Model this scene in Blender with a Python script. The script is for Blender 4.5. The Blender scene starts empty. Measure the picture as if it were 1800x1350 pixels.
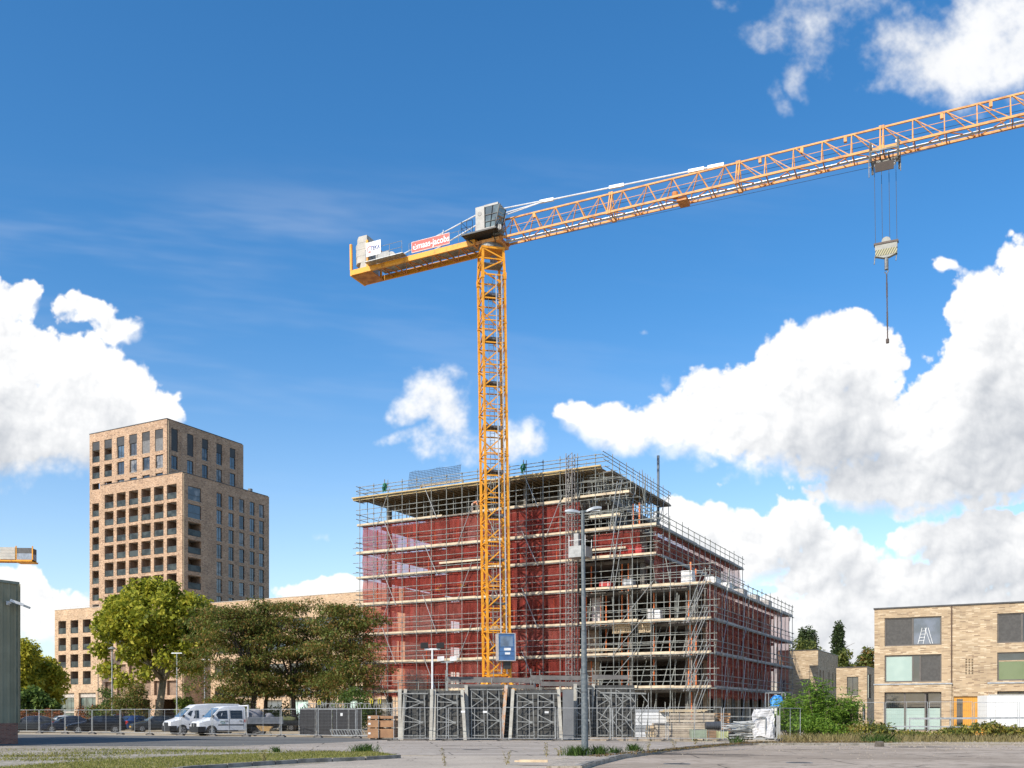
import bpy, math, random
import numpy as np
from mathutils import Vector, Matrix, Quaternion
R = math.radians
SC = bpy.context.scene
COL = SC.collection

# ------------------------------------------------------------------ camera
EYE = 1.65
FOC = 1680.0                       # focal length in pixels of the 1800 px wide photograph
cam_d = bpy.data.cameras.new('camera')
cam_d.sensor_width = 36.0
cam_d.lens = 36.0 * FOC / 1800.0
cam_d.shift_y = (1255 - 675) / 1800.0
cam_d.clip_start = 0.5
cam_d.clip_end = 6000
cam = bpy.data.objects.new('camera', cam_d)
cam.location = (0, 0, EYE)
cam.rotation_euler = (R(90), 0, 0)
COL.objects.link(cam)
SC.camera = cam

# ------------------------------------------------------------------ light
SUN_EL, SUN_AZ = R(36), R(42)      # azimuth: degrees left of straight behind the camera
sun_dir = Vector((-math.sin(SUN_AZ) * math.cos(SUN_EL), -math.cos(SUN_AZ) * math.cos(SUN_EL), math.sin(SUN_EL)))
sd = bpy.data.lights.new('sun', 'SUN')
sd.energy = 5.0
sd.angle = R(0.5)
sd.color = (1.0, 0.92, 0.80)
so = bpy.data.objects.new('sun', sd)
so.rotation_euler = sun_dir.to_track_quat('Z', 'Y').to_euler()
so.location = (-40, -40, 60)
COL.objects.link(so)

SC.view_settings.view_transform = 'Standard'
SC.view_settings.look = 'None'
SC.view_settings.gamma = 1.0
SC.view_settings.exposure = 0.12
SC.render.engine = 'CYCLES'
SC.cycles.transparent_max_bounces = 24
SC.cycles.max_bounces = 6
SC.cycles.diffuse_bounces = 3

# ------------------------------------------------------------------ sky with clouds (world, by direction)
W = bpy.data.worlds.new('World')
SC.world = W
W.use_nodes = True
WT = W.node_tree
for n in list(WT.nodes):
    WT.nodes.remove(n)

class NT:
    """small helper that wires shader nodes"""
    def __init__(self, tree):
        self.t = tree
    def n(self, typ, **kw):
        nd = self.t.nodes.new(typ)
        for k, v in kw.items():
            setattr(nd, k, v)
        return nd
    def put(self, sock, val):
        if isinstance(val, bpy.types.NodeSocket):
            self.t.links.new(val, sock)
        else:
            sock.default_value = val
    def math(self, op, a, b=None, c=None, clamp=False):
        nd = self.n('ShaderNodeMath', operation=op, use_clamp=clamp)
        self.put(nd.inputs[0], a)
        if b is not None: self.put(nd.inputs[1], b)
        if c is not None: self.put(nd.inputs[2], c)
        return nd.outputs[0]
    def vec(self, op, a, b=None):
        nd = self.n('ShaderNodeVectorMath', operation=op)
        self.put(nd.inputs[0], a)
        if b is not None: self.put(nd.inputs[1], b)
        return nd.outputs['Value'] if op in ('LENGTH', 'DOT_PRODUCT') else nd.outputs[0]
    def ramp(self, x, lo, hi, a=0.0, b=1.0):
        nd = self.n('ShaderNodeMapRange', interpolation_type='SMOOTHSTEP')
        self.put(nd.inputs[0], x)
        for i, v in enumerate((lo, hi, a, b)): self.put(nd.inputs[i + 1], v)
        return nd.outputs[0]
    def mix(self, f, a, b):
        nd = self.n('ShaderNodeMix', data_type='RGBA')
        self.put(nd.inputs[0], f); self.put(nd.inputs[6], a); self.put(nd.inputs[7], b)
        return nd.outputs[2]
    def noise(self, v, scale, detail=4, rough=.5, dist=0.0, typ=None):
        nd = self.n('ShaderNodeTexNoise')
        if typ: nd.noise_type = typ
        if v is not None: self.put(nd.inputs['Vector'], v)
        nd.inputs['Scale'].default_value = scale
        nd.inputs['Detail'].default_value = detail
        nd.inputs['Roughness'].default_value = rough
        nd.inputs['Distortion'].default_value = dist
        return nd.outputs[0]

# cloud bodies of this sky: centre, half-size, weight (1/FOC of the view plane one unit ahead)
BLOBS = [
    # big heap on the left
    (-90, 700, 190, 170, 1.05), (30, 640, 120, 75, 1), (110, 660, 130, 75, 1), (190, 690, 105, 70, 1), (262, 735, 66, 60, 1), (130, 760, 170, 70, 1.1), (40, 790, 170, 50, 1), (215, 800, 110, 38, .9), (10, 535, 62, 52, .9), (-30, 560, 80, 60, 1), (150, 552, 55, 32, .85), (205, 582, 60, 30, .85), (200, 620, 40, 30, .6),
    # low bank behind the shed
    (60, 1075, 150, 50, 1), (20, 1040, 60, 45, .9), (140, 1100, 70, 45, 1), (560, 1042, 100, 30, .9), (620, 1070, 130, 45, 1), (300, 1120, 200, 50, .9), (470, 1110, 200, 55, .9),
    # great heap on the right
    (1030, 740, 50, 36, .95), (1100, 755, 80, 50, .95), (1190, 750, 110, 52, 1), (1265, 715, 80, 62, 1), (1330, 690, 80, 66, 1), (1400, 655, 80, 70, 1), (1480, 640, 76, 80, 1.05), (1530, 660, 55, 70, 1),
    (1450, 760, 230, 90, 1.15), (1640, 790, 200, 90, 1.1), (1740, 650, 105, 110, 1.1), (1745, 545, 85, 80, 1.05), (1800, 500, 70, 75, 1), (1665, 470, 30, 22, .8), (1730, 740, 160, 150, 1.1), (1650, 860, 260, 46, 1), (1620, 680, 40, 40, .62), (1900, 650, 140, 200, 1.1),
    # lower right banks
    (1215, 920, 62, 50, 1), (1330, 955, 80, 58, 1), (1400, 925, 72, 55, 1), (1280, 985, 120, 55, 1), (1460, 990, 110, 60, 1), (1720, 955, 140, 50, 1), (1610, 1030, 230, 42, 1), (1770, 1000, 170, 60, 1), (1450, 1090, 460, 50, 1), (1280, 848, 45, 13, .55), (1450, 1160, 460, 70, .95), (1900, 1080, 200, 120, 1),
]
HEAP = [(765, 690, 64, 52, 1.0), (735, 722, 56, 30, .95), (800, 728, 42, 46, .9), (905, 775, 66, 52, .72), (860, 795, 100, 34, .55), (690, 772, 80, 18, .52), (780, 775, 70, 30, .6), (1125, 575, 14, 10, .5), (1170, 685, 18, 16, .5), (560, 960, 26, 14, .5)]
WISPS = [(1350, 55, 62, 42, .78), (1430, 45, 85, 75, .74), (1412, 115, 30, 52, .74), (1372, 165, 22, 34, .62), (1500, 0, 110, 40, .70), (1590, 75, 90, 50, .95), (1690, 110, 140, 66, 1.12), (1800, 60, 140, 100, 1.1), (1560, 150, 66, 22, .66), (1640, 20, 90, 26, .68), (1690, 175, 70, 32, .66), (1270, 5, 30, 20, .45), (1900, 20, 160, 120, 1.0)]

def perlin(gx, gy, rng):
    """gradient noise at any coordinates (lattice of 256 random directions)"""
    a = rng.random((256, 256)).astype(np.float32) * 2 * np.pi
    ca, sa = np.cos(a), np.sin(a)
    ix, iy = np.floor(gx).astype(np.int32), np.floor(gy).astype(np.int32)
    fx, fy = (gx - ix).astype(np.float32), (gy - iy).astype(np.float32)
    ix0, iy0 = ix & 255, iy & 255; ix1, iy1 = (ix + 1) & 255, (iy + 1) & 255
    u = fx * fx * fx * (fx * (fx * 6 - 15) + 10); v = fy * fy * fy * (fy * (fy * 6 - 15) + 10)
    def gr(yy, xx, dy, dx): return ca[yy, xx] * (fx - dx) + sa[yy, xx] * (fy - dy)
    a0 = gr(iy0, ix0, 0, 0); a0 = a0 + (gr(iy0, ix1, 0, 1) - a0) * u
    a1 = gr(iy1, ix0, 1, 0); a1 = a1 + (gr(iy1, ix1, 1, 1) - a1) * u
    return (a0 + (a1 - a0) * v) * 1.4

def shift2(a, dy, dx):
    """a sampled at (y+dy, x+dx), bilinear, edge-clamped"""
    h, w_ = a.shape
    y0, x0 = int(math.floor(dy)), int(math.floor(dx)); fy, fx = dy - y0, dx - x0
    def s(oy, ox):
        iy = np.clip(np.arange(h) + oy, 0, h - 1); ix = np.clip(np.arange(w_) + ox, 0, w_ - 1)
        return a[iy][:, ix]
    return (s(y0, x0) * (1 - fx) + s(y0, x0 + 1) * fx) * (1 - fy) + (s(y0 + 1, x0) * (1 - fx) + s(y0 + 1, x0 + 1) * fx) * fy

CX0, CX1, CY0, CY1 = -300, 2100, 1290, -240       # window of the view plane that carries the cloud map, in 1/FOC
def cloud_map(cw, ch, seed=5):
    rng = np.random.default_rng(seed)
    X, Y = np.meshgrid(np.linspace(CX0, CX1, cw), np.linspace(CY0, CY1, ch))   # row 0 = lowest
    X = X.astype(np.float32); Y = Y.astype(np.float32)
    sc = abs(CX1 - CX0) / cw
    def fb(cell, octs, gain, billow=False):
        o = np.zeros((ch, cw), np.float32); amp = 1.0; tot = 0
        for k in range(octs):
            th = .5 + k * 1.1; c_, s_ = math.cos(th) / cell, math.sin(th) / cell
            p = perlin(X * c_ + Y * s_ + 17 * k, Y * c_ - X * s_ + 31 * k, rng)
            o += amp * ((np.abs(p) * 2 - .55) if billow else p); tot += amp
            amp *= gain; cell *= .5
        return o / tot
    wx = fb(160, 5, .55) * 55; wy = fb(160, 5, .55) * 42
    Xw, Yw = X + wx, Y + wy
    def bl(lst, amt):
        f = np.full((ch, cw), -3.0, np.float32); k = .10
        for cx, cy, rx, ry, wt in lst:
            l = wt - .5 * wt * (((Xw - cx) / rx) ** 2 + ((Yw - cy) / ry) ** 2)
            hh = np.clip(.5 + .5 * (l - f) / k, 0, 1)
            f = f * (1 - hh) + l * hh + k * hh * (1 - hh)
        return f
    soft = fb(200, 7, .58)
    bil = fb(95, 7, .58, True)
    fine = fb(40, 6, .62)
    ragged = np.clip((Y - 560) / 500, 0, 1)
    f = bl(BLOBS, 1)
    F = f + .40 * bil + .26 * soft + .16 * fine
    def ss(x, a, b):
        t = np.clip((x - a) / (b - a), 0, 1); return t * t * (3 - 2 * t)
    above = shift2(F, 26 / sc, -4 / sc); below = shift2(F, -26 / sc, 4 / sc)
    under = ss(above - below, .05, .55)                   # 1 on undersides
    edge = .12 + .14 * ss(soft, -.05, .32) + .55 * under  # hard heads, ragged flanks, soft bases
    A = ss(F, .44 - .10 * under, .44 - .10 * under + edge)
    Fh = bl(HEAP, 1) + .55 * soft + .40 * fine + .2 * bil
    Ah = ss(Fh, .34, .95) * .95
    fw = bl(WISPS, 1)
    Fw = fw + .62 * soft + .40 * fine
    Aw = ss(Fw, .30, 1.15) * .95
    # light: march towards the upper left and from above through the body
    rho = np.clip(F - .44, 0, .9)
    rb = rho
    for r_ in (10, 18, 26):
        q_ = r_ / sc; rb = (rb + shift2(rb, q_, 0) + shift2(rb, -q_, 0) + shift2(rb, 0, q_) + shift2(rb, 0, -q_)) / 5
    def march(dx, dy, n, L, rho=rho):
        acc = np.zeros_like(rho)

        for i in range(1, n + 1):
            t = (i / n) ** 1.3 * L
            acc += shift2(rho, t * dy / sc, t * dx / sc)
        return acc / n * L
    m1 = march(-.45, .9, 7, 75.0)
    m2 = march(-.15, 1.0, 9, 230.0, rb)
    T = np.exp(-m1 / 40.0) * .32 + np.exp(-m2 / 108.0) * .68
    # small-scale relief: bumps facing the light
    rel = F - shift2(F, 7 / sc, -6 / sc)
    rel2 = F - shift2(F, 20 / sc, -14 / sc)
    rel3 = F - shift2(F, 42 / sc, -30 / sc)
    relb = bil - shift2(bil, 9 / sc, -7 / sc)
    relb2 = bil - shift2(bil, 22 / sc, -16 / sc)
    T2 = ss(T, .05, .74)
    lum = .02 + .98 * T2 + (.20 + .22 * T2) * np.clip(relb, -.6, .5) + .22 * np.clip(relb2, -.7, .5) + .16 * np.clip(rel3, -.6, .4) + .07 * soft
    lum = lum + .30 * (1 - ss(A, .2, 1.0)) * (1 - under)
    lum = np.clip(lum, 0, 1)
    lumw = np.clip(.70 + .25 * soft + .3 * (Aw - .4), 0, 1)
    rh = Fh - shift2(Fh, 16 / sc, -10 / sc)
    lumh = np.clip(.86 + .2 * soft + .5 * np.clip(rh, -.4, .3), 0, 1)
    lumw = np.where(Ah > Aw, lumh, lumw); Aw = np.maximum(Ah, Aw)
    al = 1 - (1 - A) * (1 - Aw)
    L = np.where(al > 1e-4, (lum * A + lumw * Aw * (1 - A)) / np.maximum(al, 1e-4), 1)
    # high thin streaks
    srng = np.random.default_rng(11)
    s = sum(perlin((X * .995 + Y * .1) / (700 / 2 ** k) + 7 * k, (Y * .995 - X * .1) / (110 / 2 ** k) + 3 * k, srng) * .6 ** k for k in range(5))
    yl = Y + .08 * (X - 500)
    st = ss(s, -.7, 1.2) * .17 * np.exp(-((yl - 400) / 70) ** 2) + ss(s, -.2, 1.1) * .09 * np.exp(-((yl - 620) / 200) ** 2)
    st *= np.clip(1.25 - X / 1300, 0, 1)
    al2 = 1 - (1 - al) * (1 - st)
    L = (L * al + .95 * st * (1 - al)) / np.maximum(al2, 1e-4)
    bx = np.clip(np.minimum(X - CX0, CX1 - X) / 120, 0, 1) * np.clip((Y - CY1) / 100, 0, 1)
    return (al2 * bx).astype(np.float32), np.clip(L, 0, 1).astype(np.float32)

w = NT(WT)
tc = w.n('ShaderNodeTexCoord')
sep = w.n('ShaderNodeSeparateXYZ')
w.put(sep.inputs[0], tc.outputs['Generated'])
ay = w.math('MAXIMUM', w.math('ABSOLUTE', sep.outputs[1]), .04)
cmb = w.n('ShaderNodeCombineXYZ')
w.put(cmb.inputs[0], w.math('DIVIDE', sep.outputs[0], ay))
w.put(cmb.inputs[1], w.math('DIVIDE', sep.outputs[2], ay))
PP = cmb.outputs[0]
CW, CH = 1760, 1122
ca_, cl_ = cloud_map(CW, CH)
cim = bpy.data.images.new('cloud_map', CW, CH, alpha=False, float_buffer=True)
cim.colorspace_settings.name = 'Non-Color'
buf = np.ones((CH, CW, 4), np.float32)
buf[..., 0] = cl_; buf[..., 1] = ca_; buf[..., 2] = 0
cim.pixels.foreach_set(buf.ravel())
cim.update(); cim.pack()
uvw = w.vec('MULTIPLY', PP, (FOC / (CX1 - CX0), FOC / (CY0 - CY1), 0))
uvw = w.vec('ADD', uvw, ((900 - CX0) / (CX1 - CX0), (CY0 - 1255) / (CY0 - CY1), 0))
itx = w.n('ShaderNodeTexImage', image=cim, extension='EXTEND', interpolation='Cubic')
w.put(itx.inputs[0], uvw)
isp = w.n('ShaderNodeSeparateColor')
w.put(isp.inputs[0], itx.outputs[0])
alpha = isp.outputs[1]
sh = w.math('SUBTRACT', 1.0, isp.outputs[0], clamp=True)
STR = .15
def lin(r, g_, b): return (r / STR, g_ / STR, b / STR, 1)
cl = w.mix(sh, lin(1.00, 1.0, 1.0), lin(.47, .505, .56))
sky = w.n('ShaderNodeTexSky', sky_type='NISHITA')
sky.sun_disc = False
sky.sun_elevation = SUN_EL
sky.sun_rotation = math.atan2(sun_dir.x, sun_dir.y)
sky.altitude = 0
sky.air_density = 1.0
sky.dust_density = .6
sky.ozone_density = 3.0
hsv = w.n('ShaderNodeHueSaturation')
w.put(hsv.inputs['Color'], sky.outputs[0])
w.put(hsv.inputs['Saturation'], w.ramp(sep.outputs[2], .02, .42, .92, 1.30))
hsv.inputs['Value'].default_value = 1.20
hsv.inputs['Hue'].default_value = .4985
bgc = w.mix(alpha, hsv.outputs[0], cl)
bg = w.n('ShaderNodeBackground')
w.put(bg.inputs[0], bgc)
bg.inputs[1].default_value = STR
wo = w.n('ShaderNodeOutputWorld')
w.put(wo.inputs[0], bg.outputs[0])
W.cycles.sampling_method = 'MANUAL'
W.cycles.sample_map_resolution = 512

# ------------------------------------------------------------------ helpers
def px(x, y, Y):
    """point at depth Y seen at pixel (x, y) of the photograph"""
    return Vector(((x - 900) / FOC * Y, Y, EYE + (1255 - y) / FOC * Y))
def gy(y):
    """depth of the ground at pixel row y"""
    return FOC * EYE / (y - 1255)
def gp(x, y, z=0.0):
    Y = gy(y); return ((x - 900) / FOC * Y, Y, z)

def principled(name):
    m = bpy.data.materials.new(name); m.use_nodes = True
    t = NT(m.node_tree)
    b = m.node_tree.nodes['Principled BSDF']
    return m, t, b
def objco(t):
    return t.n('ShaderNodeTexCoord').outputs['Object']
def bump(t, b, h, strength, dist=.02):
    n = t.n('ShaderNodeBump'); n.inputs['Strength'].default_value = strength; n.inputs['Distance'].default_value = dist
    t.put(n.inputs['Height'], h); t.put(b.inputs['Normal'], n.outputs[0])
def c4(c): return (c[0], c[1], c[2], 1)
def M(name, col, rough=.6, metal=0.0, col2=None, scale=3.0, lo=.35, hi=.65, bmp=0.0, bscale=20.0, coat=0.0):
    """plain material whose colour drifts to col2 in noisy patches"""
    m, t, b = principled(name)
    b.inputs['Roughness'].default_value = rough
    b.inputs['Metallic'].default_value = metal
    b.inputs['Coat Weight'].default_value = coat
    if col2 is None: col2 = tuple(c * .72 for c in col)
    co = objco(t)
    n = t.noise(co, scale, 6, .6)
    t.put(b.inputs['Base Color'], t.mix(t.ramp(n, lo, hi), c4(col), c4(col2)))
    if bmp: bump(t, b, t.noise(co, bscale, 4, .6), bmp)
    return m
def brick(name, ca, cb, cc, mortar, bw=.40, rh=.10, ms=.012, big=1.6, rough=.85):
    """long bricks in three shades, laid on walls along local x or y"""
    m, t, b = principled(name)
    co = objco(t)
    s = t.n('ShaderNodeSeparateXYZ'); t.put(s.inputs[0], co)
    cb_ = t.n('ShaderNodeCombineXYZ')
    t.put(cb_.inputs[0], t.math('ADD', s.outputs[0], s.outputs[1])); t.put(cb_.inputs[1], s.outputs[2])
    v = cb_.outputs[0]
    br = t.n('ShaderNodeTexBrick')
    t.put(br.inputs['Vector'], v)
    br.inputs['Color1'].default_value = (0, 0, 0, 1); br.inputs['Color2'].default_value = (1, 1, 1, 1); br.inputs['Mortar'].default_value = (.5, .5, .5, 1)
    br.inputs['Scale'].default_value = 1.0; br.inputs['Mortar Size'].default_value = ms
    br.inputs['Brick Width'].default_value = bw; br.inputs['Row Height'].default_value = rh; br.inputs['Bias'].default_value = 0
    br.offset = .37
    sp = t.n('ShaderNodeSeparateColor'); t.put(sp.inputs[0], br.outputs['Color'])
    r = t.n('ShaderNodeValToRGB'); t.put(r.inputs[0], sp.outputs[0])
    e = r.color_ramp.elements
    e[0].position = .0; e[0].color = c4(cb); e[1].position = 1.0; e[1].color = c4(cc)
    x = r.color_ramp.elements.new(.30); x.color = c4(ca)
    x = r.color_ramp.elements.new(.72); x.color = c4(ca)
    blot = t.ramp(t.noise(v, big, 4, .6), .3, .7, .84, 1.12)
    mul = t.n('ShaderNodeMix', data_type='RGBA', blend_type='MULTIPLY'); mul.inputs[0].default_value = 1
    t.put(mul.inputs[6], r.outputs[0]); 
    gg = t.n('ShaderNodeCombineColor'); [t.put(gg.inputs[i], blot) for i in range(3)]
    t.put(mul.inputs[7], gg.outputs[0])
    t.put(b.inputs['Base Color'], t.mix(br.outputs['Fac'], mul.outputs[2], c4(mortar)))
    b.inputs['Roughness'].default_value = rough
    bump(t, b, t.math('SUBTRACT', 1.0, br.outputs['Fac']), .35, .01)
    return m
def glass(name, tint=(.02, .025, .03), rough=.04, spec=.8, patch=None):
    """window glass seen from outside: dark room behind a mirror-smooth pane"""
    m, t, b = principled(name)
    co = objco(t)
    t.put(b.inputs['Base Color'], t.mix(t.ramp(t.noise(co, .7, 2, .5), .4, .6), c4(tint), c4(patch or tuple(x * 2.2 for x in tint))))
    b.inputs['Roughness'].default_value = rough
    b.inputs['Specular IOR Level'].default_value = spec
    b.inputs['IOR'].default_value = 1.6
    return m

class MB:
    """collects shapes into one mesh"""
    def __init__(s): s.v = []; s.f = []; s.mi = []; s.cur = 0
    def mat(s, i): s.cur = i; return s
    def add(s, vs, fs):
        k = len(s.v); s.v += [tuple(p) for p in vs]
        s.f += [tuple(i + k for i in f) for f in fs]; s.mi += [s.cur] * len(fs)
        return s
    BF = [(0, 3, 2, 1), (4, 5, 6, 7), (0, 1, 5, 4), (1, 2, 6, 5), (2, 3, 7, 6), (3, 0, 4, 7)]
    def box(s, x0, y0, z0, x1, y1, z1):
        if x0 > x1: x0, x1 = x1, x0
        if y0 > y1: y0, y1 = y1, y0
        if z0 > z1: z0, z1 = z1, z0
        return s.add([(x0, y0, z0), (x1, y0, z0), (x1, y1, z0), (x0, y1, z0), (x0, y0, z1), (x1, y0, z1), (x1, y1, z1), (x0, y1, z1)], s.BF)
    def hexa(s, p): return s.add(p, s.BF)
    def bar(s, p, q, w, h=None, up=(0, 0, 1)):
        p, q = Vector(p), Vector(q); d = (q - p).normalized(); u = Vector(up)
        if abs(d.dot(u)) > .98: u = Vector((1, 0, 0))
        a = d.cross(u).normalized() * (w / 2); b = a.cross(d).normalized() * ((h or w) / 2)
        return s.add([p - a - b, p + a - b, p + a + b, p - a + b, q - a - b, q + a - b, q + a + b, q - a + b], [(0, 1, 2, 3), (7, 6, 5, 4), (4, 5, 1, 0), (5, 6, 2, 1), (6, 7, 3, 2), (7, 4, 0, 3)])
    def tube(s, p, q, r, n=6, r2=None, caps=True):
        p, q = Vector(p), Vector(q); d = (q - p)
        if d.length < 1e-6: return s
        d.normalize(); u = Vector((0, 0, 1)) if abs(d.z) < .9 else Vector((1, 0, 0))
        a = d.cross(u).normalized(); b = d.cross(a); r2 = r if r2 is None else r2
        vs = []
        for c, rr in ((p, r), (q, r2)):
            for i in range(n):
                t = 2 * math.pi * i / n; vs.append(c + (a * math.cos(t) + b * math.sin(t)) * rr)
        fs = [(i, (i + 1) % n, n + (i + 1) % n, n + i) for i in range(n)]
        if caps: fs += [tuple(range(n - 1, -1, -1)), tuple(range(n, 2 * n))]
        return s.add(vs, fs)
    def path(s, pts, rad, n=8):
        """one continuous tapered tube through pts"""
        pts = [Vector(p) for p in pts]; k0 = len(s.v); N = len(pts); vs = []; fs = []
        for i, p in enumerate(pts):
            d = (pts[min(i + 1, N - 1)] - pts[max(i - 1, 0)]).normalized()
            u = Vector((0, 1, 0)) if abs(d.y) < .9 else Vector((1, 0, 0))
            a = d.cross(u).normalized(); b = d.cross(a); r = rad[i] if isinstance(rad, (list, tuple)) else rad
            for j in range(n):
                t = 2 * math.pi * j / n; vs.append(p + (a * math.cos(t) + b * math.sin(t)) * r)
        for i in range(N - 1):
            for j in range(n):
                fs.append((i * n + j, i * n + (j + 1) % n, (i + 1) * n + (j + 1) % n, (i + 1) * n + j))
        fs += [tuple(range(n - 1, -1, -1)), tuple(range((N - 1) * n, N * n))]
        return s.add(vs, fs)
    def cyl_y(s, c, r, y0, y1, n=20):
        return s.tube((c[0], y0, c[1]), (c[0], y1, c[1]), r, n)
    def prism(s, poly, y0, y1):
        """polygon of (x, z) extruded along y"""
        n = len(poly)
        vs = [(x, y0, z) for x, z in poly] + [(x, y1, z) for x, z in poly]
        return s.add(vs, [tuple(range(n)), tuple(range(2 * n - 1, n - 1, -1))] + [(i, n + i, n + (i + 1) % n, (i + 1) % n) for i in range(n)])
    def slab(s, poly, z0, z1):
        """polygon of (x, y) extruded along z"""
        n = len(poly)
        vs = [(x, y, z0) for x, y in poly] + [(x, y, z1) for x, y in poly]
        return s.add(vs, [tuple(range(n - 1, -1, -1)), tuple(range(n, 2 * n))] + [(i, (i + 1) % n, n + (i + 1) % n, n + i) for i in range(n)])
    def quad(s, a, b, c, d): return s.add([a, b, c, d], [(0, 1, 2, 3)])
    def build(s, name, mats, parent=None, smooth=False, bevel=0, loc=None):
        me = bpy.data.meshes.new(name); me.from_pydata([tuple(v) for v in s.v], [], s.f)
        if not isinstance(mats, (list, tuple)): mats = [mats]
        for m in mats: me.materials.append(m)
        if len(mats) > 1: me.polygons.foreach_set('material_index', s.mi)
        if smooth: me.polygons.foreach_set('use_smooth', [True] * len(me.polygons))
        me.update()
        return link(name, me, parent, loc, bevel)
def link(name, me, parent=None, loc=None, bevel=0):
    o = bpy.data.objects.new(name, me); COL.objects.link(o)
    if parent is not None: o.parent = parent
    if loc is not None: o.location = loc
    if bevel:
        b = o.modifiers.new('bevel', 'BEVEL'); b.width = bevel; b.segments = 2; b.limit_method = 'ANGLE'
    return o
def tag(o, label, cat, group=None):
    o['label'] = label; o['category'] = cat
    if group: o['group'] = group
    return o
def kind(o, k): o['kind'] = k; return o
def thing(name, label, cat, loc=(0, 0, 0), rz=0.0, group=None):
    o = bpy.data.objects.new(name, None); COL.objects.link(o)
    o.empty_display_size = .3; o.location = loc; o.rotation_euler = (0, 0, rz)
    return tag(o, label, cat, group)
def copy_tree(o, parent=None):
    c = o.copy(); COL.objects.link(c)
    if parent is not None: c.parent = parent
    for ch in list(o.children): copy_tree(ch, c)
    return c
def dup(o, loc, rz=None, label=None):
    c = copy_tree(o); c.location = loc
    if rz is not None: c.rotation_euler = (0, 0, rz)
    if label: c['label'] = label
    return c
def text_mesh(body, size, extrude=.01, offset=0.0, bold=0.0):
    cu = bpy.data.curves.new('text', 'FONT'); cu.body = body; cu.size = size; cu.extrude = extrude; cu.offset = bold
    cu.align_x = 'CENTER'; cu.align_y = 'CENTER'
    ob = bpy.data.objects.new('text', cu); COL.objects.link(ob)
    dg = bpy.context.evaluated_depsgraph_get()
    me = bpy.data.meshes.new_from_object(ob.evaluated_get(dg))
    bpy.data.objects.remove(ob); bpy.data.curves.remove(cu)
    return me
def lettering(name, body, size, m, parent, origin, xdir, ydir, fit=None, bold=0.0):
    """flat letters standing on a board: origin, reading direction, up direction"""
    me = text_mesh(body, size, .008, 0, bold)
    me.materials.clear(); me.materials.append(m)
    xs = [v.co.x for v in me.vertices]; sx = 1.0
    if fit: sx = fit / (max(xs) - min(xs))
    X = Vector(xdir).normalized(); Yv = Vector(ydir).normalized(); Z = X.cross(Yv).normalized(); Yv = Z.cross(X)
    for v in me.vertices:
        v.co = Vector(origin) + X * (v.co.x * sx) + Yv * v.co.y + Z * v.co.z
    me.update()
    return link(name, me, parent)

GRID = R(-28.2)                     # the site grid: local x runs right and towards the camera, local y right and away
UX = Vector((math.cos(GRID), math.sin(GRID), 0)); VY = Vector((-math.sin(GRID), math.cos(GRID), 0))
rnd = random.Random(7)

steel = M('galvanised_steel', (.42, .44, .44), .45, .5, (.26, .27, .27), 6)
steel_d = M('weathered_steel', (.22, .23, .23), .55, .35, (.13, .13, .13), 5)
tube_m = M('scaffold_tube', (.32, .335, .31), .55, .3, (.17, .178, .165), 3)
white_paint = M('white_paint', (.78, .79, .80), .35, 0, (.62, .63, .63), 2)
black_rubber = M('black_rubber', (.02, .02, .02), .8, 0, (.035, .033, .03), 8)
dark_metal = M('dark_metal', (.045, .048, .05), .5, .2, (.03, .03, .03), 4)
concrete = M('concrete', (.40, .39, .37), .85, 0, (.27, .26, .24), 1.4, bmp=.15)
concrete_d = M('concrete_dark', (.24, .23, .22), .85, 0, (.15, .145, .14), 1.2)
timber = M('timber_board', (.66, .52, .34), .75, 0, (.48, .37, .24), 2.5)
timber_old = M('old_timber', (.40, .34, .27), .85, 0, (.24, .20, .16), 3)

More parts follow.
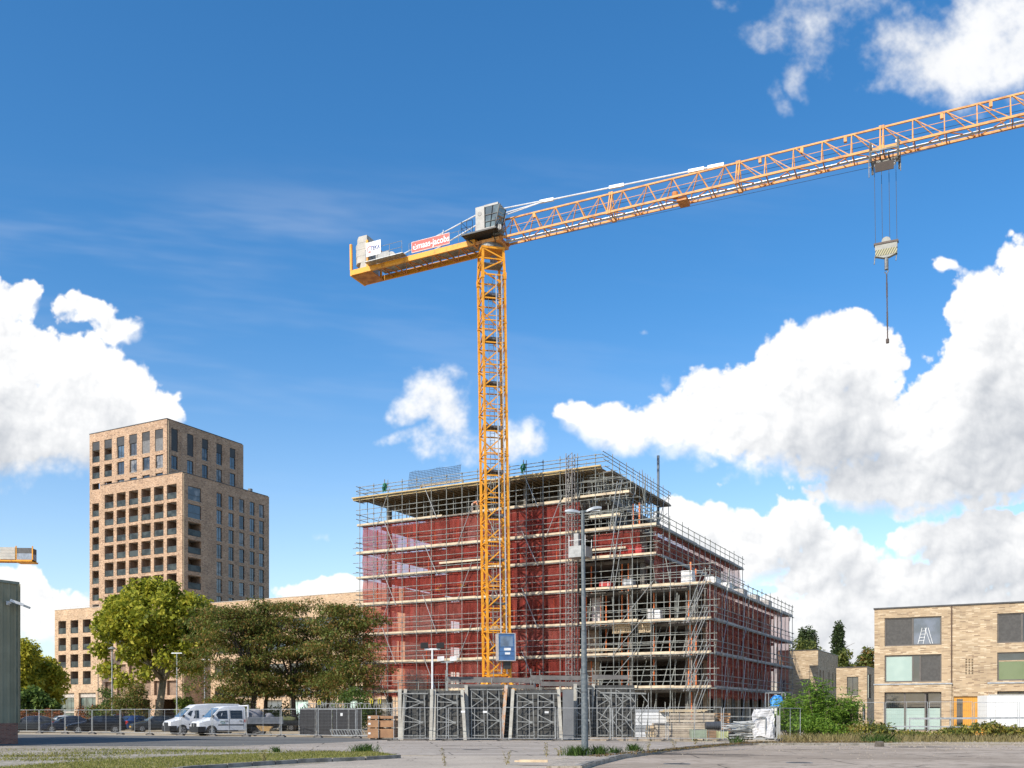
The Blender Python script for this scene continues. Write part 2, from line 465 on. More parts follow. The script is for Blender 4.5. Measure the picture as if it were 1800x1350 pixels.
# ------------------------------------------------------------------ ground
def ground_mat(name, ca, cb, cc, s1=.35, s2=6.0, rough=.95, f=(.38, .62), spots=None, stretch=None, joints=None, cracks=None):
    m, t, b = principled(name)
    co = objco(t)
    if stretch: co = t.vec('MULTIPLY', co, stretch)
    n1 = t.noise(co, s1, 7, .62, .4); n2 = t.noise(co, s2, 5, .7)
    k = t.ramp(n1, *f)
    c = t.mix(k, c4(ca), c4(cb))
    c = t.mix(t.ramp(n2, .48, .66), c, c4(cc))
    if spots:
        c = t.mix(t.ramp(t.noise(co, spots[1], 6, .65, .6), spots[2], spots[2] + .08), c, c4(spots[0]))
    raw = objco(t)
    if joints:
        br = t.n('ShaderNodeTexBrick'); rot = t.n('ShaderNodeMapping'); rot.inputs['Rotation'].default_value = (0, 0, R(joints[2]))
        t.put(rot.inputs[0], raw); t.put(br.inputs['Vector'], rot.outputs[0])
        br.inputs['Scale'].default_value = 1; br.inputs['Brick Width'].default_value = joints[0]; br.inputs['Row Height'].default_value = joints[1]
        br.inputs['Mortar Size'].default_value = joints[3]; br.inputs['Mortar Smooth'].default_value = .4
        jf = t.math('MULTIPLY', br.outputs['Fac'], t.ramp(t.noise(raw, .8, 4, .6), .3, .6, .25, .95))
        c = t.mix(jf, c, (.055, .05, .04, 1))
    if cracks:
        nz = t.n('ShaderNodeTexNoise'); nz.inputs['Scale'].default_value = 1.2; nz.inputs['Detail'].default_value = 5; t.put(nz.inputs['Vector'], raw)
        wv_ = t.vec('ADD', raw, t.vec('MULTIPLY', t.vec('SUBTRACT', nz.outputs['Color'], (.5, .5, .5)), (1.3, 1.3, 0)))
        vo = t.n('ShaderNodeTexVoronoi', feature='DISTANCE_TO_EDGE'); vo.inputs['Scale'].default_value = cracks[0]; t.put(vo.inputs['Vector'], wv_)
        cf = t.math('MULTIPLY', t.ramp(vo.outputs['Distance'], .0, cracks[1], 1, 0), t.ramp(t.noise(raw, .35, 3, .5), .42, .58))
        c = t.mix(t.math('MULTIPLY', cf, .8), c, (.07, .06, .05, 1))
    t.put(b.inputs['Base Color'], c)
    b.inputs['Roughness'].default_value = rough
    b.inputs['Specular IOR Level'].default_value = .25
    bump(t, b, t.noise(co, 9.0, 6, .7), .5, .03)
    return m
def sheet(name, poly, z, m):
    o = MB().slab(poly, z - .25, z).build(name, m); return kind(o, 'structure')

g_base = ground_mat('sandy_ground', (.50, .41, .29), (.34, .27, .18), (.24, .21, .12), .12, 2.5)
g_asphalt = ground_mat('asphalt_road', (.155, .155, .145), (.115, .115, .11), (.20, .195, .18), .25, 14, spots=((.07, .07, .068), .22, .58), stretch=(.3, 1, 1), cracks=(.25, .01))
g_pave = ground_mat('pale_paving', (.44, .385, .325), (.34, .295, .245), (.26, .22, .18), .25, 7, spots=((.09, .08, .07), .7, .60), stretch=(.35, 1.0, 1), joints=(6.0, 2.4, -8, .05), cracks=(.35, .012))
g_beige = ground_mat('worn_asphalt', (.48, .415, .335), (.40, .345, .28), (.31, .265, .215), .3, 10, cracks=(.3, .012))
g_yard = ground_mat('yard_concrete', (.45, .375, .30), (.32, .26, .20), (.22, .175, .13), .16, 3.2, f=(.38, .62), spots=((.085, .07, .055), .30, .56), stretch=(.4, 1.0, 1), joints=(9.0, 4.5, 4, .045), cracks=(.28, .014))
g_dirt = ground_mat('verge_dirt', (.30, .26, .205), (.42, .375, .32), (.13, .135, .055), .5, 4.5)
g_grass = ground_mat('lawn', (.16, .17, .05), (.26, .23, .10), (.32, .27, .14), .8, 8)
sheet('ground', [(-1500, -60), (1500, -60), (1500, 3000), (-1500, 3000)], 0.0, g_base)
sheet('road', [(-60, 50.6), (-15, 48.6), (-10.4, 54.5), (-7.4, 62), (-12, 66.5), (-60, 84.5)], .004, g_asphalt)
sheet('paving', [(-15, 48.6), (-10.4, 54.5), (-7.4, 62), (9.5, 56.8), (14.2, 53.0), (6.7, 42.5), (3.2, 36.5), (-1.6, 37.6), (-6.0, 38.4), (-9.5, 41.5)], .004, g_pave)
sheet('worn_asphalt', [(-9.5, 25), (1.9, 25), (2.0, 31), (3.0, 36.6), (-1.6, 37.7), (-5.2, 37.2), (-5.6, 33)], .008, g_beige)
sheet('gravel_verge', [(-60, 25), (-9.5, 25), (-5.6, 33), (-5.2, 37.2), (-9.5, 41.5), (-15, 48.6), (-60, 50.6)], .004, g_dirt)
sheet('yard', [(2.9, 25), (60, 25), (60, 52.5), (19.8, 49.8), (12.6, 50.2), (9.6, 46.8), (6.7, 41.2), (3.9, 34.6), (2.5, 30)], .004, g_yard)
# grass island with its stone edge
GI = [gp(-100, 1362), gp(125, 1345), gp(330, 1333.5), gp(520, 1327), gp(655, 1325.5), gp(703, 1333), gp(640, 1336), gp(520, 1341), gp(350, 1352), gp(150, 1372), gp(-120, 1395)]
sheet('lawn', [(p[0], p[1]) for p in GI], .10, g_grass)
kerb_m = M('kerb_stone', (.30, .28, .25), .9, 0, (.16, .15, .13), 2.2)
kb = MB()
def kerb_run(mb, pts, w, h):
    for a, b in zip(pts[:-1], pts[1:]):
        L = math.hypot(b[0] - a[0], b[1] - a[1]); n = max(1, int(L / 1.0))
        for i in range(n):
            p = [a[k] + (b[k] - a[k]) * (i + .02) / n for k in (0, 1)]; q = [a[k] + (b[k] - a[k]) * (i + .98) / n for k in (0, 1)]
            hh = h + rnd.uniform(-.015, .01)
            mb.bar((p[0], p[1], hh / 2), (q[0], q[1], hh / 2), w, hh)
kerb_run(kb, [gp(703, 1333), gp(640, 1336.6), gp(520, 1341.8), gp(350, 1353), gp(150, 1374)], .16, .14)
kind(kb.build('lawn_kerb', kerb_m), 'structure')
kb = MB()
kerb_run(kb, [(1.9, 28.0), (2.5, 30.4), (3.9, 35.0), (6.7, 41.6), (9.6, 47.2), (12.8, 51.0)], .22, .15)
kerb_run(kb, [(12.8, 51.0), (16, 50.6), (19.9, 50.2)], .22, .10)
kind(kb.build('kerb', kerb_m), 'structure')
g_verge = ground_mat('verge_paving', (.44, .385, .32), (.35, .30, .245), (.20, .17, .12), .6, 6)
sheet('verge', [(2.05, 28.0), (2.65, 30.4), (4.05, 35.0), (6.85, 41.6), (9.75, 47.2), (12.95, 51.0), (14.2, 53.2), (12.6, 53.6), (8.6, 48.0), (5.4, 42.0), (2.6, 35.6), (1.4, 30.4), (1.0, 28)][::-1], .125, g_verge)
sheet('dirt_track', [(17.5, 51.5), (40, 54.5), (40, 66), (24, 62), (19, 56)], .003, ground_mat('sand_track', (.46, .39, .30), (.38, .31, .23), (.30, .27, .15), .3, 3))

# ------------------------------------------------------------------ brick apartment tower and its lower wings
br_t = brick('tower_brick', (.43, .28, .175), (.18, .11, .075), (.57, .41, .28), (.36, .27, .2), .30, .10, .008, .5)
br_w = brick('wing_brick', (.50, .345, .21), (.28, .175, .11), (.62, .46, .31), (.40, .31, .23), .30, .10, .008, .5)
sill_m = M('pale_sill', (.52, .47, .41), .7)
g_dark = glass('dark_glass', (.014, .017, .022))
g_blue = glass('sky_glass', (.03, .045, .06), .03, 1.0)
g_cur = glass('curtained_glass', (.05, .05, .05), .06, .7, (.22, .21, .20))
g_blind = glass('blind_glass', (.016, .018, .02), .05, .8, (.10, .10, .10))
frame_m = M('window_frame', (.05, .05, .052), .45, 0, (.035, .035, .037), 3)
rail_g = glass('rail_glass', (.028, .033, .031), .25, .2)
soffit = M('soffit', (.55, .53, .50), .8)
louvre = M('dark_louvre', (.035, .036, .038), .55, 0, (.05, .05, .05), 2)
curtain = M('curtain', (.55, .55, .52), .9)
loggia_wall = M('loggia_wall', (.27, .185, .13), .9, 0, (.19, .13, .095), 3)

class Facade:
    """a wall of piers and spandrels with real openings; runs along local +u at depth w (w grows into the building)"""
    def __init__(s, mb, axis, fixed, sign):
        s.mb = mb; s.axis = axis; s.fx = fixed; s.sg = sign
    def pt(s, u, w_, z):
        return (u, s.fx + s.sg * w_, z) if s.axis == 'x' else (s.fx + s.sg * w_, u, z)
    def blk(s, u0, u1, w0, w1, z0, z1, mb=None):
        a = s.pt(u0, w0, z0); b = s.pt(u1, w1, z1)
        (mb or s.mb).box(a[0], a[1], a[2], b[0], b[1], b[2])
    def grid(s, u0, u1, z0, z1, holes, depth=.35):
        """fill u0..u1 x z0..z1 leaving rectangular holes (a,b,c,d) = u0,u1,z0,z1; butt-jointed blocks"""
        us = sorted({u0, u1} | {h[0] for h in holes} | {h[1] for h in holes})
        for a, b in zip(us[:-1], us[1:]):
            if b - a < 1e-5: continue
            hs = sorted([h for h in holes if h[0] < (a + b) / 2 < h[1]], key=lambda h: h[2])
            z = z0
            for h in hs:
                if h[2] - z > 1e-4: s.blk(a, b, 0, depth, z, h[2])
                z = h[3]
            if z1 - z > 1e-4: s.blk(a, b, 0, depth, z, z1)
def window(F, parent, a, b, c, d, rec=.22, mull=1, gm=None, low=0.0, name='window'):
    """framed pane set back in its opening, with a sill"""
    gm = gm or g_dark
    if gm in (g_dark, g_blue): gm = rnd.choice((g_dark, g_dark, g_blue, g_blue, g_cur, g_blind))
    mb = MB(); t = .07
    mb.mat(0)
    F.blk(a, b, rec, rec + .08, c, c + t, mb); F.blk(a, b, rec, rec + .08, d - t, d, mb)
    F.blk(a, a + t, rec, rec + .08, c + t, d - t, mb); F.blk(b - t, b, rec, rec + .08, c + t, d - t, mb)
    for i in range(1, mull + 1):
        u = a + (b - a) * i / (mull + 1); F.blk(u - .03, u + .03, rec + .004, rec + .076, c + t, d - t, mb)
    if low: F.blk(a + t, b - t, rec + .006, rec + .07, c + low - .03, c + low + .03, mb)
    mb.mat(1); F.blk(a - .02, b + .02, -.05, rec - .004, c - .07, c - .003, mb)
    o = mb.build(name, [frame_m, sill_m], parent)
    p = MB(); F.blk(a + t, b - t, rec + .03, rec + .05, c + t, d - t, p); p.build('pane', gm, o)
    return o
def loggia(F, parent, a, b, c, d, depth=1.9, glazed=True, rail=True, open_side=None):
    """balcony niche: back wall with a glass door, side walls, soffit, glass rail"""
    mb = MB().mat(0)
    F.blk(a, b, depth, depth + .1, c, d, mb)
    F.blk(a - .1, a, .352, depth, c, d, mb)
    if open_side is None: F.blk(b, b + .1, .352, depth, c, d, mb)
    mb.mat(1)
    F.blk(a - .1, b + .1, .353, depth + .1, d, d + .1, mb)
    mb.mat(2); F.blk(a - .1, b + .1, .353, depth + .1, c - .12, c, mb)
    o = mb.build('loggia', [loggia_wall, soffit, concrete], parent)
    if glazed:
        w_ = (b - a)
        u0 = a + w_ * rnd.choice((.12, .34)); u1 = u0 + w_ * .54
        gm = MB().mat(0); F.blk(u0, u1, depth - .06, depth - .004, c, c + 2.3, gm)
        gm.mat(1); F.blk(u0 + .07, (u0 + u1) / 2 - .03, depth - .075, depth - .061, c + .06, c + 2.24, gm); F.blk((u0 + u1) / 2 + .03, u1 - .07, depth - .075, depth - .061, c + .06, c + 2.24, gm)
        if rnd.random() < .4:
            gm.mat(2); F.blk(u0 + .08, u0 + w_ * .2, depth - .082, depth - .077, c + .08, c + 2.2, gm)
        gm.build('balcony_door', [frame_m, g_dark, curtain], o)
    if rail:
        r = MB().mat(0); F.blk(a, b, .10, .13, c + .08, c + 1.02, r)
        r.mat(1); F.blk(a, b, .09, .14, c + 1.022, c + 1.07, r)
        r.build('balcony_rail', [rail_g, frame_m], o)
    return o

TC = Vector((-54.5, 158.0, 0))
tower = thing('apartment_tower', 'tall stepped tan brick apartment tower with rows of balcony niches, highest building', 'building', TC, GRID)
H1, H2, HP = 41.65, 51.7, 20.4
wall = MB()
# --- lower front block: front wall along -x from 0 to -19.8
F = Facade(wall, 'x', 0.0, 1)
cols = [-18.9 + i * 3.06 for i in range(6)]
rows = [39.9 - 2.97 * i for i in range(0, 12)]
holes = [(u, u + 2.28, z - 2.45, z) for u in cols for z in rows if z > 7]
holes += [(u, u + 4.9, .3, 4.1) for u in (-18.6, -12.5, -6.35)]
F.grid(-19.8, 0, 0, H1, holes)
for ci, u in enumerate(cols):
    for z in rows[:9]:
        loggia(F, tower, u, u + 2.28, z - 2.45, z, 1.9 if ci < 4 else 2.6, glazed=ci < 4)
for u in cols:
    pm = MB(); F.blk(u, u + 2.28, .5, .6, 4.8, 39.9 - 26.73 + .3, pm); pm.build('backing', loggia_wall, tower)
# --- front block: right-hand wall along +y from 0 to 20.3
G_ = Facade(wall, 'y', 0.0, -1)
rz = [39.5 - 2.97 * i for i in range(12)]
holes = [(1.2, 4.1, z - 2.1, z + .2) for z in rz if z > 12] 
wc = [7.6, 10.4, 13.0, 15.6, 18.0]
holes += [(u, u + 1.32, z - 2.05, z + .35) for u in wc for z in rz if z > 19.4]
G_.grid(.352, 20.3, 0, H1, holes)
for i, z in enumerate(rz):
    if z > 12:
        if i in (0, 1, 6): window(G_, tower, 1.2, 4.1, z - 2.1, z + .2, .12, 0, g_blue, .9)
        else: loggia(G_, tower, 1.2, 4.1, z - 2.1, z + .2, 2.4, glazed=False)
for u in wc:
    for z in rz:
        if z > 19.4: window(G_, tower, u, u + 1.32, z - 2.05, z + .35, .18, 1, g_blue if rnd.random() < .4 else g_dark, .5)
# --- upper block set back 1.65 (y) and 5.42 (x)
F2_ = Facade(wall, 'x', 1.65, 1)
c2 = [-24.2 + i * 3.18 for i in range(6)]
z2 = [50.0, 45.35, 42.35]
holes = []
for i, u in enumerate(c2):
    holes += [(u, u + 1.95, 46.5, 50.2), (u, u + 1.95, 43.6, 45.85), (u, u + 1.95, 41.66, 42.75)]
holes += [(c2[0], c2[0] + 1.75, z - 2.35, z) for z in [39.2 - 3 * k for k in range(7)]]
F2_.grid(-24.92, -5.42, 20.0, H2, holes)
for i, u in enumerate(c2):
    if i < 2:
        lg = MB(); F2_.blk(u, u + 1.95, .10, .16, 48.7, 50.2, lg); lg.build('louvre', louvre, tower)
        for a, b in ((46.5, 48.7), (43.6, 45.85)): loggia(F2_, tower, u, u + 1.95, a, b, 1.7, glazed=False)
    else:
        lg = MB(); F2_.blk(u, u + 1.95, .10, .16, 48.7, 50.2, lg); lg.build('louvre', louvre, tower)
        if i >= 4:
            lg = MB(); F2_.blk(u, u + 1.95, .12, .18, 46.5, 48.7, lg); lg.build('louvre', M('grey_louvre', (.17, .17, .17), .6), tower)
        else: window(F2_, tower, u + .1, u + 1.85, 46.5, 48.7, .2, 1, g_dark, .5)
        window(F2_, tower, u + .1, u + 1.85, 43.6, 45.85, .2, 1, g_dark, .5)
        window(F2_, tower, u + .1, u + 1.85, 41.66, 42.75, .2, 0, g_dark)
        for q0, q1, za, zb in ((u, u + .1, 41.66, 42.75), (u + 1.85, u + 1.95, 41.66, 42.75), (u, u + .1, 43.6, 45.85), (u + 1.85, u + 1.95, 43.6, 45.85)):
            F2_.blk(q0, q1, .05, .35, za, zb)
        if i < 4:
            F2_.blk(u, u + .1, .05, .35, 46.5, 48.7); F2_.blk(u + 1.85, u + 1.95, .05, .35, 46.5, 48.7)
# corner niches of the left strip: open to the left as well
for z in [39.2 - 3 * k for k in range(7)]:
    u = c2[0]
    mb = MB().mat(0); F2_.blk(u + .8, u + 1.95, 1.7, 1.8, z - 2.35, z, mb); F2_.blk(u + 1.95, u + 2.05, .352, 1.8, z - 2.35, z, mb)
    mb.mat(1); F2_.blk(u - .3, u + 2.05, .353, 1.8, z, z + .1, mb); F2_.blk(u - .3, u + 2.05, .353, 1.8, z - 2.5, z - 2.35, mb)
    mb.mat(2); F2_.blk(u, u + 1.95, .1, .13, z - 2.3, z - 1.3, mb)
    mb.build('corner_loggia', [loggia_wall, soffit, rail_g], tower)
# upper block right-hand wall
G2 = Facade(wall, 'y', -5.42, -1)
u2 = [2.6, 6.1, 9.5, 12.9, 16.2]
holes = []
for u in u2: holes += [(u, u + 1.45, 46.6, 50.4), (u, u + 1.45, 43.5, 45.8)]
G2.grid(2.002, 19.35, H1 - .3, H2, holes)
for i, u in enumerate(u2):
    lo = 46.6 if i < 2 else 48.8
    lg = MB(); G2.blk(u, u + 1.45, .10, .16, lo, 50.4, lg); lg.build('louvre', louvre, tower)
    if i >= 2: window(G2, tower, u, u + 1.45, 46.6, 48.8, .18, 1, g_blue, .5)
    window(G2, tower, u, u + 1.45, 43.5, 45.8, .18, 1, g_blue, .5)
    rc = MB(); G2.blk(u + 1.9, u + 2.02, -.06, -.002, 42.4, 50.2, rc); rc.build('brick_rib', br_t, tower)
# remaining faces, roofs and parapets
wall.box(-24.92, 2.002, 20.0, -24.62, 3.4, H2); wall.box(-24.92, 5.2, 20.0, -24.62, 19.35, H2)
for k in range(12):
    z = 20 + 3 * k
    if z < 48: wall.box(-24.92, 3.401, z - .2, -24.62, 5.199, z + .75)
wall.box(-24.92, 19.351, 20.0, -5.42, 19.65, H2)
wall.box(-19.8, 20.301, 0, 0, 20.6, H1); wall.box(-19.8, .352, 0, -19.5, 20.3, H1)
wall.build('wall', br_t, tower)
rf = MB(); rf.box(-24.6, 2.0, H2 - .6, -5.75, 19.3, H2 - .5); rf.box(-5.1, .4, H1 - .6, -.4, 20.2, H1 - .5)
rf.box(-19.4, .4, H1 - .6, -5.1, 1.64, H1 - .5)
rf.build('roof', concrete_d, tower)
for q in ((-24.97, 1.60, H2 + .002, -5.37, 2.0, H2 + .12), (-5.82, 2.003, H2 + .002, -5.37, 19.35, H2 + .12), (-19.85, -.05, H1 + .002, .05, .34, H1 + .10), (-.34, .343, H1 + .002, .05, 20.3, H1 + .10)): MB().box(*q).build('roof_edge', frame_m, tower)
vt = MB(); vt.tube((-1.5, 17.3, H1 - .5), (-1.5, 17.3, H1 + .95), .42, 12); vt.build('roof_vent', steel_d, tower)
dp = MB(); dp.tube((.06, .25, .3), (.06, .25, H1 - .2), .05, 6); dp.tube((-5.36, 1.9, H1), (-5.36, 1.9, H2 - .2), .05, 6); dp.build('downpipe', timber, tower)

# --- left low wing, flush with the front block
lw = MB(); F3 = Facade(lw, 'x', .003, 1)
lowwing = thing('apartment_block', 'low four-storey tan brick wing to the left of the tower with niche balconies', 'building', TC, GRID)
c3 = [-31.2, -27.9, -24.6, -22.3]
holes = [(u, u + 2.1, z - 2.35, z) for u in c3[:3] for z in (18.4, 15.35, 12.3, 9.25)]
holes += [(-31.4, -26.9, .4, 5.4), (-25.7, -21.2, .4, 5.4)]
F3.grid(-32.2, -19.803, 0, HP, holes)
for i, u in enumerate(c3[:3]):
    for z in (18.4, 15.35, 12.3, 9.25):
        if i == 0 and z > 12:
            mb = MB().mat(0); F3.blk(u - .1, u, .352, 1.9, z - 2.35, z, mb)
            mb.mat(1); F3.blk(u - .3, u + 2.2, .353, 1.9, z, z + .1, mb); F3.blk(u - .3, u + 2.2, .353, 1.9, z - 2.5, z - 2.35, mb)
            mb.mat(2); F3.blk(u, u + 2.1, .1, .13, z - 2.3, z - 1.3, mb)
            mb.build('corner_loggia', [loggia_wall, soffit, rail_g], lowwing)
        else: loggia(F3, lowwing, u, u + 2.1, z - 2.35, z, 1.9, glazed=i > 0)
for u in (-31.4, -25.7):
    window(F3, lowwing, u, u + 4.5, .5, 4.6, .5, 2, glass('shop_glass', (.05, .07, .065)), .9, name='shop_window')
    b_ = MB(); F3.blk(u, u + 4.5, .36, .5, 4.6, 5.4, b_); b_.build('shop_fascia', sill_m, lowwing); b_ = MB(); F3.blk(u, u + 4.5, .36, .5, 1.85, 2.1, b_); b_.build('shop_rail', sill_m, lowwing)
lw.box(-32.2, .36, 0, -31.9, 6, HP); lw.box(-32.2, 14, 0, -19.9, 14.3, 10)
lw.build('wall', br_w, lowwing)
rr = MB(); rr.box(-32.25, -.05, HP + .002, -19.9, .4, HP + .1)
for u in range(-31, -20, 2): rr.tube((u, .8, HP - .2), (u, .8, HP + .55), .02, 5)
rr.tube((-31, .8, HP + .55), (-20, .8, HP + .55), .025, 5)
rr.build('roof_edge', sill_m, lowwing)

# --- right low wing running behind the trees to the building site
rw = MB(); FR = Facade(rw, 'x', 5.0, 1)
rwing = thing('apartment_block', 'long low tan brick wing right of the tower, behind the rusty trees', 'building', TC, GRID)
holes = []
bays = [2.2 + 5.45 * i for i in range(7)]
zl = [17.0, 13.4, 9.8, 6.0]
for u in bays:
    for z in zl: holes.append((u, u + 4.6, z - 1.55, z))
    holes.append((u, u + 3.9, .4, 3.9))
FR.grid(.003, 41.0, 0, HP, holes)
for j, u in enumerate(bays):
    for k, z in enumerate(zl): window(FR, rwing, u, u + 4.6, z - 1.55, z, .25, 2, g_blue if k == 0 else g_dark)
    window(FR, rwing, u, u + 3.9, .4, 3.9, .45, 2, glass('mint_glass', (.30, .42, .39), .1) if j in (3, 5) else g_dark)
rw.box(40.7, 5.36, 0, 41.0, 18, HP)
rw.build('wall', br_w, rwing)
rr = MB(); rr.box(0.06, 4.95, HP + .002, 41.05, 5.4, HP + .10); rr.build('roof_edge', sill_m, rwing)

# ------------------------------------------------------------------ brick terrace on the right
br_h = brick('terrace_brick', (.43, .315, .195), (.23, .155, .095), (.60, .485, .335), (.38, .31, .22), .42, .085, .010, .7)
HC = px(1537, 1255, 76); HC.z = 0
H_R = R(-27.0)
terr = thing('terraced_house', 'tan brick three-storey terrace at right with wide grey framed windows and orange door', 'house', HC, H_R)
tw = MB(); FH = Facade(tw, 'x', 0, 1)
HH = 9.95
# pixel columns 1537..1800 -> metres along the wall
def hx(x):
    k = (x - 900) / FOC; c, s = math.cos(H_R), math.sin(H_R)
    return (k * HC.y - HC.x) / (c - k * s)
def hz(x, y):
    t = hx(x); return EYE + (1255 - y) / FOC * (HC.y + math.sin(H_R) * t)
w1, w2 = hx(1555), hx(1655); w3 = hx(1753); w4 = w3 + (w2 - w1)
d0, d1 = hx(1676), hx(1736)
rowz = [(6.95, 9.05), (3.98, 6.02), (.45, 3.05)]
rowz = [(hz(1600, 1135), hz(1600, 1085)), (hz(1600, 1199), hz(1600, 1151)), (.35, hz(1600, 1217))]
holes = []
for a, b in ((w1, w2), (w3, w4)):
    for c, d in rowz: holes.append((a, b, c, d))
holes.append((d0, d1, .02, hz(1700, 1224)))
WEND = w4 + 5
# perforated brick vent
vx0, vz0 = hx(1697), hz(1705, 1185); vs_ = (hx(1713) - vx0) / 3; vh = (hz(1705, 1157) - vz0) / 10
for i in range(3):
    for j in range(10): holes.append((vx0 + i * vs_, vx0 + i * vs_ + vs_ * .6, vz0 + j * vh, vz0 + j * vh + vh * .5))
FH.grid(0, WEND, 0, HH, holes, .32)
FH.blk(vx0 - .1, vx0 + 3 * vs_ + .1, .33, .4, vz0 - .2, vz0 + 10 * vh + .2)
# recessed middle bay: flanking piers stand proud
pv = MB()
m0, m1 = hx(1673), hx(1737)
FHp = Facade(pv, 'x', 0, 1)
tw.box(0, .33, 0, .3, 9, HH); tw.box(.3, 8.7, 0, WEND, 9, HH)
tw.build('wall', br_h, terr)
pj = MB(); FJ = Facade(pj, 'x', 0, -1)
zb = hz(1600, 1201) - .12
FJ.blk(0, w1, .002, .14, 0, zb); FJ.blk(w2, m0, .002, .14, 0, zb); FJ.blk(w1, w2, .002, .14, hz(1600, 1217) + .02, zb)
FJ.blk(m1, w3, .002, .14, 0, zb); FJ.blk(w4, WEND, .002, .14, 0, zb); FJ.blk(w3, w4, .002, .14, hz(1600, 1217) + .02, zb)
pj.build('plinth_wall', br_h, terr)
lg = MB(); FL = Facade(lg, 'x', 0, -1)
FL.blk(-.05, m0 + .05, -.02, .2, zb + .002, zb + .1); FL.blk(m1 - .05, WEND, -.02, .2, zb + .002, zb + .1); lg.build('ledge', M('zinc', (.40, .42, .44), .4, .4), terr)
re = MB(); re.box(-.06, -.08, HH + .002, WEND, .45, HH + .11); re.build('roof_edge', frame_m, terr)
dp = MB(); dp.box(m0 - .06, -.07, zb + .12, m0 + .03, -.003, HH - .02); dp.build('downpipe', M('rust_pipe', (.10, .055, .03), .6), terr)
fr_h = M('taupe_frame', (.115, .10, .09), .5, 0, (.09, .08, .07), 3)
shut = M('dark_screen', (.075, .072, .068), .7, 0, (.055, .053, .05), 5)
mint = glass('frosted_mint', (.31, .41, .375), .15, .4, (.35, .45, .41))
green_gl = glass('green_pane', (.13, .17, .085), .1, .35, (.15, .19, .10))
def hwin(a, b, c, d, panes, n='window'):
    """panes: list of (fraction0, fraction1, material, z0 fraction, z1 fraction)"""
    mb = MB(); t = .10
    FH.blk(a, b, .10, .20, c, c + t, mb); FH.blk(a, b, .10, .20, d - t, d, mb)
    FH.blk(a, a + t, .10, .20, c + t, d - t, mb); FH.blk(b - t, b, .10, .20, c + t, d - t, mb)
    for f in sorted({p[1] for p in panes} - {1.0}):
        u = a + (b - a) * f; FH.blk(u - .06, u + .06, .104, .196, c + t, d - t, mb)
    o = mb.build(n, fr_h, terr)
    for f0, f1, m, g0, g1 in panes:
        p = MB(); FH.blk(a + (b - a) * f0 + .05, a + (b - a) * f1 - .05, .145, .17, c + (d - c) * g0 + .05, c + (d - c) * g1 - .05, p)
        p.build('pane' if m not in (shut,) else 'screen', m, o)
    return o
sky_pane = glass('mirror_pane', (.045, .05, .07), .02, 1.0)
hwin(w1, w2, *rowz[0], [(0, .5, shut, 0, 1), (.5, 1, sky_pane, 0, 1)])
hwin(w1, w2, *rowz[1], [(0, .5, mint, 0, 1), (.5, .63, g_dark, 0, 1), (.63, 1, shut, 0, 1)])
hwin(w1, w2, *rowz[2], [(0, .36, mint, 0, .6), (0, .36, g_dark, .6, 1), (.36, .72, mint, 0, .6), (.36, .72, g_dark, .6, 1), (.76, 1, mint, 0, .6), (.76, 1, g_dark, .6, 1)])
hwin(w3, w4, *rowz[0], [(0, .4, shut, 0, 1), (.4, .55, g_dark, 0, 1), (.55, 1, sky_pane, 0, 1)])
hwin(w3, w4, *rowz[1], [(0, 1, green_gl, 0, .7), (0, 1, g_dark, .7, 1)])
hwin(w3, w4, *rowz[2], [(0, .36, g_dark, 0, 1), (.36, .72, g_dark, 0, 1), (.76, 1, g_dark, 0, 1)])
# step ladder behind the top window
lad = MB()
lx = hx(1622); lz = rowz[0][0] + .12
for dx in (0, .38):
    lad.bar((lx - .35 + dx, .2, lz), (lx - .05 + dx * .8, .2, lz + 1.25), .035); lad.bar((lx + .55 + dx * .4, .24, lz), (lx + .15 + dx * .6, .24, lz + 1.25), .03)
for k in range(1, 5): lad.bar((lx - .35 + .07 * k, .19, lz + .25 * k), (lx + .06 + .05 * k, .19, lz + .25 * k), .03)
o_ = lad.build('step_ladder', white_paint); o_.location = HC; o_.rotation_euler = (0, 0, H_R)
o_.location += Vector((math.sin(H_R), -math.cos(H_R), 0)) * .10
tag(o_, 'white step ladder at the top floor window of the right terrace', 'ladder')
door_m = M('orange_planks', (.62, .30, .035), .5, 0, (.54, .25, .03), 2)
dm = MB(); hd = hz(1700, 1224)
n = 16
for i in range(n): FH.blk(d0 + (d1 - d0) * i / n + .006, d0 + (d1 - d0) * (i + 1) / n - .006, .14, .2, .02, hd, dm)
FH.blk(d0, d1, .2, .24, .02, hd, dm)
dr = dm.build('door', door_m, terr)
gm_ = MB(); u = hx(1681.5); FH.blk(u, u + .42, .11, .138, .3, hd - .2, gm_); u = hx(1722); FH.blk(u, u + .12, .11, .138, 1.6, hd - .5, gm_); gm_.build('door_pane', g_dark, dr)

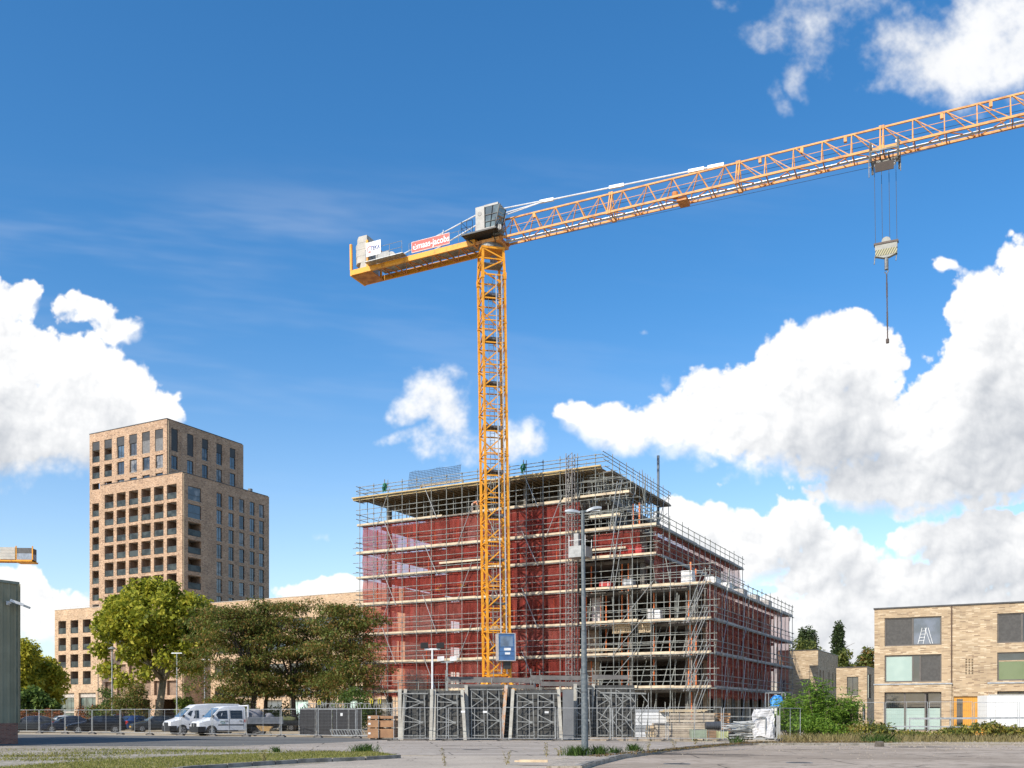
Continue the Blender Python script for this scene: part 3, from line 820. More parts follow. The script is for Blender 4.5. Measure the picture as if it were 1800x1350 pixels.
# two smaller brick houses between the site and the terrace
def small_house(name_label, x0, x1, xs, ytop, Yd, front_holes, side_holes, side_len, brickm):
    o = px(x0, 1255, Yd); o.z = 0
    h = EYE + (1255 - ytop) / FOC * Yd
    t = thing('brick_house', name_label, 'house', o, GRID)
    k = (x1 - 900) / FOC; c, s = math.cos(GRID), math.sin(GRID)
    L = (k * o.y - o.x) / (c - k * s)
    mb = MB(); fa = Facade(mb, 'x', 0, 1)
    fh = [(a * L, b * L, c_ * h, d * h) for a, b, c_, d in front_holes]
    fa.grid(0, L, 0, h, fh, .25)
    fs = Facade(mb, 'y', L, -1)
    sh_ = [(a * side_len, b * side_len, c_ * h, d * h) for a, b, c_, d in side_holes]
    fs.grid(.252, side_len, 0, h, sh_, .25)
    mb.box(0, .252, 0, .25, side_len, h)
    mb.build('wall', brickm, t)
    for q in fh: window(fa, t, *q, .1, 1, g_dark)
    for q in sh_: window(fs, t, *q, .1, 0, g_dark)
    r_ = MB(); r_.box(-.05, -.05, h + .002, L + .05, side_len, h + .1); r_.build('roof', frame_m, t)
    return t
br_s = brick('house_brick', (.45, .335, .205), (.27, .185, .11), (.60, .485, .335), (.38, .31, .23), .42, .085, .010, .7)
small_house('tan brick house with slit windows, right of the scaffolding behind the shrubs', 1368, 1438, 0, 1145, 118, [(.1, .2, .45, .62)],
            [(a, a + .05, c_, c_ + .2) for a in (.08, .22, .5, .7, .86) for c_ in (.2, .55)], 14, br_s)
small_house('low tan brick house with a grey box window beside the right terrace', 1470, 1524, 0, 1174, 105, [(.35, .72, .55, .85), (.62, .72, .15, .4), (.85, .95, .15, .4)], [(.1, .4, .5, .9)], 8, br_s)

# ------------------------------------------------------------------ green corrugated shed at the left edge
SK = Vector((-27.45, 53.0, 0))
shed = thing('corrugated_shed', 'green corrugated metal shed on a brick plinth at the left edge', 'shed', SK, GRID)
green_m = M('green_sheet', (.29, .275, .185), .65, 0, (.23, .22, .145), .8)
mb = MB()
def corr(mb, u0, u1, f, z0, z1, pitch=.42, dep=.05):
    u = u0
    while u < u1 - 1e-3:
        a = [(u, 0), (u + pitch * .55, 0), (u + pitch * .68, -dep), (u + pitch * .87, -dep), (u + pitch, 0)]
        for (p, d), (q, e) in zip(a[:-1], a[1:]):
            mb.quad(f(p, d, z0), f(q, e, z0), f(q, e, z1), f(p, d, z1))
        u += pitch
SH = 8.85
corr(mb, -26, 0, lambda u, d, z: (.0 - d, u, z), 1.15, SH)
corr(mb, -14, 0, lambda u, d, z: (u, 0 - d, z), 1.15, SH)
mb.box(-14, -26, 1.2, -.03, -.03, SH - .05)
mb.build('cladding', green_m, shed)
tr = MB(); tr.box(-14, -26, SH - .02, .09, .09, SH + .12); tr.box(.012, -.10, 1.15, .075, .06, SH - .021)
tr.build('roof_trim', M('green_trim', (.24, .26, .20), .55), shed)
pl = MB(); pl.box(-14, -26, 0, .03, .03, 1.15); pl.build('plinth', brick('plinth_brick', (.34, .115, .07), (.20, .065, .045), (.44, .17, .11), (.26, .21, .16), .22, .07, .012, 2), shed)
cc = thing('security_camera', 'white security camera bracketed high on the green shed wall', 'camera', SK, GRID)
zc = EYE + (1255 - 1064) / FOC * 53
m_ = MB(); m_.box(.06, -.62, zc + .02, .3, -.54, zc + .1); m_.box(.052, -.68, zc - .05, .09, -.48, zc + .17); m_.build('bracket', white_paint, cc)
m_ = MB(); m_.bar((.30, -.62, zc + .20), (.62, -.05, zc - .02), .17, .14); m_.build('housing', white_paint, cc)
m_ = MB(); m_.bar((.62, -.04, zc - .045), (.78, .26, zc - .17), .15, .10); m_.build('sunshield', steel, cc)

# ------------------------------------------------------------------ building shell and scaffolding
L0 = Vector((-15.7, 98.6, 0))
def ft(x, s=0.0):
    """position along the front scaffold (local x) seen at pixel column x, for local depth s"""
    k = (x - 900) / FOC; o = L0 + VY * s
    return (k * o.y - o.x) / (UX.x - k * UX.y)
def rs(x, t):
    """local depth s seen at pixel column x on the side face standing at local x = t"""
    k = (x - 900) / FOC; o = L0 + UX * t
    return (k * o.y - o.x) / (VY.x - k * VY.y)
def fz(x, y, s=0.0, t=None):
    p = L0 + VY * s + UX * (ft(x, s) if t is None else t)
    return EYE + (1255 - y) / FOC * p.y
ZL = [4.0, 6.95, 9.85, 12.9, 15.7, 18.25, 21.15, 24.0]
TEND = [36.9, 36.9, 36.9, 36.9, 32.1, 32.1, 29.2, 26.9]
SEND = [32.6, 32.6, 32.6, 32.6, 29.0, 29.0, 17.3, 17.3]

bld = thing('unfinished_building', 'concrete shell of a stepped block under construction inside the scaffolding', 'building', L0, GRID)
scf = thing('scaffolding', 'steel tube scaffolding hung with dark red debris netting round the concrete shell', 'scaffolding', L0, GRID)
orange_m = M('orange_prop_netlight', (.72, .19, .04), .5, 0, (.55, .13, .03), 2)  # bright orange also carries sunlight filtered through the net
panel_m = M('insulation_panel', (.62, .60, .60), .7, 0, (.50, .47, .47), 1.5)
ply = M('formwork_ply', (.56, .42, .20), .7, 0, (.38, .28, .13), 1.0)
ply_d = M('formwork_joist', (.30, .22, .12), .8)
block_m = brick('inner_block', (.38, .31, .23), (.30, .24, .18), (.45, .38, .29), (.2, .17, .14), .5, .25, .012, 1)
inner_d = M('inner_shade_concrete', (.085, .07, .06), .9, 0, (.05, .042, .036), .6)  # near-black concrete, shade of the deep floors put into the colour
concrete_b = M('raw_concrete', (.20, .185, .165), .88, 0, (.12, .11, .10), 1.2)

# slabs
for i, z in enumerate([.25] + ZL):
    k = max(0, i - 1)
    te, se = TEND[k] - 1.7, SEND[k] - 1.7
    if i == 8: break
    mb = MB(); mb.box(1.6, 1.6, z - .42, te, se, z - .12); mb.build('floor_slab', concrete_b, bld)
mb = MB().mat(0); mb.box(1.4, .5, 23.86, 25.7, 15.8, 24.12); mb.mat(1)
t = .3
while t < 26.6:
    mb.box(t, .35, 23.62, t + .1, 15.9, 23.82); t += .62
mb.mat(0); mb.box(-.6, .18, 23.86, 26.8, .46, 23.98)
mb.build('roof_formwork', [ply, ply_d], bld)
mb = MB().mat(0); mb.box(-.9, -.20, 23.90, 26.95, -.06, 24.02); mb.build('edge_beam', ply, bld)
# columns and core walls
for i in range(8):
    z0 = ([.25] + ZL)[i] - .12; z1 = ZL[i] - .42
    te, se = TEND[i] - 1.7, SEND[i] - 1.7
    t = 2.0
    while t < te - .3:
        mb = MB(); mb.box(t, 1.9, z0, t + .35, 2.4, z1 - .002); mb.build('column', concrete_b, bld); t += 5.35
    mb = MB(); mb.box(te - .5, 1.9, z0, te - .1, 2.4, z1 - .002); mb.build('column', concrete_b, bld)
    t0 = 8.2 if i >= 5 else 5.2
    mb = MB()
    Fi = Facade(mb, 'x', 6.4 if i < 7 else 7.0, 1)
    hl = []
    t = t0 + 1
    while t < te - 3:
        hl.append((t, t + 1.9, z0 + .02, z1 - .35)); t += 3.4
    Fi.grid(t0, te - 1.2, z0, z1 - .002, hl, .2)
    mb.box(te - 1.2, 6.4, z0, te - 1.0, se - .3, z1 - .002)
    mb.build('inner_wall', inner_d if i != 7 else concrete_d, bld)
    # deep core, shade put into its colour so floors do not read as glass
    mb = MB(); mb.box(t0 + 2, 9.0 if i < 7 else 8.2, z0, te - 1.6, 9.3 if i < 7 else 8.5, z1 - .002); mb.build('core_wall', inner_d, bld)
# side walls behind the right-hand nets
for i in range(6):
    z0 = ([.25] + ZL)[i] - .12; z1 = ZL[i] - .42
    te, se = TEND[i] - 1.7, SEND[i] - 1.7
    mb = MB(); Fs = Facade(mb, 'y', te - .3, -1)
    hl = []; s = 3.2
    while s < se - 3: hl.append((s, s + 2.0, z0 + .8 * (i % 2), z1 - .25)); s += 3.6
    Fs.grid(2.6, se, z0, z1 - .002, hl, .2)
    mb.build('side_wall', block_m, bld)
# block panels, white panels and props in the open bays
for (x0, x1, lv, m) in ((1027, 1052, 2, block_m), (1027, 1053, 1, block_m), (1040, 1055, 3, panel_m), (836, 845, 3, panel_m), (760, 776, 6, panel_m), (822, 838, 6, panel_m), (905, 930, 6, panel_m), (990, 1012, 5, panel_m)):
    z0 = ([.25] + ZL)[lv] - .12; z1 = ZL[lv] - .42
    mb = MB(); mb.box(ft(x0, 2.6), 2.62, z0, ft(x1, 2.6), 2.75, z1 - .01); mb.build('wall_panel', m, bld)
def props(t, lv, s=1.95):
    z0 = ([.25] + ZL)[lv] - .12; z1 = ZL[lv] - .42
    mb = MB(); mb.bar((t, s, z0), (t, s, z1 - .003), .11, .09); mb.build('prop', orange_m, bld)
for lv in range(1, 7):
    t = 1.2
    while t < 23.5:
        if rnd.random() < .55: props(t, lv, rnd.choice((1.42, 1.42, 2.9)))  # stand for galvanised standards; sunlight through the net put into their orange
        t += rnd.uniform(1.3, 2.6)
for x, lvs in ((1094, (0, 1, 2, 3, 4)), (1105, (1, 2, 3, 4)), (1066, (2, 3)), (1150, (1, 2, 3)), (1178, (2, 3)), (1040, (1, 4)), (1211, (1, 2, 3)), (1216, (0, 1, 2)), (1031, (2, 3)), (1057, (3,)), (1224, (1, 2))):
    for lv in lvs: props(ft(x, 1.85), lv, 1.8)
for x, y0, y1 in ((1113, 886, 930), (1124, 884, 930), (1214, 988, 1022), (1223, 1000, 1022)):
    t = ft(x, 1.5); mb = MB(); mb.bar((t, 1.52, fz(x, y1, 1.5)), (t, 1.52, fz(x, y0, 1.5)), .14, .12); mb.build('prop', orange_m, bld)
for x in (1113, 1133, 1152, 1172, 1188, 1066, 1208):
    for lv in (0, 1, 2):
        t = ft(x, 1.7) + rnd.uniform(-.3, .3); z0 = ([.25] + ZL)[lv]; z1 = ZL[lv] - .4
        mb = MB(); mb.tube((t - .25, 1.2, z0 + .1), (t + .22, 1.75, z1), .045); mb.build('raking_prop', tube_m, bld)
# grey props of the open top floor
t = 2.5
while t < 26:
    mb = MB(); mb.tube((t, 3.4, 21.05), (t, 3.4, 23.62), .05); mb.build('roof_prop', steel, bld); t += rnd.uniform(1.0, 2.2)
s = 3.0
while s < 15:
    mb = MB(); mb.tube((25.2, s, 21.05), (25.2, s, 23.62), .05); mb.build('roof_prop', steel, bld); s += rnd.uniform(1.0, 1.8)
for i, (x, y) in enumerate(((1129, 828), (1134, 832), (1138, 834), (1143, 838), (1149, 841))):
    s = rs(x, 26.4); mb = MB(); mb.tube((26.4, s, 21), (26.4, s, fz(x, y, 0, 26.4) + (s * VY.y) * (1255 - y) / FOC), .035, 5); mb.build('starter_bar', steel_d, bld)
s = rs(1157, 26.4); mb = MB(); mb.bar((26.4, s, 20.8), (26.4, s, 28.9), .22); mb.build('steel_post', M('blue_steel', (.09, .12, .16), .5, .4), bld)

# --- uprights
RT = .036
def tube_part(name, p, q, r=RT, m=tube_m):
    return MB().tube(p, q, r, 6).build(name, m, scf, smooth=False)
inner_mb = MB()
t = 0.0; i = 0
BAY = 36.9 / 21
for i in range(22):
    t = i * BAY
    top = 25.2 if t < 27.2 else (19.6 if t < 32.6 else 14.2)
    top += rnd.uniform(-.25, .3)
    lean = rnd.uniform(-.02, .02)
    tube_part('upright', (t, 0, 0), (t + lean, 0, top))
    inner_mb.tube((t, 1.3, 0), (t, 1.3, top - .8), RT, 5)
for i in range(1, 19):
    s = i * 32.6 / 18
    tube_part('upright', (36.9, s, 0), (36.9 + rnd.uniform(-.02, .02), s, 14.15 + rnd.uniform(-.2, .25)))
    inner_mb.tube((35.6, s, 0), (35.6, s, 13.2), RT, 5)
for i in range(1, 17):
    s = i * 29.0 / 16
    tube_part('upright', (32.1, s, 12.8), (32.1, s, 19.5 + rnd.uniform(-.2, .25)))
    inner_mb.tube((30.9, s, 12.8), (30.9, s, 18.3), RT, 5)
for i in range(1, 11):
    s = i * 17.3 / 10
    tube_part('upright', (27.3, s, 18.1), (27.3, s, 25.15 + rnd.uniform(-.2, .3)))
    inner_mb.tube((26.0, s, 18.1), (26.0, s, 24), RT, 5)
# extra loose standards in the open bays, as in a half-built lift
for k in range(24):
    t = rnd.uniform(24.8, 36.7); z = rnd.choice((0, 4, 6.9, 9.8)); inner_mb.tube((t, .65 + rnd.uniform(-.3, .4), z), (t + rnd.uniform(-.1, .1), .65, z + rnd.uniform(2.2, 4.6)), RT, 5)
kind(inner_mb.build('inner_uprights', tube_m, scf), 'stuff')
# --- ledgers and guard rails, one long tube each
def rails(axis, fixed, a, b, z, hs=(-.16, .5, 1.0, 1.52)):
    for h in hs:
        j0, j1 = rnd.uniform(.1, .9), rnd.uniform(.1, .9)
        r = RT * .92
        d = .05
        if axis == 't': tube_part('ledger', (a - j0, fixed - d, z + h), (b + j1, fixed - d, z + h + rnd.uniform(-.03, .03)), r)
        else: tube_part('ledger', (fixed + d, a - j0, z + h), (fixed + d, b + j1, z + h + rnd.uniform(-.03, .03)), r)
for z, te in zip(ZL, TEND):
    rails('t', 0, 0, te, z, (-.16, .5, 1.0, 1.52) if z < 23 else (-.16, .35, .68, 1.02))
rails('t', 0, 0, 36.9, 2.0, (0,))
for k in range(4): rails('s', 36.9, 0, 32.6, ZL[k], (-.16, .55, 1.05))
for k in (4, 5): rails('s', 32.1, 0, 29.0, ZL[k], (-.16, .55, 1.05))
for k in (6, 7): rails('s', 27.3, 0, 17.3, ZL[k], (-.16, .4, .75, 1.05))
rails('t', 1.35, 24.5, 36, 9.85, (1.0,)); rails('t', 1.35, 24.5, 36, 6.95, (1.0,)); rails('t', 1.35, 24.5, 36, 12.9, (1.0,))
rails('t', 9.0, 10, 25, 24.1, (.6, 1.2)); rails('t', 1.3, 0, 26, 24.1, (.55, .95))
ex = MB()
for z in ZL[:6]:
    for h in (.75, 1.85):
        a = rnd.uniform(24.6, 31); b_ = a + rnd.uniform(2.2, 6.5); b_ = min(b_, 36.9 if z < 13 else 32.1)
        ex.tube((a, rnd.choice((.02, .1, .7, 1.3)), z + h), (b_, rnd.choice((.02, .1, .7, 1.3)), z + h), RT * .9, 5)
        a = rnd.uniform(24.6, 34); ex.tube((a, rnd.uniform(.1, 1.2), z + rnd.uniform(-.1, .4)), (a + rnd.uniform(-.7, .7), rnd.uniform(.1, 1.2), z + rnd.uniform(2.2, 3.4)), RT * .9, 5)
for k in range(40):
    t = rnd.uniform(22.5, 31.0); z = rnd.uniform(18.4, 22.0); h = rnd.uniform(1.2, 3.6) if t < 27 else rnd.uniform(.8, 2.4)
    ex.tube((t, rnd.uniform(-.3, 1.4), z), (t + rnd.uniform(-.25, .25), rnd.uniform(-.2, 1.4), z + h), RT * .9, 5)
for k in range(26):
    t = rnd.uniform(22.5, 27); z = rnd.uniform(18.4, 23.6); ex.tube((t, rnd.uniform(-.1, 1.4), z), (t + rnd.uniform(1.5, 4.5), rnd.uniform(-.1, 1.4), z + rnd.uniform(-.05, .05)), RT * .9, 5)
for k in range(26):
    s = rnd.uniform(1, 17); z = rnd.choice((18.3, 19.5, 21.2, 22.5)); ex.tube((rnd.uniform(26, 27.4), s, z), (rnd.uniform(26, 27.6), s + rnd.uniform(-.3, 2.4), z + rnd.uniform(1, 3)), RT * .9, 5)
for k in range(34):
    s = rnd.uniform(.5, 31); z = rnd.choice(ZL[:4]) - rnd.uniform(0, 1.2); ex.tube((37.0, s, z), (37.0 + rnd.uniform(-.05, .1), s + rnd.uniform(-.3, 1.6), z + rnd.uniform(1.2, 2.6)), RT * .9, 5)
kind(ex.build('spare_tubes', tube_m, scf), 'stuff')
# left end: short tubes sticking out of the corner
for z in ZL:
    for h in (.5, 1.0): tube_part('ledger', (-.05, -.6, z + h), (-.05, 6.0, z + h), RT * .9)
# --- decks with toe boards and the joists under them
board_m = M('toe_board', (.62, .52, .37), .75, 0, (.42, .34, .24), .9)
def deck(axis, fixed, a, b, z, wide=1.25, toe=board_m, missing=()):
    mb = MB()
    n = int((b - a) / 3.7) + 1
    for i in range(n):
        u0 = a + (b - a) * i / n + .012; u1 = a + (b - a) * (i + 1) / n - .012
        dz = rnd.uniform(-.02, .02)
        for w_ in range(5):
            o0 = .04 + w_ * wide / 5; o1 = o0 + wide / 5 - .012
            mb.mat(0)
            if axis == 't': mb.box(u0, fixed + o0, z - .05 + dz, u1, fixed + o1, z + dz)
            else: mb.box(fixed - o1, u0, z - .05 + dz, fixed - o0, u1, z + dz)
        mb.mat(1)
        hh = rnd.uniform(.10, .17)
        if i not in missing:
            if axis == 't': mb.box(u0, fixed + .003, z - .07 + dz, u1, fixed + .033, z + hh + dz)
            else: mb.box(fixed - .033, u0, z - .07 + dz, fixed - .003, u1, z + hh + dz)
    mb.mat(2); u = a + .3
    while u < b:
        if axis == 't': mb.tube((u, fixed - .12, z - .10), (u, fixed + wide + .35, z - .10), .03, 5)
        else: mb.tube((fixed + .12, u, z - .10), (fixed - wide - .35, u, z - .10), .03, 5)
        u += .92
    return mb.build('deck', [timber_old, toe, tube_m], scf)
grey_toe = M('grey_toe_board', (.42, .40, .38), .8, 0, (.30, .28, .27), .8)
for k, (z, te) in enumerate(zip(ZL, TEND)):
    if k == 6: deck('t', 0, -.4, 23.9, z, missing=(3,)); deck('t', 0, 24.4, 29.6, z + .22)
    elif k == 7: deck('t', 0, -.9, 26.9, z - .22, toe=ply)
    elif k < 4:
        xm = ft(1016); deck('t', 0, -.5, xm, z); deck('t', 0, xm + .1, ft(1120), z + .02); deck('t', 0, ft(1122), te + .1, z - .03)
    else: deck('t', 0, -.5, te, z)
for k in range(4): deck('s', 36.9, 1.4, 32.9, ZL[k], toe=grey_toe)
for k in (4, 5): deck('s', 32.1, 1.4, 29.4, ZL[k], toe=grey_toe)
for k in (6, 7): deck('s', 27.3, 1.4, 18.2, ZL[k] - .2 * (k == 7), 1.3, toe=timber_old)
# small lifts half a storey up in front of the open bays
for (x0, x1, y) in ((1020, 1092, 1141), (990, 1085, 870), (1035, 1090, 905), (1010, 1100, 964), (772, 850, 985)):
    t0, t1 = ft(x0), ft(x1); deck('t', -.02, t0, t1, fz((x0 + x1) / 2, y) - .1, .9)
# --- braces
def brace(p, q): tube_part('brace', p, q, RT * .95, steel)
for k in range(8):
    z0 = ([0.2] + ZL)[k]; z1 = ZL[k] + .2
    ts = [2.2, 9.5, 14.2, 20.6] if k % 2 else [4.6, 11.8, 16.4, 21.4]
    for j, t in enumerate(ts):
        if t < TEND[k] - 2 and rnd.random() < .85:
            dx = 1.7 * (1 if (j + k) % 2 else -1); brace((t, -.11, z0 - .3), (t + dx, -.11, z1 + .4))
for k in (0, 1, 2, 3):
    z0 = ([0.2] + ZL)[k]; z1 = ZL[k] + .2
    for j, d in enumerate((0, .35, .55)): brace((34.6 + d, -.13 - .2 * j, z0 - .4), (36.4 + d, -.13 - .2 * j, z1 + .9 - .3 * j))
    brace((26.5 + k * .8, -.12, z0), (29.5 + k * .8, -.12, z1 + .2))
    for s in (3.0, 9.5, 17.5, 25.0): brace((37.02, s + (k % 2) * .8, z0), (37.02, s + 1.9, z1))
for k in (4, 5, 6): 
    z0 = ZL[k - 1]; z1 = ZL[k]
    for d in (0, .5): brace((ft(1072) + d, -.12 - d * .3, z0 - .2), (ft(1086) + d, -.12 - d * .3, z1 + 1.2))
for k in (6, 7):
    for s in (2, 6, 10, 14): brace((27.42, s, ZL[k - 1]), (27.42, s + 1.7, ZL[k]))
# --- couplers: small dark lumps where tubes cross
cp = MB()
for z, te in zip(ZL, TEND):
    for i in range(22):
        t = i * BAY
        if t > te + .2: continue
        for h in (-.16, 1.0):
            cp.box(t - .06, -.10, z + h - .07, t + .06, .05, z + h + .07)
for k in range(4):
    for i in range(1, 19):
        s = i * 32.6 / 18; z = ZL[k]; cp.box(36.85, s - .06, z - .23, 37.0, s + .06, z - .09); cp.box(36.85, s - .06, z + .98, 37.0, s + .06, z + 1.12)
kind(cp.build('couplers', steel_d, scf), 'stuff')

# --- debris nets
def net_mat(name, ca, cb, a0, a1):
    m, t, b = principled(name)
    co = objco(t)
    big = t.noise(co, .55, 5, .6, .4); strk = t.noise(t.vec('MULTIPLY', co, (2.2, 2.2, .5)), 1.4, 4, .6)
    col = t.mix(t.ramp(big, .3, .7), c4(ca), c4(cb))
    d = t.n('ShaderNodeBsdfDiffuse'); t.put(d.inputs[0], col)
    tr = t.n('ShaderNodeBsdfTranslucent'); t.put(tr.inputs[0], col)
    mx = t.n('ShaderNodeMixShader'); mx.inputs[0].default_value = .38
    t.t.links.new(d.outputs[0], mx.inputs[1]); t.t.links.new(tr.outputs[0], mx.inputs[2])
    tp = t.n('ShaderNodeBsdfTransparent'); t.put(tp.inputs[0], (1.0, .86, .84, 1))
    fin = t.n('ShaderNodeMixShader')
    al = t.math('MULTIPLY_ADD', t.ramp(strk, .3, .7), a1 - a0, a0)
    t.put(fin.inputs[0], al)
    t.t.links.new(tp.outputs[0], fin.inputs[1]); t.t.links.new(mx.outputs[0], fin.inputs[2])
    out = [n for n in m.node_tree.nodes if n.type == 'OUTPUT_MATERIAL'][0]
    t.t.links.new(fin.outputs[0], out.inputs[0])
    m.node_tree.nodes.remove(b)
    return m
net_red = net_mat('red_net', (.56, .112, .088), (.44, .075, .062), .42, .66)
net_reds = [net_mat('red_net', (.56, .125, .10), (.44, .085, .07), .36, .60), net_mat('red_net', (.48, .095, .075), (.36, .06, .052), .44, .66), net_mat('red_net', (.60, .17, .14), (.50, .12, .10), .34, .56), net_mat('red_net', (.52, .10, .08), (.42, .085, .07), .30, .52)]
net_pale = net_mat('pale_net', (.78, .52, .50), (.70, .34, .32), .38, .55)
def net(axis, fixed, a, b, z0, z1, m=None, sag=.07, edge=.10, name='debris_net'):
    m = m or rnd.choice(net_reds)
    nu, nv = max(8, int((b - a) / .22)), 9
    vs, fs = [], []
    ph = rnd.uniform(0, 6)
    for j in range(nv + 1):
        for i in range(nu + 1):
            u = a + (b - a) * i / nu; v = j / nv
            w_ = sag * (math.sin(u * 1.15 + ph) * .5 + math.sin(u * 2.9 + ph * 2 + v * 2) * .35) * math.sin(math.pi * min(1, .15 + v * .85)) * 1.5 + .05 * math.sin(v * 7 + u) + .022 * math.sin(u * 9.3 + 2.2 * math.sin(v * 5 + ph)) + .018 * math.sin(u * 5.1 - v * 8 + ph)
            z = z0 + (z1 - z0) * v + (edge * math.sin(u * 1.7 + ph) * (1 if j == 0 else 0))
            vs.append((u, fixed + w_, z) if axis == 't' else (fixed + w_, u, z))
    for j in range(nv):
        for i in range(nu):
            k = j * (nu + 1) + i; fs.append((k, k + 1, k + nu + 2, k + nu + 1))
    return MB().add(vs, fs).build(name, m, scf, smooth=True)
tn = ft(1016)
bz = [3.75] + ZL[1:7]
zs = [3.5, 6.95, 9.85, 12.9, 15.7, 18.25, 21.05]
for a, b in zip(zs[:-1], zs[1:]):
    hi = b - .10 if b < 21 else b
    te = tn if a < 15 else ft(1018)
    cuts = [.15] + [c_ + rnd.uniform(-1.2, 1.2) for c_ in (5.5, 11.5, 18)] + [te + rnd.uniform(-.15, .2)]
    for n_, (u0, u1) in enumerate(zip(cuts[:-1], cuts[1:])): net('t', .30 + .03 * (n_ % 2), u0 - (.25 if n_ else 0), u1, a - .12 - rnd.uniform(0, .12), hi + rnd.uniform(-.05, .02))
net('t', .36, ft(1086), ft(1122), 15.75, 18.0, sag=.05); net('t', .38, ft(1040), ft(1085), 15.9, 17.9)
net('t', .4, ft(1092), ft(1125), 12.95 + 2.75, 12.95 + 3.7)
for a, b in zip((3.0, 6.9, 9.8), (6.85, 9.75, 12.75)):
    net('s', 36.6, .2, 25.5, a, b); net('s', 36.62, 25.4, 32.4, a, b, net_pale if a > 9 else None)
net('s', 31.8, .3, 27.0, 13.3, 15.6); net('s', 31.82, .3, 25, 15.5, 18.1); net('s', 31.84, 24.9, 28.8, 14.8, 18.1, net_pale)
for a, b in zip(zs[:-1], zs[1:]): net('s', .2, .3, 6.5, a, b - .15, net_pale if a > 12.5 else None)
# mesh of reinforcement standing on the roof edge
rm = thing('reinforcement_mesh', 'sheet of steel reinforcement mesh standing on the roof edge left of the crane mast', 'mesh', L0, GRID)
t0, t1 = ft(716, .9), ft(806, .9)
mb = MB(); zr = 24.2
n = 34
for i in range(n + 1):
    t = t0 + (t1 - t0) * i / n; mb.tube((t, .95, zr + .1), (t, 1.35, zr + 2.05 + .12 * math.sin(i * .4)), .021, 4)
for j in range(12):
    f_ = j / 11; mb.tube((t0, .95 + .4 * f_, zr + .12 + 1.88 * f_), (t1, .95 + .4 * f_, zr + .12 + 1.9 * f_), .021, 4)
mb.build('bars', M('rebar_blue', (.09, .11, .15), .6, .3), rm)
tb = thing('timber_beam', 'long new timber laid in front of the roof reinforcement mesh', 'timber', L0, GRID)
mb = MB(); mb.box(ft(733), .55, 24.42, ft(808), .75, 24.62); mb.box(ft(733), .55, 24.13, ft(733) + .1, .75, 24.418); mb.box(ft(808) - .1, .55, 24.13, ft(808), .75, 24.418); mb.build('beam', timber, tb)

# --- material hoist
hz_m = steel
hx_ = ft(1003, -.7)
hoist = thing('material_hoist', 'slim lattice mast hoist with a white goods platform against the scaffolding', 'hoist', L0, GRID)
mb = MB(); w_ = .30
for a, b in ((-w_, -w_), (w_, -w_), (w_, w_), (-w_, w_)): mb.tube((hx_ + a, -.75 + b, 0), (hx_ + a, -.75 + b, 25.2), .04, 5)
z = .2; k = 0
while z < 25.0:
    for a, b, c, d in ((-w_, -w_, w_, -w_), (w_, -w_, w_, w_), (-w_, -w_, -w_, w_)):
        mb.tube((hx_ + a, -.75 + b, z), (hx_ + c, -.75 + d, z + .48), .022, 4)
        mb.tube((hx_ + a, -.75 + b, z), (hx_ + c, -.75 + d, z), .022, 4)
    z += .5
mb.build('mast', M('hoist_mast', (.27, .265, .26), .55, .3, (.18, .16, .155), 2), hoist)
pl0, pl1 = ft(1000, -1.9), ft(1030, -1.9); zp = fz(1015, 981, -1.4)
mb = MB(); mb.box(pl0, -2.0, zp, pl1, -.5, zp + .12); mb.box(pl0, -2.0, zp + .121, pl1, -1.94, zp + 1.0); mb.box(pl1 - .05, -1.938, zp + .121, pl1, -.5, zp + .95)
mb.build('platform', M('hoist_white', (.36, .37, .37), .5, .1, (.26, .27, .27), 2), hoist)
mb = MB()
for t in (pl0 + .05, pl1 - .05): mb.tube((t, -1.97, zp + 1.0), (t, -1.97, zp + 1.9), .03, 5); mb.tube((t, -.55, zp + .9), (t, -.55, zp + 1.7), .03, 5)
mb.tube((pl0, -1.97, zp + 1.5), (pl1, -1.97, zp + 1.5), .025, 5); mb.tube((pl1 - .05, -1.97, zp + 1.5), (pl1 - .05, -.55, zp + 1.5), .025, 5)
mb.build('railing', white_paint, hoist)
mb = MB(); mb.box(pl0 + .05, -.98, zp + 1.0, pl0 + .5, -.55, zp + 2.3); mb.build('drive_box', M('drive_grey', (.36, .36, .36), .6), hoist)

# --- goods on the decks
def local_thing(name, label, cat, group=None): return thing(name, label, cat, L0, GRID, group)
def pallet(t, s, z, lean, label):
    o = local_thing('wooden_pallet', label, 'pallet', 'pallets on the open scaffold floor')
    o.location = L0 + UX * t + VY * s + Vector((0, 0, z)); o.rotation_euler = (R(-78 + lean), 0, GRID)
    mb = MB()
    for i in range(7): mb.box(i * .17, 0, .1, i * .17 + .12, 1.0, .125)
    for y in (.0, .45, .9): mb.box(0, y, 0, 1.14, y + .1, .098)
    mb.build('slats', timber, o)
zf = 9.85 + .03
for x, lb in ((1075, 'slatted pallet leaning left-most on the open third floor of the scaffold'), (1086, 'slatted pallet leaning second from left on the open third floor'), (1121, 'slatted pallet leaning beside the grey packs on the open third floor')):
    pallet(ft(x, .75), .72, zf, rnd.uniform(-6, 6), lb)
gpk = M('grey_pack', (.45, .43, .42), .8, 0, (.36, .34, .33), 3)
def pack(x0, x1, z, h, m, name, label, cat, s0=.35, s1=1.1, group=None, straps=True):
    o = local_thing(name, label, cat, group)
    t0, t1 = ft(x0, s0), ft(x1, s0)
    n = 3; mb = MB()
    for i in range(n): mb.box(t0, s0, z + h * i / n + .004, t1 - .02 * i, s1, z + h * (i + 1) / n - .012)
    mb.build('pack', m, o, bevel=.02)
    if straps:
        mb = MB()
        for f_ in (.25, .75): t = t0 + (t1 - t0) * f_; mb.box(t - .03, s0 - .012, z, t + .03, s0 - .003, z + h + .004)
        mb.build('strap', white_paint, o)
    return o
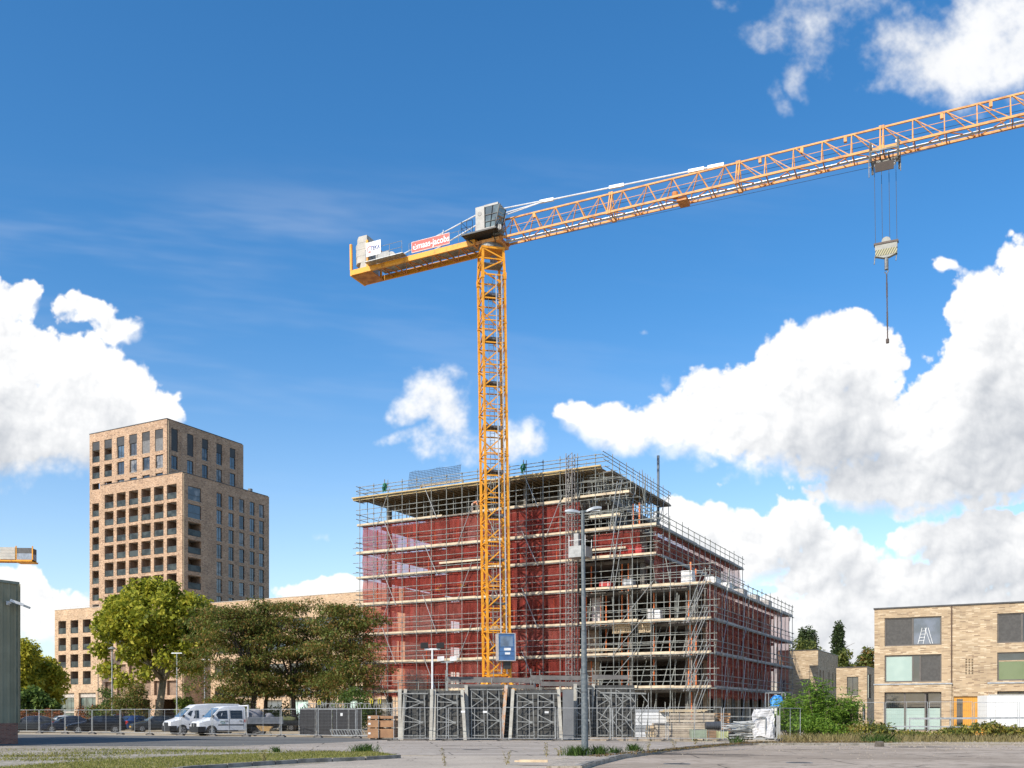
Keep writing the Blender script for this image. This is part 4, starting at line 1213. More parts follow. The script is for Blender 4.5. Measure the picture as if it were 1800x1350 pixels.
red_m = M('red_plastic', (.50, .03, .025), .45, 0, (.36, .02, .02), 3)
wrap = M('white_wrap', (.72, .71, .70), .4, 0, (.55, .54, .54), 4)
pack(1138, 1150, zf, 1.05, gpk, 'brick_pack', 'grey pack of blocks beside a pallet on the open third floor', 'pack')
pack(1150, 1161, zf, .9, wrap, 'brick_pack', 'whitish pack of blocks at the right of the third floor packs', 'pack')
pack(1053, 1074, 12.95, .62, red_m, 'red_crate', 'red crate on the open fourth floor deck, left of the grey box', 'crate')
pack(1094, 1113, 12.95, .72, M('blue_grey_box', (.36, .38, .40), .6), 'site_box', 'blue grey box on the open fourth floor deck', 'box')
pack(1092, 1128, 15.75, .75, red_m, 'red_crate', 'long row of red plastic crates on the fifth floor deck', 'crate', straps=False)
pack(1197, 1218, 13.0, 1.05, wrap, 'brick_pack', 'white wrapped pack of blocks at the lower roof corner', 'pack')
for s, lb in ((3.2, 'nearest'), (7.5, 'second'), (12.5, 'third'), (17.5, 'fourth'), (22.8, 'farthest')):
    o = local_thing('brick_pack', lb + ' grey pack on the lower right roof edge of the site', 'pack', 'packs along the lower right roof edge')
    mb = MB()
    for i in range(3): mb.box(35.5, s, 12.96 + .28 * i, 36.5, s + 1.5, 12.96 + .28 * (i + 1) - .012)
    mb.build('pack', wrap if s in (7.5, 3.2) else gpk, o, bevel=.02)
    mb = MB(); mb.box(36.503, s + .3, 12.96, 36.512, s + .36, 13.8); mb.build('strap', white_paint, o)
# green slings hung over the roof rail
grn = M('green_webbing', (.02, .20, .08), .8, 0, (.015, .12, .06), 6)
for x, lb, s in ((677, 'bundle of green webbing hanging on the roof rail at the far left', 0), (921, 'bundle of green webbing hanging on the roof rail right of the crane mast', 0)):
    o = local_thing('webbing_bundle', lb, 'webbing'); t = ft(x)
    mb = MB()
    for k in range(7):
        a = rnd.uniform(-.22, .22); l = rnd.uniform(.5, .95)
        mb.path([(t + a * .4, -.12, 25.05), (t + a, -.18 - .03 * k, 25.05 - l * .5), (t + a * .9, -.14, 25.05 - l), (t + a * .7 + .08, -.10 + .02 * k, 25.05 - l * .45), (t + a * .3 + .05, -.02, 25.08)], .05, 5)
    mb.build('straps', grn, o)
    mb = MB().tube((t, -.1, 25.0), (t, -.1, 25.45), .05, 6); mb.build('hook', steel_d, o)

# --- workers
def figure(label, loc, rz, joints, edges, mats, helmet=None, eye=True):
    """one continuous skinned body; joints: name -> (x, y, z, radius, material index)"""
    names = list(joints); idx = {n: i for i, n in enumerate(names)}
    me = bpy.data.meshes.new('person')
    me.from_pydata([joints[n][:3] for n in names], [(idx[a], idx[b]) for a, b in edges], [])
    ob = bpy.data.objects.new('person', me); COL.objects.link(ob)
    sk = ob.modifiers.new('skin', 'SKIN'); ss_ = ob.modifiers.new('sub', 'SUBSURF'); ss_.levels = 1; ss_.render_levels = 1
    for i, n in enumerate(names):
        r = joints[n][3]; me.skin_vertices[0].data[i].radius = (r, r)
        me.skin_vertices[0].data[i].use_root = (n == 'pelvis')
    dg = bpy.context.evaluated_depsgraph_get()
    m2 = bpy.data.meshes.new_from_object(ob.evaluated_get(dg))
    bpy.data.objects.remove(ob)
    m2.materials.clear()
    for m in mats: m2.materials.append(m)
    for p in m2.polygons:
        c = p.center
        best = min(names, key=lambda n: (Vector(joints[n][:3]) - c).length - joints[n][3] * .6)
        p.material_index = joints[best][4]; p.use_smooth = True
    o = link('person', m2, None, loc); o.rotation_euler = (0, 0, rz)
    tag(o, label, 'person')
    h = Vector(joints['head'][:3]); fw = Vector(joints['face'][:3]) - h
    if helmet:
        mb = MB(); fw.normalize(); upv = (h - Vector(joints['neck'][:3])).normalized()
        side = fw.cross(upv).normalized(); upv = side.cross(fw)
        rings = []
        for j in range(5):
            a = j / 4 * math.pi / 2; r = .135 * math.cos(a); zz = .125 * math.sin(a)
            rings.append([h + upv * (.045 + zz) + (fw * math.cos(q) + side * math.sin(q)) * r for q in [2 * math.pi * i / 12 for i in range(12)]])
        vs = [v for r in rings for v in r]; fs = [(j * 12 + i, j * 12 + (i + 1) % 12, (j + 1) * 12 + (i + 1) % 12, (j + 1) * 12 + i) for j in range(4) for i in range(12)]
        mb.add(vs, fs)
        mb.hexa([h + upv * .04 + side * .1 + fw * .1, h + upv * .04 - side * .1 + fw * .1, h + upv * .04 - side * .07 + fw * .2, h + upv * .04 + side * .07 + fw * .2,
                 h + upv * .055 + side * .1 + fw * .1, h + upv * .055 - side * .1 + fw * .1, h + upv * .055 - side * .07 + fw * .2, h + upv * .055 + side * .07 + fw * .2])
        mb.build('helmet', helmet, o, smooth=False)
    return o
skin_m = M('skin', (.55, .33, .23), .55)
hiv = M('hi_vis_yellow', (.72, .68, .03), .7); hio = M('hi_vis_orange', (.75, .27, .12), .7, 0, (.66, .33, .22), 4)
trs = M('work_trousers', (.05, .055, .07), .85); boot = M('work_boot', (.06, .045, .03), .8); ltr = M('pale_trousers', (.50, .42, .38), .85)
def hand(J, E, side, wrist, d, up):
    """palm, four fingers of unequal length and a thumb from the side of the palm"""
    w_ = Vector(wrist); d = Vector(d).normalized(); up = Vector(up).normalized(); sd_ = d.cross(up).normalized()
    pal = w_ + d * .07; J[side + 'palm'] = (*pal, .034, 0); E.append((side + 'wrist', side + 'palm'))
    for k, (o, l) in enumerate(((-.033, .072), (-.011, .085), (.011, .08), (.033, .06))):
        b = pal + d * .03 + sd_ * o; c = b + d * l * .55 - up * .012; e = c + d * l * .4 - up * .032
        J[f'{side}f{k}a'] = (*b, .0095, 0); J[f'{side}f{k}b'] = (*c, .009, 0); J[f'{side}f{k}c'] = (*e, .008, 0)
        E += [(side + 'palm', f'{side}f{k}a'), (f'{side}f{k}a', f'{side}f{k}b'), (f'{side}f{k}b', f'{side}f{k}c')]
    b = w_ + d * .045 - sd_ * .035; e = b + d * .05 - sd_ * .03 - up * .01
    J[side + 'ta'] = (*b, .011, 0); J[side + 'tb'] = (*e, .0095, 0); E += [(side + 'palm', side + 'ta'), (side + 'ta', side + 'tb')]
def stand(bend=0.0, arms='down'):
    J = {}; E = []
    J['pelvis'] = (0, 0, .95, .145, 2); 
    def up(h, f=0.0): return (0, -math.sin(bend) * h + -f * math.cos(bend), .95 + math.cos(bend) * h - f * math.sin(bend))
    J['waist'] = (*up(.17), .135, 1); J['chest'] = (*up(.38), .165, 1); J['collar'] = (*up(.53), .085, 1); J['neck'] = (*up(.59), .058, 0)
    J['head'] = (*up(.72), .098, 0); J['face'] = (*up(.69, .06), .075, 0); J['nose'] = (*up(.70, .115), .018, 0); J['crown'] = (*up(.79), .08, 0)
    E += [('pelvis', 'waist'), ('waist', 'chest'), ('chest', 'collar'), ('collar', 'neck'), ('neck', 'head'), ('head', 'face'), ('face', 'nose'), ('head', 'crown')]
    for s, n in ((-1, 'l'), (1, 'r')):
        a = up(.47); J[n + 'shoulder'] = (s * .19, a[1], a[2], .072, 1); E.append(('chest', n + 'shoulder'))
        if arms == 'down':
            e = (s * .25, a[1] + .02, a[2] - .29); w_ = (s * .24, a[1] - .12, a[2] - .53)
        elif arms == 'vee':
            e = (s * .36, a[1] - .12, a[2] - .10); w_ = (s * .40, a[1] - .30, a[2] + .10)
        else:
            e = (s * .26, a[1] - .08, a[2] - .28); w_ = (s * .20, a[1] - .22, a[2] - .52)
        J[n + 'elbow'] = (*e, .052, 1); J[n + 'wrist'] = (*w_, .036, 0)
        E += [(n + 'shoulder', n + 'elbow'), (n + 'elbow', n + 'wrist')]
        hand(J, E, n, w_, Vector(w_) - Vector(e), (0, 1, .3))
        J[n + 'hip'] = (s * .095, 0, .86, .115, 2); J[n + 'knee'] = (s * .11, -.03, .49, .072, 2); J[n + 'ankle'] = (s * .12, .02, .10, .048, 2)
        J[n + 'toe'] = (s * .13, -.15, .045, .04, 3)
        E += [('pelvis', n + 'hip'), (n + 'hip', n + 'knee'), (n + 'knee', n + 'ankle'), (n + 'ankle', n + 'toe')]
    return J, E
def wpos(t, s, z): p = L0 + UX * t + VY * s; return (p.x, p.y, z)
J, E = stand(.15, 'vee'); figure('worker in a yellow vest with raised arms behind the red net', wpos(ft(820, 2.2), 1.1, 12.95), R(20), J, E, [skin_m, hiv, trs, boot], M('white_helmet', (.7, .7, .7), .4))
J, E = stand(.75, 'reach'); figure('worker in yellow bending forward behind the red net left of the mast', wpos(ft(775, 2.0), 1.0, 12.95), R(80), J, E, [skin_m, hiv, trs, boot], M('yellow_helmet', (.75, .68, .03), .4))
J, E = stand(1.35, 'reach'); figure('worker in pale orange bending far over on the top open floor', wpos(ft(831, .8), .75, 21.2), R(75), J, E, [skin_m, hio, ltr, boot], M('red_helmet', (.55, .16, .08), .4))

# ------------------------------------------------------------------ tower crane
crane = thing('tower_crane', 'tall yellow tower crane in front of the scaffolding, its jib reaching out to the right', 'crane', (-1.30, 85.7, 0))
TH = R(13.7)
crane.rotation_mode = 'ZYX'; crane.rotation_euler = (0, -R(.79), TH)
yel = M('crane_yellow', (.76, .33, .014), .55, 0, (.42, .16, .014), 1.6, .48, .74, coat=.1)
yel_j = M('crane_yellow_faded', (.66, .315, .09), .6, 0, (.32, .13, .035), 1.4, .45, .72)
yel_r = M('crane_yellow_rusty', (.62, .25, .06), .6, 0, (.38, .13, .03), 1.5)
galv = M('bright_galvanised', (.58, .59, .60), .4, .4, (.42, .43, .44), 4)
def crane_section(h, w_, name='mast_section'):
    mb = MB(); c = w_ / 2
    P = [(-c, -c), (c, -c), (c, c), (-c, c)]
    for x, y in P: mb.box(x - .10, y - .10, 0, x + .10, y + .10, h - .012)
    for x, y in P: mb.box(x - .13, y - .13, h - .16, x + .13, y + .13, h - .02)
    n = 2
    for k in range(4):
        a, b = P[k], P[(k + 1) % 4]
        for i in range(n):
            z0 = h * i / n + .08; z1 = h * (i + 1) / n + .02
            mb.bar((*a, z0), (*b, z0), .10)
            if i == 0: mb.bar((*a, z0 + .42), (*b, z0 + .42), .06)
            if k in (0, 2): mb.bar((*a, z0 + .06), (*b, z1 - .04), .10)
            else:
                m = ((a[0] + b[0]) / 2, (a[1] + b[1]) / 2)
                mb.bar((*a, z0 + .05), (*b, (z0 + z1) / 2), .075); mb.bar((*b, (z0 + z1) / 2), (*a, z1), .075)
    o = mb.build(name, yel, crane)
    pf = MB(); pf.box(-c + .1, -c + .5, h * .66, c - .5, c * .6, h * .66 + .05)
    for i in range(5): pf.box(-c + .12, -c + .14 + i * .35, h * .66 - .08, c - .12, -c + .18 + i * .35, h * .66 - .002)
    pf.box(-c + .12, -c + .12, h * .66 + .5, c - .12, -c + .15, h * .66 + .54)
    pf.build('platform', steel_d, o)
    ld = MB(); lx = -.25
    for dx in (0, .42): ld.bar((lx + dx, .25, 0), (lx + dx - .12, -.35, h), .045)
    for i in range(1, 13): z = h * i / 13; y = .25 - .6 * i / 13; ld.bar((lx - .12 * i / 13, y, z), (lx + .42 - .12 * i / 13, y, z), .03)
    ld.build('ladder', steel, o)
    return o
SH_, MW = 3.93, 2.0
first = crane_section(SH_, MW); first.location = (0, 0, 1.1)
for i in range(1, 10):
    c = copy_tree(first, crane); c.location = (0, 0, 1.1 + SH_ * i)
# foot: cross frame and splayed stays
mb = MB()
for a in (0, 90): 
    q = Matrix.Rotation(R(a + 45), 3, 'Z'); mb.bar(q @ Vector((-3.3, 0, .75)), q @ Vector((3.3, 0, .75)), .45, .5)
for x, y in ((-1, -1), (1, -1), (1, 1), (-1, 1)): mb.bar((x * 2.2, y * 2.2, .9), (x * 1.02, y * 1.02, 4.6), .22); mb.bar((x * 1, y * 1, 3.5), (-x * 1 if x == y else x, y if x == y else -y, 3.5), .5, .35)
mb.build('base_frame', yel, crane)
mb = MB()
for x, y in ((-1, -1), (1, -1), (1, 1), (-1, 1)): mb.box(x * 2.35 - .9, y * 2.35 - .9, 0, x * 2.35 + .9, y * 2.35 + .9, .49)
mb.build('ballast_pad', concrete, crane)
# personnel lift on the mast
mb = MB(); 
for x in (.12, .62): mb.box(x, -1.24, 5.2, x + .09, -1.14, 40.6)
mb.build('lift_rail', galv, crane)
blue_m = M('lift_blue', (.07, .17, .36), .4, 0, (.05, .12, .27), 1.5)
mb = MB()
for i in range(6): mb.box(-.28, -2.15, 6.35 + i * .385, 1.16, -1.3, 6.35 + (i + 1) * .385 - .02)
lc = mb.build('lift_cabin', blue_m, crane)
mb = MB(); mb.box(-.36, -2.2, 6.3, -.285, -1.3, 8.7); mb.box(1.165, -2.2, 6.3, 1.24, -1.3, 8.7); mb.box(-.36, -2.2, 8.665, 1.24, -1.3, 8.72); mb.box(-.36, -2.2, 6.28, 1.24, -1.3, 6.345); mb.build('cabin_frame', galv, lc)
mb = MB(); mb.box(-.12, -2.156, 7.55, 1.0, -2.151, 8.45); mb.build('cabin_glass', glass('cabin_glass', (.06, .10, .16)), lc)
mb = MB(); mb.box(.20, -2.166, 7.20, .82, -2.151, 7.42); mb.box(.28, -2.166, 6.85, .74, -2.151, 7.03); mb.build('notice', white_paint, lc)
mb = MB(); mb.box(.25, -1.9, 5.6, .85, -1.35, 6.27); mb.build('drive', dark_metal, lc)
# slewing head
mb = MB()
for x, y in ((-1, -1), (1, -1), (1, 1), (-1, 1)):
    mb.box(x - .14, y - .14, 40.25, x + .14, y + .14, 40.85)
    mb.bar((x, y, 40.6), (x * .92, y * .92, 43.0), .2)
for a, b in (((-1, -1), (1, -1)), ((1, -1), (1, 1)), ((1, 1), (-1, 1)), ((-1, 1), (-1, -1))):
    mb.bar((*a, 40.95), (*b, 42.0), .11); mb.bar((*b, 42.05), (a[0] * .95, a[1] * .95, 42.9), .11); mb.bar((*a, 40.6), (*b, 40.6), .12); mb.bar((*a, 42.0), (*b, 42.0), .10)
mb.box(-1.05, -1.05, 42.9, 1.05, 1.05, 43.1)
mb.build('top_section', yel, crane)
mb = MB(); mb.tube((0, 0, 43.1), (0, 0, 43.45), 1.1, 24); mb.box(-.9, -.9, 41.6, .9, .2, 41.68); mb.tube((.2, -.1, 41.7), (.2, -.1, 42.6), .3, 10); mb.build('slewing_ring', steel_d, crane)
JA = R(-25.25) - TH
jd = Vector((math.cos(JA), math.sin(JA), 0)); jn = Vector((math.sin(JA), -math.cos(JA), 0))
def J_(s, n, z):
    if s < -1: s = -1 + (s + 1) * .925
    p = jd * s + jn * n
    return (p.x, p.y, z - (.0125 * s if s > 0 else 0))
def jbox(mb, s0, n0, z0, s1, n1, z1):
    return mb.hexa([J_(s0, n1, z0), J_(s1, n1, z0), J_(s1, n0, z0), J_(s0, n0, z0), J_(s0, n1, z1), J_(s1, n1, z1), J_(s1, n0, z1), J_(s0, n0, z1)])
ZB, ZT, HW = 43.75, 45.65, .72
mb = MB()
jbox(mb, -1.3, -1.05, 43.46, 1.3, 1.05, 43.75)
for n in (-.62, .62):
    mb.bar(J_(-1.15, n, 43.7), J_(-.95, n, 46.45), .26); mb.bar(J_(.7, n, 43.7), J_(-.75, n, 46.4), .16)
mb.bar(J_(-.95, -.7, 46.45), J_(-.95, .7, 46.45), .24)
mb.build('head_frame', yel_j, crane)
# jib, built in bolted sections
def jib_section(s0, s1, style):
    mb = MB().mat(0)
    for n in (-HW, HW): mb.bar(J_(s0 + .02, n, ZB), J_(s1 - .02, n, ZB), .13, .17)
    mb.bar(J_(s0 + .02, 0, ZT), J_(s1 - .02, 0, ZT), .12, .13)
    for s in (s0 + .1, s1 - .1):
        jbox(mb, s - .09, -.11, ZT - .12, s + .09, .11, ZT + .13)
        for n in (-HW, HW): jbox(mb, s - .09, n - .12, ZB - .15, s + .09, n + .12, ZB + .15)
        for n in (-HW, HW): mb.bar(J_(s, 0, ZT), J_(s, n, ZB), .09)
    nb = max(1, round((s1 - s0) / 2.1)); p = (s1 - s0) / nb
    for i in range(nb):
        a = s0 + p * i; b = a + p; m = (a + b) / 2
        for n in (-HW, HW):
            if style == 'A':
                mb.bar(J_(a + .1, n, ZB), J_(m, 0, ZT), .068); mb.bar(J_(m, 0, ZT), J_(b - .1, n, ZB), .068)
            else:
                if i: mb.bar(J_(a, 0, ZT), J_(a, n, ZB), .07)
                mb.bar(J_(a + .12, 0, ZT), J_(b - .06, n, ZB), .06)
        mb.mat(1)
        mb.bar(J_(a + .12, -HW, ZB), J_(a + .12, HW, ZB), .07); mb.bar(J_(a + .15, -HW if i % 2 else HW, ZB), J_(b - .02, HW if i % 2 else -HW, ZB), .06)
        mb.mat(0)
        mb.bar(J_(a, .30, (ZB + ZT) / 2 + .1), J_(b, .30, (ZB + ZT) / 2 + .1), .035)
    return mb.build('jib_section', [yel_j, yel_r], crane)
SEC = [(1.25, 11.4, 'A'), (11.4, 22.1, 'A'), (22.1, 32.8, 'N'), (32.8, 43.5, 'N'), (43.5, 52, 'N')]
for s in SEC: jib_section(*s)
mb = MB(); mb.bar(J_(.9, -HW, 43.7), J_(1.5, -HW, ZB), .26); mb.bar(J_(.9, HW, 43.7), J_(1.5, HW, ZB), .26); mb.build('jib_foot', yel_r, crane)
mb = MB(); jbox(mb, 1.4, -.32, ZB - .03, 52, -.02, ZB + .01); mb.build('jib_walkway', galv, crane)
mb = MB()
for s in (4.2, 23.7, 26.9, 30.1, 36.8, 40.0): jbox(mb, s, -.12, ZT - .45, s + .22, .12, ZT - .09)
mb.build('rope_guide', yel_j, crane)
mb = MB(); mb.tube(J_(17.0, .3, ZB + .1), J_(17.0, .3, ZB + .55), .25, 10); jbox(mb, 17.2, -.6, ZB - .35, 18.0, .6, ZB - .08); mb.build('trolley_winch', yel_r, crane)
# bars carrying the jib and the counter-jib
mb = MB()
for n in (-.55, .55):
    mb.tube(J_(-.8, n, 46.5), J_(5.4, .06 * (1 if n > 0 else -1), 46.45), .055, 6); 
mb.tube(J_(1.7, .45, 45.8), J_(5.4, .06, 46.4), .045, 6); mb.tube(J_(1.5, .45, 45.1), J_(1.7, .45, 45.8), .05, 6); mb.tube(J_(1.7, .45, 45.8), J_(1.2, .45, 46.6), .05, 6)
mb.tube(J_(5.4, 0, 46.43), J_(20.4, 0, 45.82), .065, 6)
mb.build('jib_tie_bar', white_paint, crane)
for s in (5.4, 11.8, 18.6, 20.2):
    mb = MB(); z = 46.43 - (s - 5.4) / 15 * .61
    mb.bar(J_(s - .55, .0, z + .03), J_(s + .75, 0, z - .03), .2, .24); mb.build('tie_joint', white_paint, crane)
mb = MB()
for n in (-.95, .95): mb.tube(J_(-.95, n * .65, 46.4), J_(-10.1, n, 44.15), .055, 6)
mb.tube(J_(-4.6, .9, 45.64), J_(-4.9, .9, 44.0), .03, 5)
mb.build('counter_tie_bar', white_paint, crane)
# counter-jib
CW_ = 1.12
mb = MB().mat(0)
for n in (-CW_, CW_): jbox(mb, -15.4, n - .09, 43.45, -1.0, n + .09, 43.92)
s = -1.2; i = 0
while s > -13:
    mb.mat(1); mb.bar(J_(s, -CW_, 43.55), J_(s, CW_, 43.55), .10); mb.bar(J_(s, CW_ if i % 2 else -CW_, 43.52), J_(s - 1.5, -CW_ if i % 2 else CW_, 43.52), .08); s -= 1.5; i += 1
mb.mat(0); jbox(mb, -15.4, -CW_ - .088, 43.40, -15.2, CW_ + .088, 43.88)
mb.mat(1); jbox(mb, -15.19, -CW_ + .1, 43.42, -12.9, CW_ - .1, 43.5)
mb.mat(0)
for s in (-15.3, -13.3): jbox(mb, s - .11, CW_ - .1, 43.925, s + .11, CW_ + .1, 46.4); jbox(mb, s - .11, -CW_ - .1, 43.925, s + .11, -CW_ + .1, 46.4)
mb.build('counter_jib', [yel, yel_r], crane)
mb = MB(); jbox(mb, -13.1, CW_ + .1, 43.93, -8.6, CW_ + .85, 43.99); jbox(mb, -12.6, -.9, 43.94, -1.2, .9, 43.98); mb.build('counter_walkway', steel, crane)
mb = MB()
s = -12.9
for q, nn in ((CW_ + .8, (-13.0, -8.7)), (-CW_, (-12, -1.4)), (CW_, (-8.4, -1.4))):
    s = nn[0]
    while s < nn[1] + .05: mb.tube(J_(s, q, 43.95), J_(s, q, 45.05), .024, 5); s += (nn[1] - nn[0]) / round((nn[1] - nn[0]) / 1.5)
    for z in (44.5, 45.05): mb.tube(J_(nn[0], q, z), J_(nn[1], q, z), .02, 5)
mb.build('counter_railing', steel, crane)
conc_b = M('ballast_concrete', (.50, .47, .42), .85, 0, (.40, .39, .36), 1.2)
for k in range(5):
    z0 = 43.93 + k * .62; z1 = z0 + .60
    ins = (.45, .05, 0, .05, .35)[k]
    mb = MB()
    a0 = -15.15 + (ins if k == 0 else ins * .6); a1 = -13.45
    poly = [(a0 + .5, -1.0), (a1, -1.0), (a1, 1.0), (a0 + .5, 1.0), (a0, .55), (a0, -.55)]
    n_ = len(poly)
    mb.add([J_(s, n, z0) for s, n in poly] + [J_(s, n, z1) for s, n in poly], [tuple(range(n_ - 1, -1, -1)), tuple(range(n_, 2 * n_))] + [(i, (i + 1) % n_, n_ + (i + 1) % n_, n_ + i) for i in range(n_)])
    mb.build('counterweight', conc_b, crane)
mb = MB(); jbox(mb, -12.5, -.8, 44.0, -11.2, .5, 45.3); mb.tube(J_(-10.9, -.7, 44.6), J_(-10.9, .6, 44.6), .5, 14); jbox(mb, -12.9, -.5, 44.0, -12.6, .3, 45.7); mb.build('hoist_winch', M('winch_grey', (.42, .43, .42), .5), crane)
# sign boards
def board(s0, s1, z0, z1, n, m, mt, name='sign_board'):
    mb = MB().mat(0); jbox(mb, s0, n - .04, z0, s1, n, z1)
    mb.mat(1)
    for za, zb in ((z0 - .05, z0), (z1, z1 + .05)): jbox(mb, s0 - .05, n - .05, za, s1 + .05, n + .012, zb)
    jbox(mb, s0 - .05, n - .05, z0, s0, n + .012, z1); jbox(mb, s1, n - .05, z0, s1 + .05, n + .012, z1)
    return mb.build(name, [m, mt], crane)
red_s = M('sign_red', (.68, .075, .055), .5, 0, (.60, .06, .05), 2)
sb = board(-7.95, -3.75, 44.1, 45.0, CW_ + .16, red_s, M('sign_rim', (.75, .55, .50), .5))
lettering('sign_lettering', 'maas-jacobs', .82, white_paint, sb, J_(-5.52, CW_ + .17, 44.55), jd, (0, 0, 1), fit=3.3, bold=.012)
mb = MB()   # tulip-like emblem left of the words
c0 = Vector(J_(-7.55, CW_ + .17, 44.55))
def em(pts):
    vs = [c0 + jd * a + Vector((0, 0, b)) for a, b in pts]; vs2 = [v + jn * .012 for v in vs]; n_ = len(pts)
    mb.add(vs + vs2, [tuple(range(n_ - 1, -1, -1)), tuple(range(n_, 2 * n_))] + [(i, (i + 1) % n_, n_ + (i + 1) % n_, n_ + i) for i in range(n_)])
arc = lambda r, a0, a1, k=9: [(r * math.cos(R(a0 + (a1 - a0) * i / k)), r * math.sin(R(a0 + (a1 - a0) * i / k)) - .02) for i in range(k + 1)]
em(arc(.27, 160, 380) + arc(.19, 380, 160))
em([(-.26, .10), (-.17, .10), (-.02, -.04), (-.07, -.10)]); em([(.26, .10), (.05, -.10), (.0, -.04), (.17, .10)]); em([(-.05, .24), (.0, .06), (.05, .24)])
mb.build('sign_emblem', white_paint, sb)
sb = board(-12.75, -11.1, 44.35, 45.55, CW_ + .95, white_paint, galv, 'sign_plate')
lettering('plate_lettering', 'TEKA', .50, M('sign_blue', (.03, .07, .30), .5), sb, J_(-11.72, CW_ + .965, 44.98), jd, (0, 0, 1), fit=1.02, bold=.006)
mb = MB(); c0 = Vector(J_(-12.35, CW_ + .96, 44.95))
em(arc(.30, 60, 290, 12) + arc(.25, 290, 60, 12)); em([(-.12, -.34), (.02, -.10), (.14, -.34), (.02, -.24)])
mb.build('plate_emblem', M('emblem_red', (.62, .03, .03), .5), sb)
# cab with slanting front
cab_w = M('cab_white', (.31, .31, .30), .4, 0, (.23, .23, .22), 2)
cab_g = glass('cab_glass', (.035, .06, .065), .04, .9, (.10, .15, .15))
n0, n1 = .50, 1.72
mb = MB().mat(0)
jbox(mb, -.62, n0, 44.25, .25, n1, 46.37)
jbox(mb, .25, n0, 46.22, 1.6, n1, 46.40); jbox(mb, .25, n0, 44.2, 1.25, n1, 44.4)
cb = mb.build('cab', cab_w, crane)
mb = MB()
mb.hexa([J_(.26, n1 - .03, 44.41), J_(1.3, n1 - .03, 44.41), J_(1.3, n0 + .03, 44.41), J_(.26, n0 + .03, 44.41), J_(.26, n1 - .03, 46.21), J_(1.78, n1 - .03, 46.21), J_(1.78, n0 + .03, 46.21), J_(.26, n0 + .03, 46.21)])
mb.build('cab_window', cab_g, cb)
mb = MB()
for f_ in (0, .5): 
    for n in (n0, n1): mb.bar(J_(.3 + f_ * 1.0, n, 44.4), J_(.3 + f_ * 1.55, n, 46.22), .06)
for n in (n0, n1): mb.bar(J_(1.3, n, 44.4), J_(1.78, n, 46.22), .08)
for z, e in ((44.9, 1.46), (45.5, 1.64)): mb.bar(J_(.28, n1 + .0, z), J_(e, n1 + .0, z), .05)
mb.build('cab_frame', dark_metal, cb)
mb = MB()   # emblem on the white door
c0 = Vector(J_(-.2, n1 + .002, 45.75)); em(arc(.19, 0, 360, 16)[:-1]); mb.build('cab_emblem', M('emblem_grey', (.16, .16, .17), .5), cb)
mb = MB(); c0 = Vector(J_(-.2, n1 + .006, 45.75)); em(arc(.13, 0, 360, 16)[:-1]); mb.build('cab_emblem', cab_w, cb)
mb = MB(); c0 = Vector(J_(-.2, n1 + .010, 45.75)); em([(-.10, -.05), (-.03, .08), (.02, -.03), (.06, .07), (.10, -.02), (.03, -.09), (-.02, .0)]); mb.build('cab_emblem', M('emblem_grey', (.16, .16, .17), .5), cb)
mb = MB(); jbox(mb, -2.0, .2, 44.05, 1.5, 2.0, 44.18)
mb.bar(J_(-2.0, 1.95, 44.1), J_(-.9, .9, 43.4), .08); mb.bar(J_(1.2, 1.95, 44.1), J_(.9, .9, 43.4), .08)
for s in (-2.0, -1.4, -.8): mb.tube(J_(s, 1.98, 44.18), J_(s, 1.98, 45.25), .025, 5)
for s in (1.45,): mb.tube(J_(s, 1.98, 44.18), J_(s, 1.98, 45.0), .025, 5)
for z in (44.7, 45.25): mb.tube(J_(-2.0, 1.98, z), J_(-.8, 1.98, z), .022, 5); mb.tube(J_(-2.0, .2, z), J_(-2.0, 1.98, z), .022, 5)
mb.build('cab_platform', dark_metal, crane)
mb = MB(); mb.tube(J_(1.5, .8, 44.3), J_(1.5, 1.5, 44.3), .3, 10); jbox(mb, .8, .5, 43.9, 1.6, 1.2, 44.04); mb.build('cab_unit', steel_d, crane)
# trolley, ropes, hook block
ST = 33.0
mb = MB()
for n in (-HW - .2, HW + .2):
    mb.bar(J_(ST - 1.0, n, ZB - .25), J_(ST + 1.0, n, ZB - .25), .10, .12)
    for s in (ST - .95, ST + .95): mb.bar(J_(s, n, ZB + .45), J_(s, n, ZB - 1.0), .12, .12)
for s in (ST - .95, ST - .3, ST + .3, ST + .95): mb.bar(J_(s, -HW - .2, ZB - .5), J_(s, HW + .2, ZB - .5), .10)
mb.bar(J_(ST - .9, 0, ZB - .7), J_(ST + .9, 0, ZB - .7), .3, .22)
tl = mb.build('trolley', M('trolley_grey', (.10, .10, .095), .6, .2, (.24, .23, .20), 3), crane)
mb = MB()
for s in (-.9, .9):
    for n in (-HW, HW): mb.tube(J_(ST + s, n - .08, ZB + .24), J_(ST + s, n + .08, ZB + .24), .13, 10)
for s in (-.55, .55): mb.tube(J_(ST + s, -.15, ZB - .85), J_(ST + s, .15, ZB - .85), .22, 12)
mb.build('wheel', white_paint, tl)
mb = MB(); jbox(mb, ST - .65, .72, ZB - 1.75, ST + .65, .78, ZB - 1.1); mb.bar(J_(ST - .6, .75, ZB - 1.1), J_(ST - .6, .75, ZB - .5), .05); mb.bar(J_(ST + .6, .75, ZB - 1.1), J_(ST + .6, .75, ZB - .5), .05); mb.build('load_board', M('shaded_brown_board', (.045, .03, .022), .7), tl)  # brown darkened so the board's shade sits in its colour
mb = MB()
for s in (-1.1, 1.1): mb.tube(J_(ST + s, .5, ZB - .5), J_(ST + s, .5, ZB - 1.9), .035, 5); mb.tube(J_(ST + s * .5, .5, ZB - 1.15), J_(ST + s, .5, ZB - 1.15), .035, 5)
mb.build('buffer', steel_d, tl)
ZH = 36.45
mb = MB()
for s in (-.75, -.26, .26, .75): mb.tube(J_(ST + s, 0, ZB - .8), J_(ST + s, 0, ZH + .55), .018, 5)
